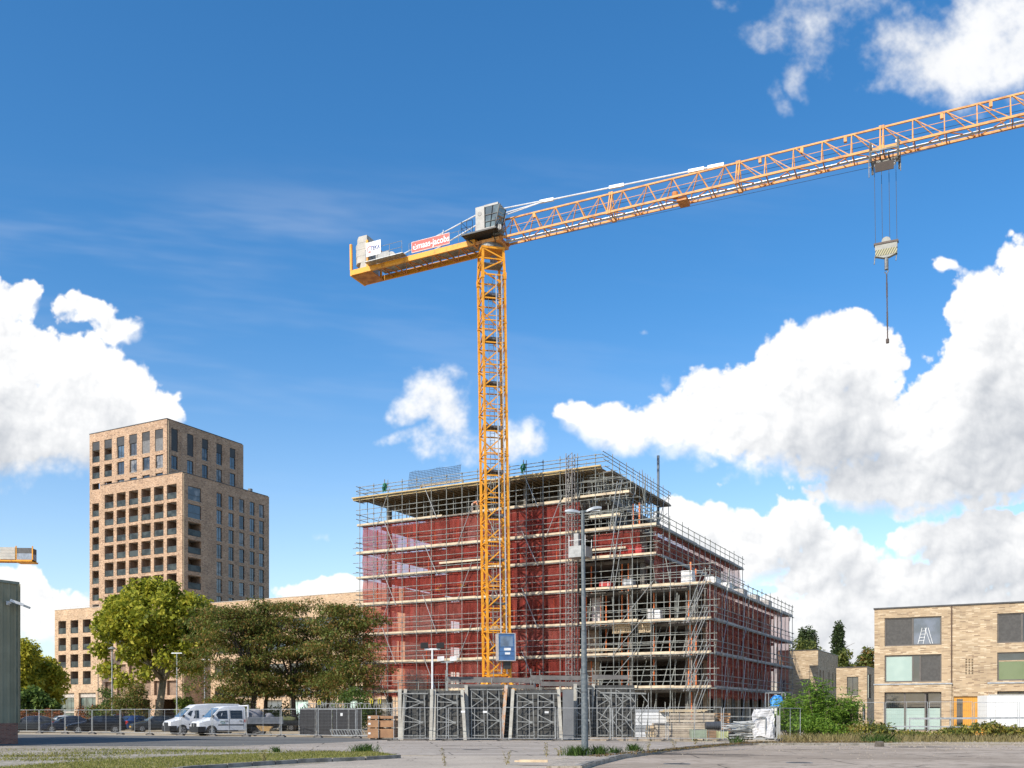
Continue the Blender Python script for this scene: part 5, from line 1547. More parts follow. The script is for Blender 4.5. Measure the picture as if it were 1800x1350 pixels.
mb.tube(J_(2, .2, ZB - .55), J_(ST - .5, .2, ZB - 1.0), .016, 4); mb.tube(J_(ST + .5, .2, ZB - .7), J_(52, .2, ZB - .3), .016, 4)
mb.tube(J_(ST - .5, 0, ZB + .8), J_(2, 0, ZB + 1.0), .016, 4); mb.tube(J_(ST + .5, 0, ZB + .8), J_(52, 0, ZB + .6), .016, 4)
mb.build('rope', dark_metal, crane)
blk_m, bt, bb = principled('hazard_stripes')
co = objco(bt); sp = bt.n('ShaderNodeSeparateXYZ'); bt.put(sp.inputs[0], co)
along = bt.vec('DOT_PRODUCT', co, tuple(jd))
fr = bt.math('FRACT', bt.math('MULTIPLY', bt.math('ADD', along, bt.math('MULTIPLY', sp.outputs[2], -.6)), 5.5))
bt.put(bb.inputs['Base Color'], bt.mix(bt.math('GREATER_THAN', fr, .5), (.36, .34, .17, 1), (.05, .05, .045, 1)))
hkm = M('block_grey', (.20, .205, .19), .5, .1, (.25, .26, .24), 3)
mb = MB().mat(0)
def hexb(s0, s1, z0, z1, n, sl=0):
    s0, s1, sl = s0 * .78, s1 * .78, sl * .78
    mb.hexa([J_(ST + s0, n, z0), J_(ST + s1, n, z0), J_(ST + s1, -n, z0), J_(ST + s0, -n, z0), J_(ST + s0 - sl, n, z1), J_(ST + s1 + sl, n, z1), J_(ST + s1 + sl, -n, z1), J_(ST + s0 - sl, -n, z1)])
hexb(-1.0, 1.0, ZH + .02, ZH + .40, .16); hexb(-.25, .25, ZH - .62, ZH - .45, .16, .62)
mb.mat(1); hexb(-.98, .98, ZH - .44, ZH + .018, .17)
mb.mat(2); hexb(-1.1, 1.1, ZH + .405, ZH + .55, .2)
mb.mat(0); mb.tube(J_(ST, -.1, ZH + .62), J_(ST, .1, ZH + .62), .32, 14)
hb = mb.build('hook_block', [hkm, blk_m, M('block_beam', (.10, .07, .055), .6)], crane)
mb = MB(); mb.tube(J_(ST, 0, ZH - .6), J_(ST, 0, ZH - 1.5), .15, 10); mb.path([J_(ST, 0, ZH - 1.4), J_(ST + .12, 0, ZH - 1.62), J_(ST, 0, ZH - 1.85), J_(ST - .12, 0, ZH - 1.65)], .05, 6)
mb.build('hook', steel_d, hb)
for s in (-.78, .74): MB().tube(J_(ST + s, 0, ZH - .3), J_(ST + s - .08, 0, ZH - .95), .04, 5).build('guide_pin', steel_d, hb)
mb = MB(); z = ZH - 1.8
while z > 29.6: mb.tube(J_(ST, .0, z), J_(ST + .015, 0, z - .22), .058 if int(z * 10) % 2 else .045, 6); z -= .22
mb.tube(J_(ST, 0, 29.75), J_(ST, 0, 29.45), .12, 8); mb.build('chain', M('rusty_chain', (.11, .085, .075), .7, .2), hb)

# ------------------------------------------------------------------ second crane, only its counter-jib enters the picture
o = px(-75, 1255, 150); o.z = 0
cr2 = thing('tower_crane', 'distant yellow crane at the left edge, only its counterweight end in view', 'crane', o, R(4))
zc = EYE + (1255 - 988) / FOC * 150
mb = MB(); 
for x, y in ((-.8, -.8), (.8, -.8), (.8, .8), (-.8, .8)): mb.box(x - .1, y - .1, 0, x + .1, y + .1, zc)
for k in range(14):
    z = k * zc / 14
    for a, b in (((-.8, -.8), (.8, -.8)), ((.8, -.8), (.8, .8)), ((.8, .8), (-.8, .8)), ((-.8, .8), (-.8, -.8))): mb.bar((*a, z), (*b, z + zc / 14), .09)
mb.build('mast', yel, cr2)
mb = MB(); 
for y in (-.8, .8): mb.box(-1, y - .1, zc + .08, 11.7, y + .1, zc + .35)
for k in range(8): mb.bar((k * 1.5, -.8, zc + .1), (k * 1.5 + 1.5, .8, zc + .1), .1)
mb.box(9.3, -.7, zc - .10, 11.9, .9, zc + .078); mb.box(9.2, -.92, zc + .36, 9.38, -.8, zc + 2.5); mb.box(11.7, -.92, zc + .36, 11.86, -.8, zc + 2.5)
mb.build('counter_jib', yel, cr2)
for k in range(4):
    mb = MB(); mb.box(6.9, -1.0, zc + .37 + .48 * k, 9.18, .9, zc + .37 + .48 * (k + 1) - .02); mb.build('counterweight', conc_b, cr2)
mb = MB(); mb.box(9.4, -.88, zc + .37, 11.68, .9, zc + 1.35); mb.build('machinery_box', M('blue_grey_sheet', (.30, .35, .42), .5), cr2)
mb = MB(); mb.box(9.4, -.88, zc + 1.37, 11.68, .9, zc + 2.2); mb.build('machinery_top', M('tar_grey', (.10, .10, .10), .6), cr2)
mb = MB(); mb.box(3.0, -.7, zc + .36, 5.2, .7, zc + 1.1); mb.box(5.3, -.6, zc + .36, 6.7, .6, zc + 1.6); mb.build('winch', white_paint, cr2)
mb = MB(); mb.tube((3.9, -.8, zc + .3), (3.9, -.8, zc + 2.7), .12, 6); mb.tube((3.9, -.8, zc + 2.6), (-2, -.8, zc + 2.75), .06, 5); mb.tube((3.2, -.8, zc + .6), (-2, -.8, zc + 2.2), .06, 5); mb.build('tie_bar', white_paint, cr2)
mb = MB(); mb.box(-1.2, -1.1, zc - 1.1, 1.2, -1.04, zc - .2); mb.build('sign_board', red_s, cr2)

# ------------------------------------------------------------------ vehicles
plate_m = M('yellow_plate', (.78, .44, .03), .5)
tyre_m = black_rubber
rim_m = M('alloy_rim', (.38, .39, .40), .35, .7)
lamp_m = M('headlamp', (.62, .66, .70), .12, .2, (.45, .48, .52), 9)
tail_m = M('tail_lamp', (.45, .015, .012), .3)
car_glass = glass('car_glass', (.012, .015, .02), .05, .45)
screen_glass = glass('sky_tinted_windscreen', (.07, .12, .18), .03, 1.0, (.16, .24, .34))  # bluish base colour stands in for the sky reflected in windscreens
trim_m = M('black_trim', (.018, .018, .02), .5)
def paint(name, c, r=.25):
    m = M(name, c, r, 0, tuple(x * .85 for x in c), 1.5, coat=.05)
    m.node_tree.nodes['Principled BSDF'].inputs['Specular IOR Level'].default_value = .25
    return m
def loft_body(st):
    """stations: x, bottom, belt, roof, half widths low/belt/roof"""
    vs, fs = [], []
    ring = []
    for x, zb, zs, zr, wl, wb, wr in st:
        half = [(wl * .86, zb), (wl, zb + .14), ((wl * .35 + wb * .65), (zb + .14) * .4 + zs * .6), (wb, zs), (wr, max(zs + .02, zr - .05)), (wr * .78, zr)]
        pts = [(x, y, z) for y, z in half] + [(x, -y, z) for y, z in half[::-1]]
        ring.append(pts)
    n = len(ring[0])
    for r in ring: vs += r
    for i in range(len(ring) - 1):
        for j in range(n): fs.append((i * n + j, i * n + (j + 1) % n, (i + 1) * n + (j + 1) % n, (i + 1) * n + j))
    fs.append(tuple(range(n))); fs.append(tuple(range(len(ring) * n - 1, (len(ring) - 1) * n - 1, -1)))
    return vs, fs
def interp(st, x):
    s = sorted(st)
    x = min(max(x, s[0][0]), s[-1][0])
    for a, b in zip(s[:-1], s[1:]):
        if a[0] <= x <= b[0]:
            t = (x - a[0]) / max(1e-6, b[0] - a[0]); return [p + (q - p) * t for p, q in zip(a, b)]
def side_y(st, x, z, off=.014):
    _, zb, zs, zr, wl, wb, wr = interp(st, x)
    t = min(1, max(0, (z - zs) / max(.02, zr - .05 - zs))); return wb + (wr - wb) * t + off
def wheel(parent, x, y, r, w_=.2):
    s = 1 if y > 0 else -1
    o = MB().tube((x, y - w_ / 2, r), (x, y + w_ / 2, r), r, 20).build('wheel', tyre_m, parent)
    mb = MB(); mb.tube((x, y + s * w_ / 2, r), (x, y + s * (w_ / 2 + .012), r), r * .66, 16)
    mb.build('rim', rim_m, o)
    mb = MB()
    for k in range(5):
        a = k * 2 * math.pi / 5; mb.bar((x + math.cos(a) * r * .2, y + s * (w_ / 2 + .014), r + math.sin(a) * r * .2), (x + math.cos(a + .3) * r * .6, y + s * (w_ / 2 + .014), r + math.sin(a + .3) * r * .6), r * .16, .012, (0, 1, 0))
    mb.build('spoke', trim_m, o)
def vehicle(name, label, cat, loc, heading, st, body_m, side_wins, screen, rear=None, wheels=((1.33, .31), (-1.33, .31)), wy=.78, black_low=False, big_lamps=False, tailgate=False, plate_z=.42):
    t = thing(name, label, cat, loc, heading)
    vs, fs = loft_body(st)
    b = MB().add(vs, fs).build('body', body_m, t, smooth=True, bevel=0)
    es = b.modifiers.new('edge', 'EDGE_SPLIT'); es.split_angle = R(32)
    for poly in side_wins:
        for s in (1, -1):
            mb = MB(); k = [(x, s * side_y(st, x, z), z) for x, z in poly]
            k2 = [(x, s * (side_y(st, x, z) - .02), z) for x, z in poly]
            n = len(poly); mb.add(k + k2, [tuple(range(n)) if s < 0 else tuple(range(n - 1, -1, -1))] + [(i, (i + 1) % n, n + (i + 1) % n, n + i) for i in range(n)])
            mb.build('side_window', car_glass, t)
    def pane(x0, z0, x1, z1, nm, m, f0=.92, f1=.90):
        a, c = interp(st, x0), interp(st, x1)
        n_ = Vector((z1 - z0, 0, x0 - x1)).normalized() * (.016 if x0 > x1 else -.016)
        w0, w1 = a[6] * f0, c[6] * f1
        p = [Vector((x0, -w0, z0)) , Vector((x0, w0, z0)), Vector((x1, w1, z1)), Vector((x1, -w1, z1))]
        MB().hexa([v - n_ * .5 for v in p] + [v + n_ for v in p]).build(nm, m, t)
    pane(*screen, 'windscreen', screen_glass)
    if rear: pane(*rear, 'rear_window', car_glass)
    fx, bx = max(s[0] for s in st), min(s[0] for s in st)
    for x, r in wheels:
        for s in (1, -1):
            mb = MB(); y0 = s * (interp(st, x)[4] + .004); mb.tube((x, y0 - s * .12, r + .01), (x, y0, r + .01), r + .07, 20); mb.build('wheel_arch', trim_m, t)
            wheel(t, x, s * (wy + .08), r)
    S = 1.5 if big_lamps else 1.0
    a = interp(st, fx - .12)
    for s in (1, -1):
        y0 = a[5] * .55; y1 = a[5] * 1.0; zc_ = a[2] - .02
        MB().hexa([(fx - .04, s * y0, zc_ - .07 * S), (fx - .30, s * (y1 + .012), zc_ - .02 * S), (fx - .42, s * (y1 - .1), zc_ - .02 * S), (fx - .30, s * y0, zc_ - .07 * S),
                  (fx - .06, s * y0, zc_ + .05 * S), (fx - .34, s * (y1 + .008), zc_ + .10 * S), (fx - .44, s * (y1 - .1), zc_ + .10 * S), (fx - .32, s * y0, zc_ + .05 * S)]).build('headlight', lamp_m, t)
    c = interp(st, bx + .08)
    for s in (1, -1): MB().box(bx - .012, s * c[5] * .70, c[2] - .20, bx + .16, s * (c[5] + .012), c[2] + .02).build('tail_light', tail_m, t)
    MB().box(fx - .02, -.26, plate_z, fx + .025, .26, plate_z + .115).build('number_plate', plate_m, t)
    MB().box(bx - .025, -.26, plate_z + .2, bx + .02, .26, plate_z + .315).build('number_plate', plate_m, t)
    mb = MB(); mb.box(fx - .1, -a[4] * .62, plate_z + .14, fx + .012, a[4] * .62, a[2] - .03); 
    mb.box(fx - .1, -a[4] * .72, .24, fx + .014, a[4] * .72, plate_z - .03)
    mb.build('grille', trim_m, t)
    if black_low:
        mb = MB(); w_ = max(s[4] for s in st)
        mb.box(fx - .55, -w_ - .012, .28, fx + .03, w_ + .012, .70); mb.box(bx + .6, -w_ - .014, .34, fx - .8, w_ + .014, .42); mb.build('bumper', trim_m, t)
        mb = MB(); mb.box(bx + .2, -w_ - .012, .78, fx - 1.5, w_ + .012, .86); mb.build('side_strip', trim_m, t)
    mx, mz = screen[0] - .12, screen[1] + .06
    for s in (1, -1):
        y = side_y(st, mx, mz); MB().hexa([(mx - .1, s * y, mz - .05), (mx + .05, s * y, mz - .05), (mx + .05, s * (y + .2), mz - .03), (mx - .1, s * (y + .2), mz - .03), (mx - .12, s * y, mz + .06), (mx + .02, s * y, mz + .06), (mx + .02, s * (y + .2), mz + .12), (mx - .12, s * (y + .2), mz + .12)]).build('mirror', trim_m if black_low else body_m, t)
    return t
def car_st(L=4.4, H=1.47, kind_='wagon'):
    f = L / 4.4; h = H / 1.47
    s = [(2.2, .30, .55, .62, .62, .66, .60), (2.12, .22, .64, .72, .78, .80, .66), (1.75, .19, .74, .84, .86, .86, .72), (1.05, .18, .84, .97, .88, .88, .74), (.85, .18, .88, 1.0, .88, .88, .74), (.10, .18, .90, 1.42, .89, .89, .60), (-.5, .18, .92, 1.47, .89, .89, .60)]
    if kind_ == 'wagon': s += [(-1.5, .18, .94, 1.43, .89, .89, .58), (-1.85, .2, .95, 1.34, .87, .87, .57), (-2.1, .24, .95, 1.02, .84, .84, .66), (-2.2, .34, .90, .95, .78, .78, .62)]
    elif kind_ == 'hatch': s += [(-1.3, .18, .95, 1.42, .88, .88, .58), (-1.75, .2, .97, 1.30, .86, .86, .56), (-2.08, .24, .96, 1.03, .82, .82, .64), (-2.2, .34, .88, .93, .76, .76, .6)]
    else: s += [(-.9, .18, .94, 1.42, .89, .89, .60), (-1.55, .18, .96, 1.08, .88, .88, .68), (-2.1, .22, .94, 1.02, .84, .84, .66), (-2.2, .34, .86, .92, .76, .76, .62)]
    return [(x * f, zb, zs * h, zr * h, a, b, c) for x, zb, zs, zr, a, b, c in s]
def car(label, x, y, Y, heading, m, kind_='wagon', L=4.4, H=1.47, name='parked_car'):
    st = car_st(L, H, kind_); f = L / 4.4; h = H / 1.47
    rb = {'wagon': -1.72, 'hatch': -1.5, 'sedan': -1.0}[kind_]
    wins = [[(.72 * f, .95 * h), (.18 * f, 1.34 * h), (-.42 * f, 1.38 * h), (-.42 * f, .96 * h)], [(-.50 * f, .97 * h), (-.50 * f, 1.38 * h), ((rb + .45) * f, 1.35 * h), ((rb + .1) * f, .99 * h)]]
    p = px(x, y, Y); p.z = 0
    return vehicle(name, label, 'car', p, heading, st, m, wins, (.82 * f, 1.02 * h, .17 * f, 1.41 * h), {'wagon': (-2.06 * f, 1.05 * h, -1.86 * f, 1.33 * h), 'hatch': (-2.05 * f, 1.06 * h, -1.76 * f, 1.29 * h), 'sedan': (-1.52 * f, 1.10 * h, -.95 * f, 1.40 * h)}[kind_], ((1.36 * f, .315), (-1.34 * f, .315)))
HL = math.atan2(-.56, -.83)
black_p = paint('black_paint', (.012, .013, .016)); navy = paint('navy_paint', (.02, .027, .045)); blue_p = paint('blue_paint', (.025, .06, .17)); white_p = paint('white_car_paint', (.70, .71, .72)); maroon = paint('maroon_paint', (.10, .025, .018)); grey_p = paint('dark_grey_paint', (.035, .04, .045))
car('black car half hidden by the green shed corner, leftmost of the parked row', 52, 1283, 85, R(-166), grey_p, 'hatch', 4.2, 1.5)
car('white car parked behind the row at left, only its roof showing', 104, 1275, 98, HL, white_p, 'sedan', 4.4, 1.5)
car('dark navy car with bright headlights between the white car and the black wagon', 118, 1284, 86, HL, navy, 'sedan', 4.5, 1.5)
car('shiny black estate car in front of the left parked row', 170, 1287, 83, math.atan2(-.42, -.91), black_p, 'wagon', 4.75, 1.5)
car('maroon car behind the black estate, mostly hidden', 205, 1278, 100, HL, maroon, 'wagon', 4.4, 1.7)
car('blue hatchback seen from behind with red tail lights', 243, 1280, 96, R(62), blue_p, 'hatch', 4.0, 1.5)
car('dark grey car parked between the blue hatchback and the white van', 272, 1284, 89, HL, grey_p, 'hatch', 4.3, 1.5)
van_w = paint('van_white', (.70, .72, .75), .3)
vst = [(2.95, .42, .86, .95, .80, .84, .74), (2.85, .32, 1.0, 1.10, .92, .92, .80), (2.3, .28, 1.14, 1.26, .97, .97, .86), (2.05, .28, 1.18, 1.36, .98, .98, .86), (1.25, .28, 1.22, 2.16, .99, .99, .84), (.85, .28, 1.24, 2.40, .99, .99, .84), (-.5, .28, 1.25, 2.50, .99, .99, .84), (-2.75, .28, 1.25, 2.48, .99, .99, .84), (-2.95, .34, 1.22, 2.38, .97, .97, .82)]
p = px(356, 1290, 78.5); p.z = 0
hv = math.atan2(-.60, -.80)
van = vehicle('panel_van', 'tall white panel van parked behind the white double cab truck', 'van', p, hv, vst, van_w, [[(1.85, 1.30), (1.30, 1.90), (.62, 1.95), (.62, 1.30)]], (2.02, 1.40, 1.27, 2.14), None, ((1.95, .36), (-1.75, .36)), .88, True, True, plate_z=.50)
mb = MB(); 
for i in range(8): a = R(150 - i * 14); b = R(136 - i * 14); mb.bar((-.9 + .9 * math.cos(a), 1.002, 1.5 + .5 * math.sin(a)), (-.9 + .9 * math.cos(b), 1.002, 1.5 + .5 * math.sin(b)), .02, .07, (0, 1, 0))
mb.build('emblem', M('emblem_green', (.02, .22, .08), .5), van)
pst = [(2.95, .42, .84, .94, .80, .84, .74), (2.85, .32, .98, 1.08, .92, .92, .80), (2.3, .28, 1.12, 1.24, .97, .97, .86), (2.05, .28, 1.16, 1.34, .98, .98, .86), (1.30, .28, 1.20, 2.10, .98, .98, .82), (.95, .28, 1.22, 2.24, .98, .98, .82), (-.5, .28, 1.22, 2.26, .98, .98, .82), (-.72, .30, 1.20, 2.18, .97, .97, .80)]
p = px(408, 1291, 74.0); p.z = 0
pk = vehicle('pickup_truck', 'white double cab truck with a grey dropside bed, nearest of the two white vans', 'truck', p, hv, pst, van_w, [[(1.88, 1.26), (1.36, 1.86), (.72, 1.92), (.72, 1.26)], [(.50, 1.28), (.50, 1.92), (-.45, 1.92), (-.45, 1.28)]], (2.02, 1.38, 1.32, 2.08), None, ((1.95, .36), (-1.95, .36)), .86, True, True, plate_z=.50)
bed_m = M('dropside_grey', (.34, .35, .37), .45, .3, (.26, .27, .28), 3)
mb = MB(); mb.box(-3.75, -1.02, .88, -.85, 1.02, .98); mb.box(-3.75, .97, .985, -.85, 1.02, 1.42); mb.box(-3.75, -1.02, .985, -.85, -.97, 1.42); mb.box(-3.75, -.965, .985, -3.70, .965, 1.42)
for z in (1.08, 1.2, 1.32): mb.box(-3.74, 1.021, z, -.86, 1.03, z + .02)
bd = mb.build('dropside_bed', bed_m, pk)
mb = MB(); mb.box(-3.6, -.45, .5, -.6, .45, .87); mb.box(-2.9, .4, .35, -1.2, .8, .6); mb.build('chassis', trim_m, pk)
mb = MB(); 
for y in (-.95, .95): mb.box(-.95, y - .05, .98, -.86, y + .05, 2.35)
mb.box(-.95, -.95, 2.25, -.86, .95, 2.33); mb.box(-.94, -.9, 1.4, -.88, .9, 1.46); mb.build('head_rack', van_w, pk)
mb = MB(); 
for i in range(12):
    a0, a1 = R(i * 26), R((i + 1) * 26); r = .13 - i * .004
    mb.bar((1.1 + r * 1.4 * math.cos(a0), .992, 1.0 + r * math.sin(a0)), (1.1 + r * 1.4 * math.cos(a1), .992, 1.0 + r * math.sin(a1)), .02, .035, (0, 1, 0))
mb.build('emblem', M('emblem_green', (.02, .22, .08), .5), pk)
mb = MB(); mb.box(.58, .984, .5, .60, .988, 1.95); mb.box(-.56, .984, .5, -.54, .988, 1.95); mb.box(.7, .986, 1.10, .95, 1.01, 1.14); mb.box(-.42, .986, 1.10, -.2, 1.01, 1.14); mb.build('door_seam', trim_m, pk)
mb = MB(); c = Vector((2.965, 0, .80)); mb.tube((2.97, 0, .80), (2.985, 0, .80), .13, 16); mb.build('badge', rim_m, pk)
mb = MB()
for a in (90, 210, 330): mb.bar((2.99, 0, .80), (2.99, .11 * math.cos(R(a)), .80 + .11 * math.sin(R(a))), .02)
mb.build('badge_star', M('badge_bright', (.75, .75, .77), .2, .8), pk)
sack = M('grey_sack', (.20, .20, .22), .8, 0, (.13, .13, .14), 4)
def lump(name, label, cat, loc, size, m, seed=0, rz=0, nseg=14, group=None, parts=None):
    """soft heap: a dome pushed about by noise"""
    r = random.Random(seed); o_v = []; fs = []
    nr = 7
    ph = [r.uniform(0, 6) for _ in range(6)]
    for j in range(nr + 1):
        b = j / nr * math.pi / 2
        for i in range(nseg):
            a = 2 * math.pi * i / nseg
            k = 1 + .10 * math.sin(3 * a + ph[0] + j) + .08 * math.sin(5 * a + ph[1] - j * .8)
            sx = abs(math.cos(a)) ** .6 * math.copysign(1, math.cos(a)); sy = abs(math.sin(a)) ** .6 * math.copysign(1, math.sin(a))
            o_v.append((size[0] / 2 * sx * k * math.cos(b) ** .45, size[1] / 2 * sy * k * math.cos(b) ** .45, size[2] * (math.sin(b) ** .9) * (1 + .08 * math.sin(2 * a + ph[2]))))
    for j in range(nr):
        for i in range(nseg): fs.append((j * nseg + i, j * nseg + (i + 1) % nseg, (j + 1) * nseg + (i + 1) % nseg, (j + 1) * nseg + i))
    fs.append(tuple(range(nr * nseg, (nr + 1) * nseg)))
    o = MB().add(o_v, fs).build(name, m, None, smooth=True, loc=loc); o.rotation_euler = (0, 0, rz)
    return tag(o, label, cat, group)
HM = Matrix.Rotation(hv, 3, 'Z')
q = p + HM @ Vector((-1.7, 0, .98)); lump('tarpaulin', 'grey tarpaulin heap on the bed of the white truck', 'tarpaulin', q, (1.5, 1.5, .95), sack, 3, hv)
q = p + HM @ Vector((-2.9, .2, .98)); lump('sack', 'smaller grey sack behind the tarpaulin on the truck bed', 'sack', q, (.8, .8, .7), sack, 5, hv)
# trailer and wheelbarrow
q = px(503, 1278, 92); q.z = 0
tr = thing('trailer', 'low dark car trailer with a wheel, right of the white truck', 'trailer', q, HL)
mb = MB(); mb.box(-1.5, -.8, .55, 1.5, .8, .62)
for y in (-.8, .76): mb.box(-1.5, y, .621, 1.5, y + .04, 1.05)
mb.box(-1.5, -.76, .621, -1.46, .76, 1.05); mb.bar((1.5, 0, .58), (2.6, 0, .5), .1); mb.build('bed', grey_p, tr)
for s in (1, -1): wheel(tr, -.1, s * .95, .33); MB().box(-.5, s * .82, .66, .3, s * 1.08, .70).build('mudguard', trim_m, tr)
lump('garden_waste', 'heap of pruned greenery with a white bag on the dark trailer', 'heap', q + Vector((0, 0, .63)), (2.2, 1.3, .75), M('clippings', (.08, .11, .04), .9, 0, (.16, .15, .07), 6), 8, HL)
q = px(466, 1290.5, 71); q.z = 0
wb = thing('wheelbarrow', 'wheelbarrow with a tan tub standing beside the rear wheel of the truck', 'wheelbarrow', q, R(185))
tan = M('tan_tub', (.55, .36, .16), .5)
mb = MB(); mb.hexa([(-.3, -.22, .38), (.3, -.22, .38), (.3, .22, .38), (-.3, .22, .38), (-.55, -.36, .72), (.6, -.36, .78), (.6, .36, .78), (-.55, .36, .72)]); mb.build('tub', tan, wb)
mb = MB()
for y in (-.26, .26): mb.tube((.72, y * .4, .22), (-1.05, y, .62), .022, 6); mb.tube((-.35, y, .36), (-.45, y, 0), .02, 6)
mb.build('frame', steel_d, wb)
MB().tube((.74, -.05, .2), (.74, .05, .2), .2, 14).build('wheel', tyre_m, wb)

# ------------------------------------------------------------------ mesh fence panels
fence_m = M('fence_steel', (.46, .48, .48), .5, .4, (.34, .35, .36), 3)
wire_m = M('fence_wire', (.24, .25, .25), .6, .3, (.17, .18, .18), 3)
foot_m = M('fence_foot', (.06, .055, .05), .9, 0, (.16, .15, .14), 3)
def fence_panel(label, a, b, H=2.0, group=None):
    a, b = Vector((a[0], a[1], 0)), Vector((b[0], b[1], 0)); d = b - a; L = d.length
    t = thing('fence_panel', label, 'fence', a, math.atan2(d.y, d.x), group)
    mb = MB(); r = .021
    for x in (.03, L - .03): mb.tube((x, 0, .06), (x, 0, H), r, 6)
    mb.tube((.03, 0, H), (L - .03, 0, H), r * .9, 6); mb.tube((.03, 0, .18), (L - .03, 0, .18), r * .9, 6); mb.tube((L / 2, 0, .18), (L / 2, 0, H), r * .7, 5)
    mb.build('frame', fence_m, t)
    mb = MB(); x = .14
    while x < L - .1: mb.tube((x, .01, .18), (x, .01, H), .0016, 3, caps=False); x += .13
    for k in range(1, 8): z = .18 + (H - .18) * k / 8; mb.tube((.03, -.008, z), (L - .03, -.008, z), .0032, 3, caps=False)
    mb.build('wire_mesh', wire_m, t)
    mb = MB(); mb.box(-.36, -.12, 0, .36, .12, .10); mb.box(-.24, -.10, .10, -.08, .10, .16); mb.box(.08, -.10, .10, .24, .10, .16); mb.build('foot', foot_m, t)
    return t
def fence_run(a, b, n, labels, H, group):
    a, b = Vector(a), Vector(b)
    for i in range(n):
        p0 = a + (b - a) * (i / n); p1 = a + (b - a) * ((i + 1) / n - .02 / n)
        fence_panel(labels[i] if i < len(labels) else labels[-1], p0, p1, H + rnd.uniform(-.03, .03), group)
fl = [f'mesh fence panel in front of {w_}' for w_ in ('the leftmost parked car beside the shed', 'the navy car and the black estate bonnet', 'the front half of the black estate', 'the rear of the black estate', 'the maroon car and blue hatchback', 'the white panel van bonnet', 'the white panel van and truck windscreen', 'the white truck cab', 'the truck bed and wheelbarrow', 'the gap left of the black sheets', 'the left half of the black sheets', 'the brown crates')]
fence_run((-43.0, 82.6), (-7.6, 63.3), 12, fl, 2.0, 'mesh fence along the parking')
f2 = [f'mesh fence panel in front of {w_}' for w_ in ('the leftmost leaning formwork', 'the second formwork frame', 'the formwork with the white tag', 'the smooth grey steel panel and street lamp', 'the rightmost formwork trestles', 'the long plank stack', 'the metal bins and pipe pile')]
fence_run((-7.2, 58.0), (16.0, 57.4), 7, f2, 2.03, 'mesh fence along the stockyard')
fence_panel('narrow mesh fence panel in front of the white tarp', (16.1, 57.5), (17.9, 59.3), 2.0, 'mesh fence along the stockyard')
f3 = [f'tall mesh fence panel in front of {w_}' for w_ in ('the gap left of the right terrace', 'the ground floor windows of the terrace', 'the pier beside the orange door', 'the orange door', 'the white trailer')]
fence_run((23.0, 66.5), (36.6, 63.2), 5, f3, 2.45, 'mesh fence before the terrace')
for k, (x, y, z) in enumerate(((814, 1251, 0), (852.5, 1251.5, 0), (961, 1252, 0))):
    q = px(x, y, 57.85); mb = MB(); mb.box(-.12, -.02, -.06, .12, 0, .06)
    o = mb.build('notice', white_paint, None, loc=q); tag(o, ('small white notice wired to the fence left of the mast base', 'small white notice wired to the fence centre before dark formwork', 'small white notice with red print on the fence left of the lamp post')[k], 'notice', 'notices on the stockyard fence')

# ------------------------------------------------------------------ formwork and stock behind the fence
fw_dark = M('formwork_dark', (.035, .036, .036), .6, .2, (.06, .058, .052), 2.5)
fw_grey = M('formwork_grey', (.075, .077, .075), .65, .3, (.05, .05, .047), 2)
post_m = M('pale_post', (.44, .43, .38), .8, 0, (.33, .31, .27), 2)
post_o = M('post_orange', (.55, .27, .12), .7, 0, (.44, .42, .38), 3)
truss_m = M('truss_steel', (.30, .31, .30), .55, .3, (.18, .185, .18), 4)
def formwork(label, x0, x1, ytop, Y, lean=7, posts=((0, -3), (1, 4)), knots=2, m=None, trestle=True, wal=True):
    p = px(x0, 1300, Y); p.z = 0
    W_ = (x1 - x0) / FOC * Y; H = EYE + (1255 - ytop) / FOC * Y
    t = thing('formwork_panel', label, 'formwork', p, R(rnd.uniform(-4, 4)), 'wall formwork leaning behind the fence')
    k = math.tan(R(lean))
    def P(u, v, z): return (u, v + k * z, z)
    mb = MB(); mb.hexa([P(.05, .12, .06), P(W_ - .05, .12, .06), P(W_ - .05, .24, .06), P(.05, .24, .06), P(.05, .12, H), P(W_ - .05, .12, H), P(W_ - .05, .24, H), P(.05, .24, H)])
    mb.build('face_sheet', m or fw_dark, t)
    if wal:
        mb = MB(); nw = 7
        for i in range(nw): z = .25 + (H - .4) * i / (nw - 1); mb.bar(P(.06, .08, z), P(W_ - .06, .08, z), .07, .11)
        for u in (W_ * .3, W_ * .55, W_ * .8): mb.bar(P(u, .05, .1), P(u, .05, H - .05), .10, .10)
        mb.build('waling', fw_grey, t)
    for u, tl in posts:
        dx = math.tan(R(tl)) * H
        mb = MB(); mb.bar(P(u * W_ - dx / 2, -.10, .02), P(u * W_ + dx / 2, -.10, H + .06), .20, .22, (0, 1, 0)); mb.build('post', post_o if (tl == 5) else post_m, t)
    if trestle:
        for kx in range(knots):
            mb = MB(); u0 = W_ * (.12 + .86 * kx / knots); u1 = W_ * (.12 + .86 * (kx + .82) / knots); v = -.32
            mb.bar(P(u0, v, .15), P(u0, v, H - .25), .05); mb.bar(P(u1, v, .15), P(u1 - .1, v, H - .25), .045)
            mb.bar(P(u0 - .1, v - .02, H - .22), P(u1 + .15, v - .02, H - .22), .09, .07); mb.bar(P(u0, v, .3), P(u1, v, .3), .08, .06)
            for zc_ in (H * .36, H * .76):
                c = P(u0 + (u1 - u0) * .85, v, zc_)
                mb.bar(P(u0, v, zc_ + H * .15), c, .05); mb.bar(P(u0, v, zc_ - H * .15), c, .05); mb.bar(P(u0, v, zc_ + .05), c, .05)
                mb.box(c[0] - .07, c[1] - .03, c[2] - .07, c[0] + .07, c[1] + .03, c[2] + .07)
            mb.build('trestle', truss_m, t)
    return t
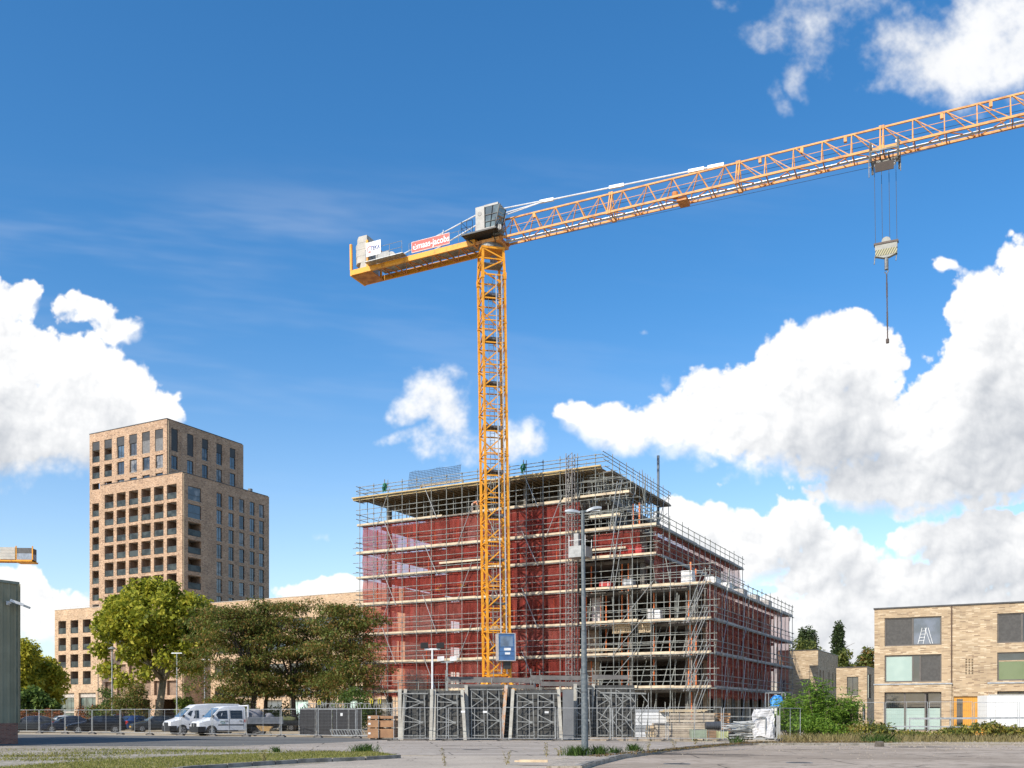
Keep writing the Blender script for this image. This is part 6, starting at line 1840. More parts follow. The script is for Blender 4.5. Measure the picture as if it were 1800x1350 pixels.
formwork('dark wall formwork at the left end of the row with two pale posts', 703, 758, 1213, 59.5, 4, ((0, 0), (.12, 4), (1, 1)), 1)
formwork('dark wall formwork second from left, twin pale posts on its left', 763, 815, 1214, 59.6, 6, ((0, 0), (1, -4)), 1)
formwork('tall dark wall formwork with an orange topped post on its right', 821, 886, 1206, 60.2, 6, ((0, -2), (1, 5)), 2)
formwork('wide dark wall formwork behind the tagged fence, centre of the row', 899, 984, 1213, 59.8, 7, ((0, 3.2), (1, -3)), 2)
formwork('narrow dark wall formwork filling the gap beside the orange topped post', 884, 902, 1207, 61.4, 3, (), 0, None, False)
formwork('dark wall formwork right of the smooth grey panel behind the lamp', 1010, 1043, 1204, 60.4, 6, ((0, 2),), 1)
formwork('tall dark wall formwork with a leaning pale post right of the street lamp', 1040, 1118, 1204, 60.8, 8, ((0, 4),), 2)
sp_ = formwork('smooth grey steel panel standing left of the street lamp', 988, 1010, 1212, 59.4, 2, (), 0, M('smooth_grey', (.17, .175, .18), .5, .2, (.14, .145, .15), 1), False, False)
# light trestles at the right end
q = px(1058, 1300, 58.8); q.z = 0
ts = thing('trestle_frame', 'pale steel trestle frame standing at the right end of the formwork', 'trestle', q, R(-3))
mb = MB(); W_ = 2.7; H = 2.95
mb.bar((-.1, -.1, H), (W_, -.1, H - .05), .12, .09)
for i in range(4):
    u = .15 + i * .78; mb.bar((u + .3, -.1, .1), (u + .35, -.1, H), .05); mb.bar((u - .15, -.1, H), (u + .33, -.1, H - .6), .05); mb.bar((u - .3, -.1, 1.3), (u + .3, -.1, 2.2), .05); mb.bar((u - .3, -.1, 1.3), (u + .3, -.1, .5), .05)
    mb.bar((u + .3, -.1, 1.3), (u + .3, .9, .1), .05)
mb.build('truss', truss_m, ts)
# raised boards in front of the crane foot
gb = M('grey_guard_board', (.16, .15, .145), .8, 0, (.11, .105, .10), 1.5)
def guard(label, x0, x1, y, Y, h=.32, posts=True, tilt=0.0):
    a, b = px(x0, y, Y), px(x1, y + tilt, Y)
    t = thing('guard_board', label, 'board', (a.x, Y, 0))
    mb = MB(); L = b.x - a.x; n = max(1, int(L / 2.6))
    for i in range(n): mb.hexa([(L * i / n + .01, 0, a.z + (b.z - a.z) * i / n - h), (L * (i + 1) / n - .01, 0, a.z + (b.z - a.z) * (i + 1) / n - h), (L * (i + 1) / n - .01, .05, a.z + (b.z - a.z) * (i + 1) / n - h), (L * i / n + .01, .05, a.z + (b.z - a.z) * i / n - h), (L * i / n + .01, 0, a.z + (b.z - a.z) * i / n), (L * (i + 1) / n - .01, 0, a.z + (b.z - a.z) * (i + 1) / n), (L * (i + 1) / n - .01, .05, a.z + (b.z - a.z) * (i + 1) / n), (L * i / n + .01, .05, a.z + (b.z - a.z) * i / n)])
    mb.build('board', gb, t)
    mb = MB()
    for i in range(n + 1): mb.tube((min(L - .05, L * i / n + .05), .10, 0), (min(L - .05, L * i / n + .05), .10, a.z + .45), .03, 5)
    mb.build('stanchion', tube_m, t)
guard('upper grey guard board crossing before the yellow crane foot', 782, 950, 1189, 68, .36, True, 3)
guard('lower long grey guard board under the first, before the crane foot', 786, 940, 1202, 66, .26, True, 2)
guard('grey guard board right of the crane foot, left of the lamp', 932, 1022, 1187, 66, .30, True, 1)
guard('lower grey guard board left of the street lamp', 950, 1035, 1198, 64.5, .30, True, 1)
guard('grey guard board right of the street lamp above the formwork', 1040, 1105, 1186, 67, .30, True, 1)
mb_t = thing('site_railing', 'tube railing above the formwork in front of the red net', 'railing', px(700, 1300, 71) * 1)
mb_t.location.z = 0
mb = MB(); L = 16.5
for i in range(12): mb.tube((L * i / 11, 0, 0), (L * i / 11, 0, 4.1), .03, 5)
for z in (2.6, 3.3, 4.0): mb.tube((-.4, 0, z), (L + .3, 0, z), .028, 5)
mb.build('rails', tube_m, mb_t)
# black sheets and frames
for i, (x0, x1, lb) in enumerate(((527, 555, 'leftmost black insulated sheet behind the fence'), (556, 584, 'black sheet second from left behind the fence'), (585, 613, 'black sheet third from left with a white tag'), (614, 636, 'rightmost narrower black sheet beside the brown crates'))):
    q = px(x0, 1289, 69.5); q.z = 0; W_ = (x1 - x0) / FOC * 69.5
    t = thing('black_sheet', lb, 'sheet', q, 0, 'black sheets standing behind the fence')
    mb = MB(); mb.box(0, 0, .12, W_, .1, 1.98); mb.build('sheet', M('black_cover', (.016, .016, .018), .55, 0, (.03, .03, .033), 3), t)
    mb = MB(); mb.box(W_ - .06, -.03, .1, W_, -.002, 2.0); mb.box(0, -.03, 1.99, W_ - .062, .1, 2.05); mb.build('edge_bar', steel_d, t)
    if i == 2: MB().box(.55, -.02, 1.5, .72, -.004, 1.72).build('tag', white_paint, t)
q = px(536, 1247, 72); 
rk = thing('frame_rack', 'row of grey steel clamps along a bar above the black sheets', 'rack', (q.x, 72, 0))
mb = MB(); L = 6.6
mb.bar((0, 0, 2.06), (L, 0, 2.06), .06); mb.bar((0, 0, 2.42), (L, 0, 2.46), .05)
for i in range(34): u = i * L / 33; mb.bar((u, 0, 2.05), (u + rnd.uniform(-.12, .12), 0, 2.43), .05)
for u in (.05, L / 2, L - .05): mb.bar((u, .05, 0), (u, .05, 2.05), .07)
mb.build('clamps', truss_m, rk)
for x, y, lb in ((561, 1233, 'yellow lifting loop above the left black sheets'), (653, 1231, 'yellow lifting loop left of two above the brown crates'), (667, 1231, 'rightmost yellow lifting loop above the brown crates')):
    q = px(x, y, 71.9); mb = MB(); mb.path([q + Vector((-.07, 0, -.25)), q + Vector((-.1, 0, .0)), q + Vector((0, 0, .13)), q + Vector((.1, 0, 0)), q + Vector((.07, 0, -.25))], .035, 6)
    tag(mb.build('lifting_loop', M('yellow_loop', (.72, .60, .05), .5)), lb, 'loop', 'yellow lifting loops')
lad = MB(); a = px(585, 1287, 66.5); L = 2.3
lad.bar((0, 0, .12), (L, 0, .12), .05); lad.bar((-.2, 0, .55), (L - .2, 0, .55), .05)
for i in range(13): lad.bar((i * L / 12, 0, .12), (i * L / 12 - .2, 0, .55), .04)
tag(lad.build('lattice_girder', steel, None, loc=(a.x, 66.5, 0)), 'low grey lattice girder lying in front of the black sheets', 'girder')
brown = M('brown_crate', (.36, .20, .10), .7, 0, (.27, .145, .075), 2)
for i, (z0, z1, lb) in enumerate(((.10, .72, 'lowest brown bundle of the strapped stack behind the fence'), (.78, 1.26, 'middle brown bundle of the strapped stack behind the fence'), (1.32, 1.55, 'thin top brown bundle of the strapped stack behind the fence'))):
    q = px(646, 1299, 61.2); t = thing('brown_crate', lb, 'crate', (q.x, 61.2, 0), R(-3), 'brown bundles stacked behind the fence')
    mb = MB(); mb.box(0, 0, z0, .70, 2.4, z1); mb.box(.704, .1, z0 + .02, 1.7, 2.3, z1 - .03); mb.build('bundle', brown, t, bevel=.02)
    mb = MB(); mb.box(.08, -.01, z0 - .06, .18, 2.4, z0 - .002); mb.box(.5, -.01, z0 - .06, .6, 2.4, z0 - .002); mb.build('bearer', timber_old, t)
    MB().box(.05, -.012, (z0 + z1) / 2 - .06, .2, -.002, (z0 + z1) / 2 + .06).build('label_tag', white_paint, t)
    mb = MB(); mb.box(.69, -.012, z0, .72, .0, z1 + .004); mb.build('strap', steel, t)
def stack(name, label, cat, x0, x1, y0, y1, Y, n, m, m2=None, depth=1.0, gap=.3, ragged=.1, per=1, group=None):
    """layers of boards or beams between pixel rows y1 (top) and y0 (bottom)"""
    a = px(x0, y0, Y); b = px(x1, y1, Y); t = thing(name, label, cat, (a.x, Y, max(0, a.z) if a.z > .3 else 0), 0, group)
    W_ = b.x - a.x; H = b.z - t.location.z
    mb = MB()
    for i in range(n):
        z0 = H * i / n; z1 = z0 + H / n * (1 - gap * .5)
        for j in range(per):
            d0 = depth * j / per; d1 = depth * (j + 1) / per - .02
            mb.mat(rnd.randint(0, 1) if m2 else 0); mb.box(rnd.uniform(-ragged, ragged), d0, z0, W_ + rnd.uniform(-ragged, ragged), d1, z1)
    mb.build('layers', [m, m2 or m], t)
    mb = MB()
    for f_ in (.2, .75): mb.box(W_ * f_, -.006, .0, W_ * f_ + .05, -.001, H)
    mb.build('strap', steel_d, t)
    return t
plank = M('pale_plank', (.52, .45, .35), .8, 0, (.38, .32, .24), 1.5); plank2 = M('tan_plank', (.58, .46, .28), .8, 0, (.44, .36, .25), 1.5); rust = M('brown_beam', (.30, .19, .11), .8, 0, (.20, .13, .08), 2)
stack('beam_stack', 'long low stack of brown beams on the ground along the fence', 'beams', 1034, 1222, 1305, 1296, 58.8, 3, rust, timber_old, .8, .2, .3, 3)
stack('plank_stack', 'big pale plank stack in the middle of the stockyard', 'planks', 1152, 1242, 1297, 1271, 60.5, 8, plank, timber_old, 1.2, .25, .08, 4)
stack('beam_stack', 'grey brown beam stack above and behind the pale plank stack', 'beams', 1178, 1256, 1293, 1252, 64, 8, timber_old, plank, 1.1, .5, .1, 4)
stack('sheet_stack', 'stack of silver sheets left of the grey brown beams', 'sheets', 1116, 1172, 1293, 1246, 65, 9, M('silver_sheet', (.50, .51, .52), .35, .4, (.36, .37, .38), 2), white_paint, 1.2, .25, .06, 1)
stack('timber_pile', 'short yellow timber pile between the dark formwork and plank stack', 'timber', 1138, 1153, 1297, 1275, 61, 5, timber, plank2, .8, .3, .05, 2)
stack('board_pile', 'loose boards and debris on top of the beam stack', 'boards', 1170, 1240, 1251.5, 1247, 64.2, 2, plank2, timber, .9, .3, .3, 2)
def bin_(label, x0, x1, y0, y1, Y, m):
    a = px(x0, y0, Y); b = px(x1, y1, Y); W_ = b.x - a.x; H = b.z
    t = thing('metal_bin', label, 'bin', (a.x, Y, 0), 0, 'metal bins behind the fence')
    mb = MB(); h0 = .12
    mb.box(0, 0, h0, W_, .03, H); mb.box(0, .75, h0, W_, .78, H); mb.box(0, .031, h0, .03, .749, H); mb.box(W_ - .03, .031, h0, W_, .749, H); mb.box(.03, .031, h0, W_ - .03, .749, h0 + .03)
    n = 7
    for i in range(n): mb.box(.02, -.02, h0 + (H - h0) * (i + .2) / n, W_ - .02, -.002, h0 + (H - h0) * (i + .6) / n)
    mb.build('wall', m, t)
    mb = MB()
    for u in (0, W_ - .07): mb.box(u, -.03, 0, u + .07, .0, H + .04); mb.box(u, .75, 0, u + .07, .8, H + .04)
    mb.build('leg', m, t)
    o = lump('contents', '', '', (0, 0, 0), (W_ * .9, .66, .14), M('coupler_heap', (.20, .18, .16), .8, .2, (.10, .09, .08), 12), 4)
    del o['label'], o['category']; o.parent = t; o.location = (W_ / 2, .39, H - .10)
bin_('pale green metal bin left of the two along the stockyard fence', 1216, 1242, 1306, 1283, 58.5, M('bin_green', (.36, .42, .32), .5, .3, (.28, .33, .25), 3))
bin_('small yellowish metal bin right of the pale green bin', 1264, 1280, 1304, 1286, 58.8, M('bin_yellow', (.50, .52, .28), .5, .2, (.40, .42, .22), 3))
o = MB().tube((0, 0, .28), (.95, 0, .28), .26, 14).build('dark_roll', M('dark_roll', (.05, .055, .065), .5), None, loc=(px(1240, 1282, 60.2).x, 60.2, px(1240, 1283.5, 60.2).z)); tag(o, 'dark roll lying on the planks above the metal bins', 'roll')
stack('block_stack', 'dark block stack carrying the dark roll between the bins', 'blocks', 1240, 1266, 1304, 1283.5, 60.0, 4, timber_old, rust, .8, .3, .05, 2)
pal0 = None
for i in range(9):
    q = px(1253, 1295, 64.5)
    if pal0 is None:
        pal0 = thing('wooden_pallet', 'orange brown pallet at the bottom of the pallet stack', 'pallet', (q.x, 64.5, 0), 0, 'stack of pallets in the stockyard')
        mb = MB(); pm = M('pallet_wood', (.50, .29, .14), .8, 0, (.38, .21, .11), 2)
        for k in range(5): mb.box(0, k * .2, .12, 1.15, k * .2 + .14, .145)
        for k in range(3): mb.box(0, k * .36, 0, 1.15, k * .36 + .1, .02)
        for u in (0, .5, 1.03):
            for k in range(3): mb.box(u, k * .36, .021, u + .12, k * .36 + .1, .119)
        mb.build('slats', pm, pal0)
    else:
        c = dup(pal0, (q.x + rnd.uniform(-.05, .05), 64.5, .195 * i), R(rnd.uniform(-3, 3)), ('second', 'third', 'fourth', 'fifth', 'sixth', 'seventh', 'eighth', 'top')[i - 1] + (' and last' if i == 8 else '') + ' orange brown pallet from the bottom of the pallet stack')
        if i == 8: c['label'] = 'topmost orange brown pallet of the pallet stack'
# heap of scaffold pieces
q = px(1270, 1298, 60.5)
t = thing('tube_pile', 'tangled pile of pale scaffold tubes and frames right of the pallets', 'tubes', (q.x, 60.5, 0))
mb = MB()
for i in range(60):
    z = rnd.uniform(.05, 1.15); x = rnd.uniform(.0, 1.9); l = rnd.uniform(.6, 2.3); a = rnd.uniform(-.15, .15)
    mb.tube((x, rnd.uniform(0, 1.2), z), (min(2.7, x + l), rnd.uniform(0, 1.2), z + a), .035, 5)
mb.build('tubes', M('pale_tube', (.56, .57, .55), .5, .2, (.38, .39, .38), 4), t)
mb = MB(); mb.bar((-.1, -.1, 0), (-.1, -.1, 1.5), .05); mb.bar((-.1, -.1, 1.5), (2.7, -.1, 1.45), .06); mb.bar((2.7, -.1, 0), (2.7, -.1, 1.45), .05)
for z in (.25, .6): mb.box(0, .2, z, 2.4, 1.0, z + .05)
mb.build('rack', truss_m, t)
# white tarp over a stack
q = px(1342, 1296, 61)
t = thing('tarp_covered_stack', 'tall stack under a crumpled white tarp right of the tube pile', 'stack', (q.x, 61, 0), R(-8))
tv, tf = [], []
nx, nz = 12, 12
prof = lambda a, z: ((.72 - .12 * z / 1.9) * (1 + .08 * math.sin(a * 5 + z * 4)), (.6 - .1 * z / 1.9) * (1 + .08 * math.cos(a * 4 - z * 3)))
na = 22
for j in range(nz + 1):
    z = .18 + 1.75 * j / nz
    for i in range(na):
        a = 2 * math.pi * i / na; rx, ry = prof(a, z)
        c, s = math.cos(a), math.sin(a); sx = math.copysign(abs(c) ** .45, c); sy = math.copysign(abs(s) ** .45, s)
        tv.append((rx * sx + .05 * math.sin(z * 9 + i), ry * sy + .05 * math.sin(z * 7 + i * 2), z + (.12 * math.sin(i * 1.7) if j == 0 else 0) + (.06 * math.sin(i * 2.1) if j == nz else 0)))
for j in range(nz):
    for i in range(na): tf.append((j * na + i, j * na + (i + 1) % na, (j + 1) * na + (i + 1) % na, (j + 1) * na + i))
tf.append(tuple(range(nz * na, (nz + 1) * na)))
tarp = MB().add(tv, tf).build('tarp', M('white_tarp', (.60, .60, .61), .6, 0, (.46, .46, .47), 2), t)
mb = MB(); mb.box(.78, -.5, 0, .98, .5, 1.55); mb.box(-.7, -.5, 0, .7, .5, .17); mb.build('boards', M('grey_slab', (.33, .33, .31), .8), t)
# blue tarp on a frame behind the shrubs
q = px(1351, 1290, 72)
t = thing('framed_rack', 'steel frame with a blue tarp bundle behind the left shrub', 'rack', (q.x, 72, 0))
mb = MB(); H = 3.25
for u in (0, 1.25): mb.bar((u, 0, 0), (u, 0, H), .06); mb.bar((u, .9, 0), (u, .9, H), .06)
mb.bar((0, 0, H), (1.25, 0, H), .07); mb.bar((0, 0, 2.2), (1.25, 0, 2.2), .06); mb.bar((0, .9, H), (1.25, .9, H), .06); mb.box(-.02, 0, 2.12, 1.3, .9, 2.16); mb.build('frame', steel, t)
lump('blue_tarp', 'bright blue tarp bundle in the steel frame behind the left shrub', 'tarp', (q.x + .75, 72.4, 2.165), (1.0, .7, .85), M('blue_tarp', (.03, .20, .55), .5, 0, (.05, .30, .68), 4), 9)

# ------------------------------------------------------------------ lamps and masts
lp_m = M('lamp_post_steel', (.095, .118, .132), .6, .2, (.15, .17, .18), 9, .4, .6)
q = Vector((2.72, 35.6, 0))
sl = thing('street_lamp', 'tall grey double headed street lamp in the foreground among grass tufts', 'street lamp', q)
sl.rotation_euler = (0, -R(.55), 0)
mb = MB(); 
for z0, z1, r0, r1 in ((0, 3.15, .128, .122), (3.15, 4.75, .108, .102), (4.75, 9.15, .088, .062)): mb.tube((0, 0, z0), (0, 0, z1), r0, 20, r1)
mb.build('pole', lp_m, sl, smooth=False)
mb = MB(); 
for z, r in ((2.45, .131), (3.13, .129), (4.73, .112)): mb.tube((0, 0, z), (0, 0, z + .035), r, 20)
mb.build('collar', M('lamp_collar', (.10, .11, .12), .5, .4), sl)
mb = MB(); mb.tube((0, 0, 9.13), (0, 0, 9.22), .075, 14); mb.bar((-.25, 0, 9.16), (.30, 0, 9.22), .07); mb.build('bracket', lp_m, sl)
def lamp_head(x0, x1, z0, z1, wd):
    """flat curved luminaire"""
    vs, fs = [], []
    n = 8
    for i in range(n + 1):
        f_ = i / n; w_ = wd * (.35 + .65 * math.sin(math.pi * min(1, .18 + f_ * .62))); 
        x = x0 + (x1 - x0) * f_; z = z0 + (z1 - z0) * math.sin(f_ * math.pi / 2); th = .05 + .06 * math.sin(math.pi * min(1, .1 + f_ * .8))
        vs += [(x, -w_ / 2, z), (x, w_ / 2, z), (x, w_ / 2 * .7, z + th), (x, -w_ / 2 * .7, z + th)]
    for i in range(n):
        for j in range(4): fs.append((i * 4 + j, i * 4 + (j + 1) % 4, (i + 1) * 4 + (j + 1) % 4, (i + 1) * 4 + j))
    fs += [(0, 1, 2, 3), (n * 4 + 3, n * 4 + 2, n * 4 + 1, n * 4)]
    o = MB().add(vs, fs).build('lamp_head', M('lamp_head_grey', (.36, .40, .43), .45, .2, (.28, .31, .34), 5), sl)
    mb = MB(); xa = x0 + (x1 - x0) * .35; xb = x0 + (x1 - x0) * .9; mb.box(xa, -wd * .3, min(z0, z1) + abs(z1 - z0) * .5 - .03, xb, wd * .3, min(z0, z1) + abs(z1 - z0) * .5 + .0); mb.build('lens', M('lamp_lens', (.55, .58, .58), .2), o)
lamp_head(.14, .70, 9.16, 9.28, .27); lamp_head(-.10, -.66, 9.12, 9.17, .24)
def flood(label, x, ytop, Y, dark, w_=.9):
    p = px(x, 1290, Y); H = EYE + (1255 - ytop) / FOC * Y
    t = thing('floodlight_mast', label, 'floodlight', (p.x, Y, 0))
    MB().tube((0, 0, 0), (0, 0, H), .085, 10, .06).build('pole', white_paint if dark else steel, t)
    mb = MB(); mb.bar((-w_, 0, H), (w_, 0, H), .08, .10); mb.build('crossbar', white_paint if dark else steel, t)
    for s in (-1, 1):
        mb = MB(); mb.hexa([(s * w_ - .26, -.16, H + .06), (s * w_ + .26, -.16, H + .12), (s * w_ + .26, .10, H + .06), (s * w_ - .26, .10, H + .02), (s * w_ - .26, -.20, H + .40), (s * w_ + .26, -.20, H + .46), (s * w_ + .26, .06, H + .48), (s * w_ - .26, .06, H + .44)])
        l = mb.build('lamp', trim_m if dark else white_paint, t)
flood('white T shaped floodlight mast with two black lamps left of the crane', 760, 1141, 66, True, .55)
flood('slim grey floodlight mast with two white lamps just behind the first', 786, 1164, 73, False, .48)
def small_lamp(label, x, ytop, Y, tee):
    p = px(x, 1290, Y); H = EYE + (1255 - ytop) / FOC * Y
    t = thing('street_lamp', label, 'street lamp', (p.x, Y, 0), 0, 'slim street lamps by the tower')
    MB().tube((0, 0, 0), (0, 0, H), .09, 8, .06).build('pole', steel, t)
    if tee: mb = MB(); mb.hexa([(-.55, -.12, H), (.55, -.12, H), (.55, .12, H), (-.55, .12, H), (-.5, -.1, H + .1), (.5, -.1, H + .1), (.5, .1, H + .1), (-.5, .1, H + .1)])
    else: mb = MB(); mb.tube((0, 0, H), (0, 0, H + .12), .45, 12, .3); mb.tube((0, 0, H + .12), (0, 0, H + .3), .3, 12, .05)
    mb.build('lamp_head', steel, t)
small_lamp('slim street lamp with a round cap before the low left wing', 197, 1141, 100, False)
small_lamp('slim street lamp with a flat top right of the plane tree trunk', 311, 1149, 97, True)
small_lamp('slim street lamp half hidden in the rusty tree', 360, 1160, 97, True)

# ------------------------------------------------------------------ right edge: white trailer, rail, stone
q = px(1738, 1255, 66.5); q.z = 0
t = thing('box_trailer', 'white box trailer parked at the right edge before the terrace', 'trailer', q, R(-9))
mb = MB(); mb.box(0, 0, .75, 7.0, 2.4, 2.95); mb.box(-.1, -.03, .7, .32, .0, 2.9); mb.build('body', M('trailer_white', (.82, .82, .80), .45, 0, (.74, .74, .72), .8), t)
mb = MB(); mb.box(.0, -.04, .62, 7.0, .1, .745); mb.box(0, -.03, 2.951, 7.0, .1, 3.0); mb.build('rim', M('trailer_rim', (.55, .55, .53), .5), t)
for x in (4.5, 5.6): wheel(t, x, -.02, .42)
mb = MB(); mb.box(1.0, .3, 0, 1.1, .4, .7); mb.box(1.0, 1.9, 0, 1.1, 2.0, .7); mb.box(2.5, 1.0, .3, 6.5, 1.3, .7); mb.build('chassis', trim_m, t)
t = thing('barrier_rail', 'low pale steel barrier rail in front of the orange door and white trailer', 'rail', px(1600, 1300, 61.5) * 1); t.location.z = 0
mb = MB(); mb.bar((0, 0, 1.35), (14, 0, 1.45), .06, .12); mb.bar((-1.5, .05, .85), (14, .05, .75), .05, .08)
for i in range(6): mb.bar((i * 2.6, .08, 0), (i * 2.6, .08, 1.42), .06)
mb.build('rail', galv, t)
st_m = M('stone_block', (.13, .11, .09), .95, 0, (.08, .07, .055), 5)
p = gp(1546, 1312.5); mb = MB(); mb.hexa([(-.2, -.16, 0), (.2, -.14, 0), (.22, .16, 0), (-.2, .18, 0), (-.16, -.13, .27), (.17, -.15, .25), (.18, .13, .29), (-.18, .14, .26)])
tag(mb.build('stone_block', st_m, None, loc=p, bevel=.02), 'dark stone block lying at the end of the kerb on the right', 'stone')
p = gp(938, 1346.5); t = thing('timber_offcut', 'pale timber offcut lying in the verge left of the lamp post', 'timber', (p[0], p[1], .12), R(-6))
mb = MB(); mb.box(-.45, -.07, 0, .45, .07, .08); mb.box(-.62, .08, 0, .1, .2, .05); mb.build('board', timber, t)

# small debris and iron covers on the ground
dv, df = [], []
def stones(cx, cy, sx, sy, n, smin=.012, smax=.045):
    for k in range(n):
        x, y, r = rnd.gauss(cx, sx), rnd.gauss(cy, sy), rnd.uniform(smin, smax)
        k0 = len(dv)
        for a in range(5): dv.append((x + r * math.cos(a * 1.257 + k) * rnd.uniform(.7, 1.2), y + r * math.sin(a * 1.257 + k) * rnd.uniform(.7, 1.2), .0))
        dv.append((x, y, .012 + r * .8))
        df.extend([(k0 + a, k0 + (a + 1) % 5, k0 + 5) for a in range(5)])
stones(12, 44, 5, 4, 260); stones(-20, 46, 9, 2.2, 420); stones(22, 48, 7, 2.5, 320, .02, .07); stones(0, 45, 7, 6, 120); stones(26, 54, 6, 2.5, 300, .03, .09)
kind(MB().add(dv, df).build('debris', M('rubble', (.34, .29, .23), .95, 0, (.17, .145, .115), 8)), 'stuff')
iron = M('cast_iron', (.06, .058, .055), .6, .4, (.11, .085, .06), 6)
for (x, y, lb) in ((1190, 1343, 'dark iron cover in the yard concrete below the kerb'), (830, 1318, 'dark iron cover in the pale paving before the formwork'), (1405, 1341, 'dark iron cover in the middle of the yard concrete')):
    p = gp(x, y); o = MB().tube((0, 0, -.01), (0, 0, .006), .36, 20).build('manhole_cover', iron, None, loc=(p[0], p[1], .006)); tag(o, lb, 'manhole cover', 'iron covers in the paving')
    MB().tube((0, 0, -.01), (0, 0, .004), .45, 20).build('rim', steel_d, o)

# ------------------------------------------------------------------ trees and plants
NR = np.random.default_rng(21)
def leaf_mat(name, cols, trans=.3, patch=None, rough=.6):
    """each leaf takes its own shade from the list; patches of the crown drift in hue"""
    m, t, b = principled(name)
    gi_ = t.n('ShaderNodeNewGeometry')
    rp = t.n('ShaderNodeValToRGB')
    e = rp.color_ramp.elements; k = len(cols)
    e[0].position = 0; e[0].color = c4(cols[0]); e[1].position = 1; e[1].color = c4(cols[-1])
    for i in range(1, k - 1):
        x = rp.color_ramp.elements.new(i / (k - 1)); x.color = c4(cols[i])
    co = objco(t)
    v = t.math('ADD', t.math('MULTIPLY', gi_.outputs['Random Per Island'], .72), t.math('MULTIPLY', t.ramp(t.noise(co, .45, 3, .6), .3, .7), .28))
    t.put(rp.inputs[0], v)
    t.put(b.inputs['Base Color'], rp.outputs[0]); b.inputs['Roughness'].default_value = rough
    b.inputs['Specular IOR Level'].default_value = .3
    tr = t.n('ShaderNodeBsdfTranslucent'); t.put(tr.inputs[0], rp.outputs[0])
    mx = t.n('ShaderNodeMixShader'); mx.inputs[0].default_value = trans
    t.t.links.new(b.outputs[0], mx.inputs[1]); t.t.links.new(tr.outputs[0], mx.inputs[2])
    out = [n for n in m.node_tree.nodes if n.type == 'OUTPUT_MATERIAL'][0]
    t.t.links.new(mx.outputs[0], out.inputs[0])
    return m
def leaves(name, pos, size, m, parent=None, aspect=.55, updir=.5, jit=.35, axis=None, droop=.25):
    """pos (N,3): one folded leaf-shaped face pair per point"""
    n = len(pos)
    nrm = NR.normal(size=(n, 3)); nrm[:, 2] += updir * 1.8
    nrm /= np.linalg.norm(nrm, axis=1)[:, None]
    a = NR.normal(size=(n, 3)) if axis is None else axis + NR.normal(size=(n, 3)) * .15
    a -= nrm * np.sum(a * nrm, 1)[:, None]; a /= np.linalg.norm(a, axis=1)[:, None] + 1e-9
    b = np.cross(nrm, a)
    L = size * (1 + jit * NR.normal(size=n)).clip(.45, 1.8)[:, None]
    Wd = L * aspect
    tip = pos + a * L; tip[:, 2] -= droop * L[:, 0]
    v = np.stack([pos, pos + a * L * .45 + b * Wd * .5, tip, pos + a * L * .45 - b * Wd * .5], 1).reshape(-1, 3).astype(np.float32)
    me = bpy.data.meshes.new(name)
    me.vertices.add(4 * n); me.vertices.foreach_set('co', v.ravel())
    me.loops.add(4 * n); me.loops.foreach_set('vertex_index', np.arange(4 * n, dtype=np.int32))
    me.polygons.add(n); me.polygons.foreach_set('loop_start', np.arange(0, 4 * n, 4, dtype=np.int32)); me.polygons.foreach_set('loop_total', np.full(n, 4, np.int32))
    me.materials.append(m); me.update(calc_edges=True); me.validate()
    return link(name, me, parent)
def blob_points(clumps):
    out = []
    for x, y, z, rx, ry, rz, n in clumps:
        d = NR.normal(size=(n, 3)); d /= np.linalg.norm(d, axis=1)[:, None]
        r = NR.random(n) ** .42
        out.append(np.array([x, y, z]) + d * r[:, None] * np.array([rx, ry, rz]))
    return np.concatenate(out)
bark = M('bark', (.17, .13, .095), .9, 0, (.09, .07, .05), 4, bmp=.4, bscale=12)
bark_p = M('plane_bark', (.34, .29, .20), .9, 0, (.19, .16, .11), 2.2, bmp=.3, bscale=8)
bark_d = M('dark_bark', (.06, .045, .035), .9, 0, (.035, .028, .022), 4)
def limbs(parent, base, fork, tips, r0, m, name='trunk', rt=.05):
    mb = MB()
    base, fork = Vector(base), Vector(fork)
    mid = base.lerp(fork, .5) + Vector((rnd.uniform(-.12, .12), 0, 0))
    mb.path([base, base + (mid - base) * .15, mid, fork], [r0 * 1.35, r0 * 1.05, r0 * .9, r0 * .8], 10)
    for i, tp in enumerate(tips):
        tp = Vector(tp); q = fork.lerp(tp, .45) + Vector((0, 0, (tp - fork).length * .10))
        mb.path([fork - Vector((0, 0, .15)), q, tp], [r0 * .55, r0 * .30, rt], 7)
        for k in range(3):
            u = q.lerp(tp, rnd.uniform(0, .8)); e = u + Vector((rnd.uniform(-1, 1), rnd.uniform(-1, 1), rnd.uniform(.1, .9))) * (tp - fork).length * .28
            mb.path([u, u.lerp(e, .5) + Vector((0, 0, .1)), e], [r0 * .2, r0 * .12, .02], 5)
    return mb.build(name, m, parent, smooth=True)
def crown_clumps(cx, cy, cz, rx, ry, rz, n, rc, flat=1.0, per=300, inner=.25, low=-.8, seed=0):
    r = np.random.default_rng(seed); cl = []
    k = 0
    while len(cl) < n and k < n * 30:
        k += 1
        d = r.normal(size=3); d /= np.linalg.norm(d)
        if d[2] < low: continue
        q = r.random(); rad = (.62 + .36 * r.random()) if q > inner else .15 + .45 * r.random()
        s = rc * (.7 + .6 * r.random())
        cl.append((cx + d[0] * rx * rad, cy + d[1] * ry * rad, cz + d[2] * rz * rad, s, s, s * flat, int(per * (s / rc) ** 2)))
    return cl

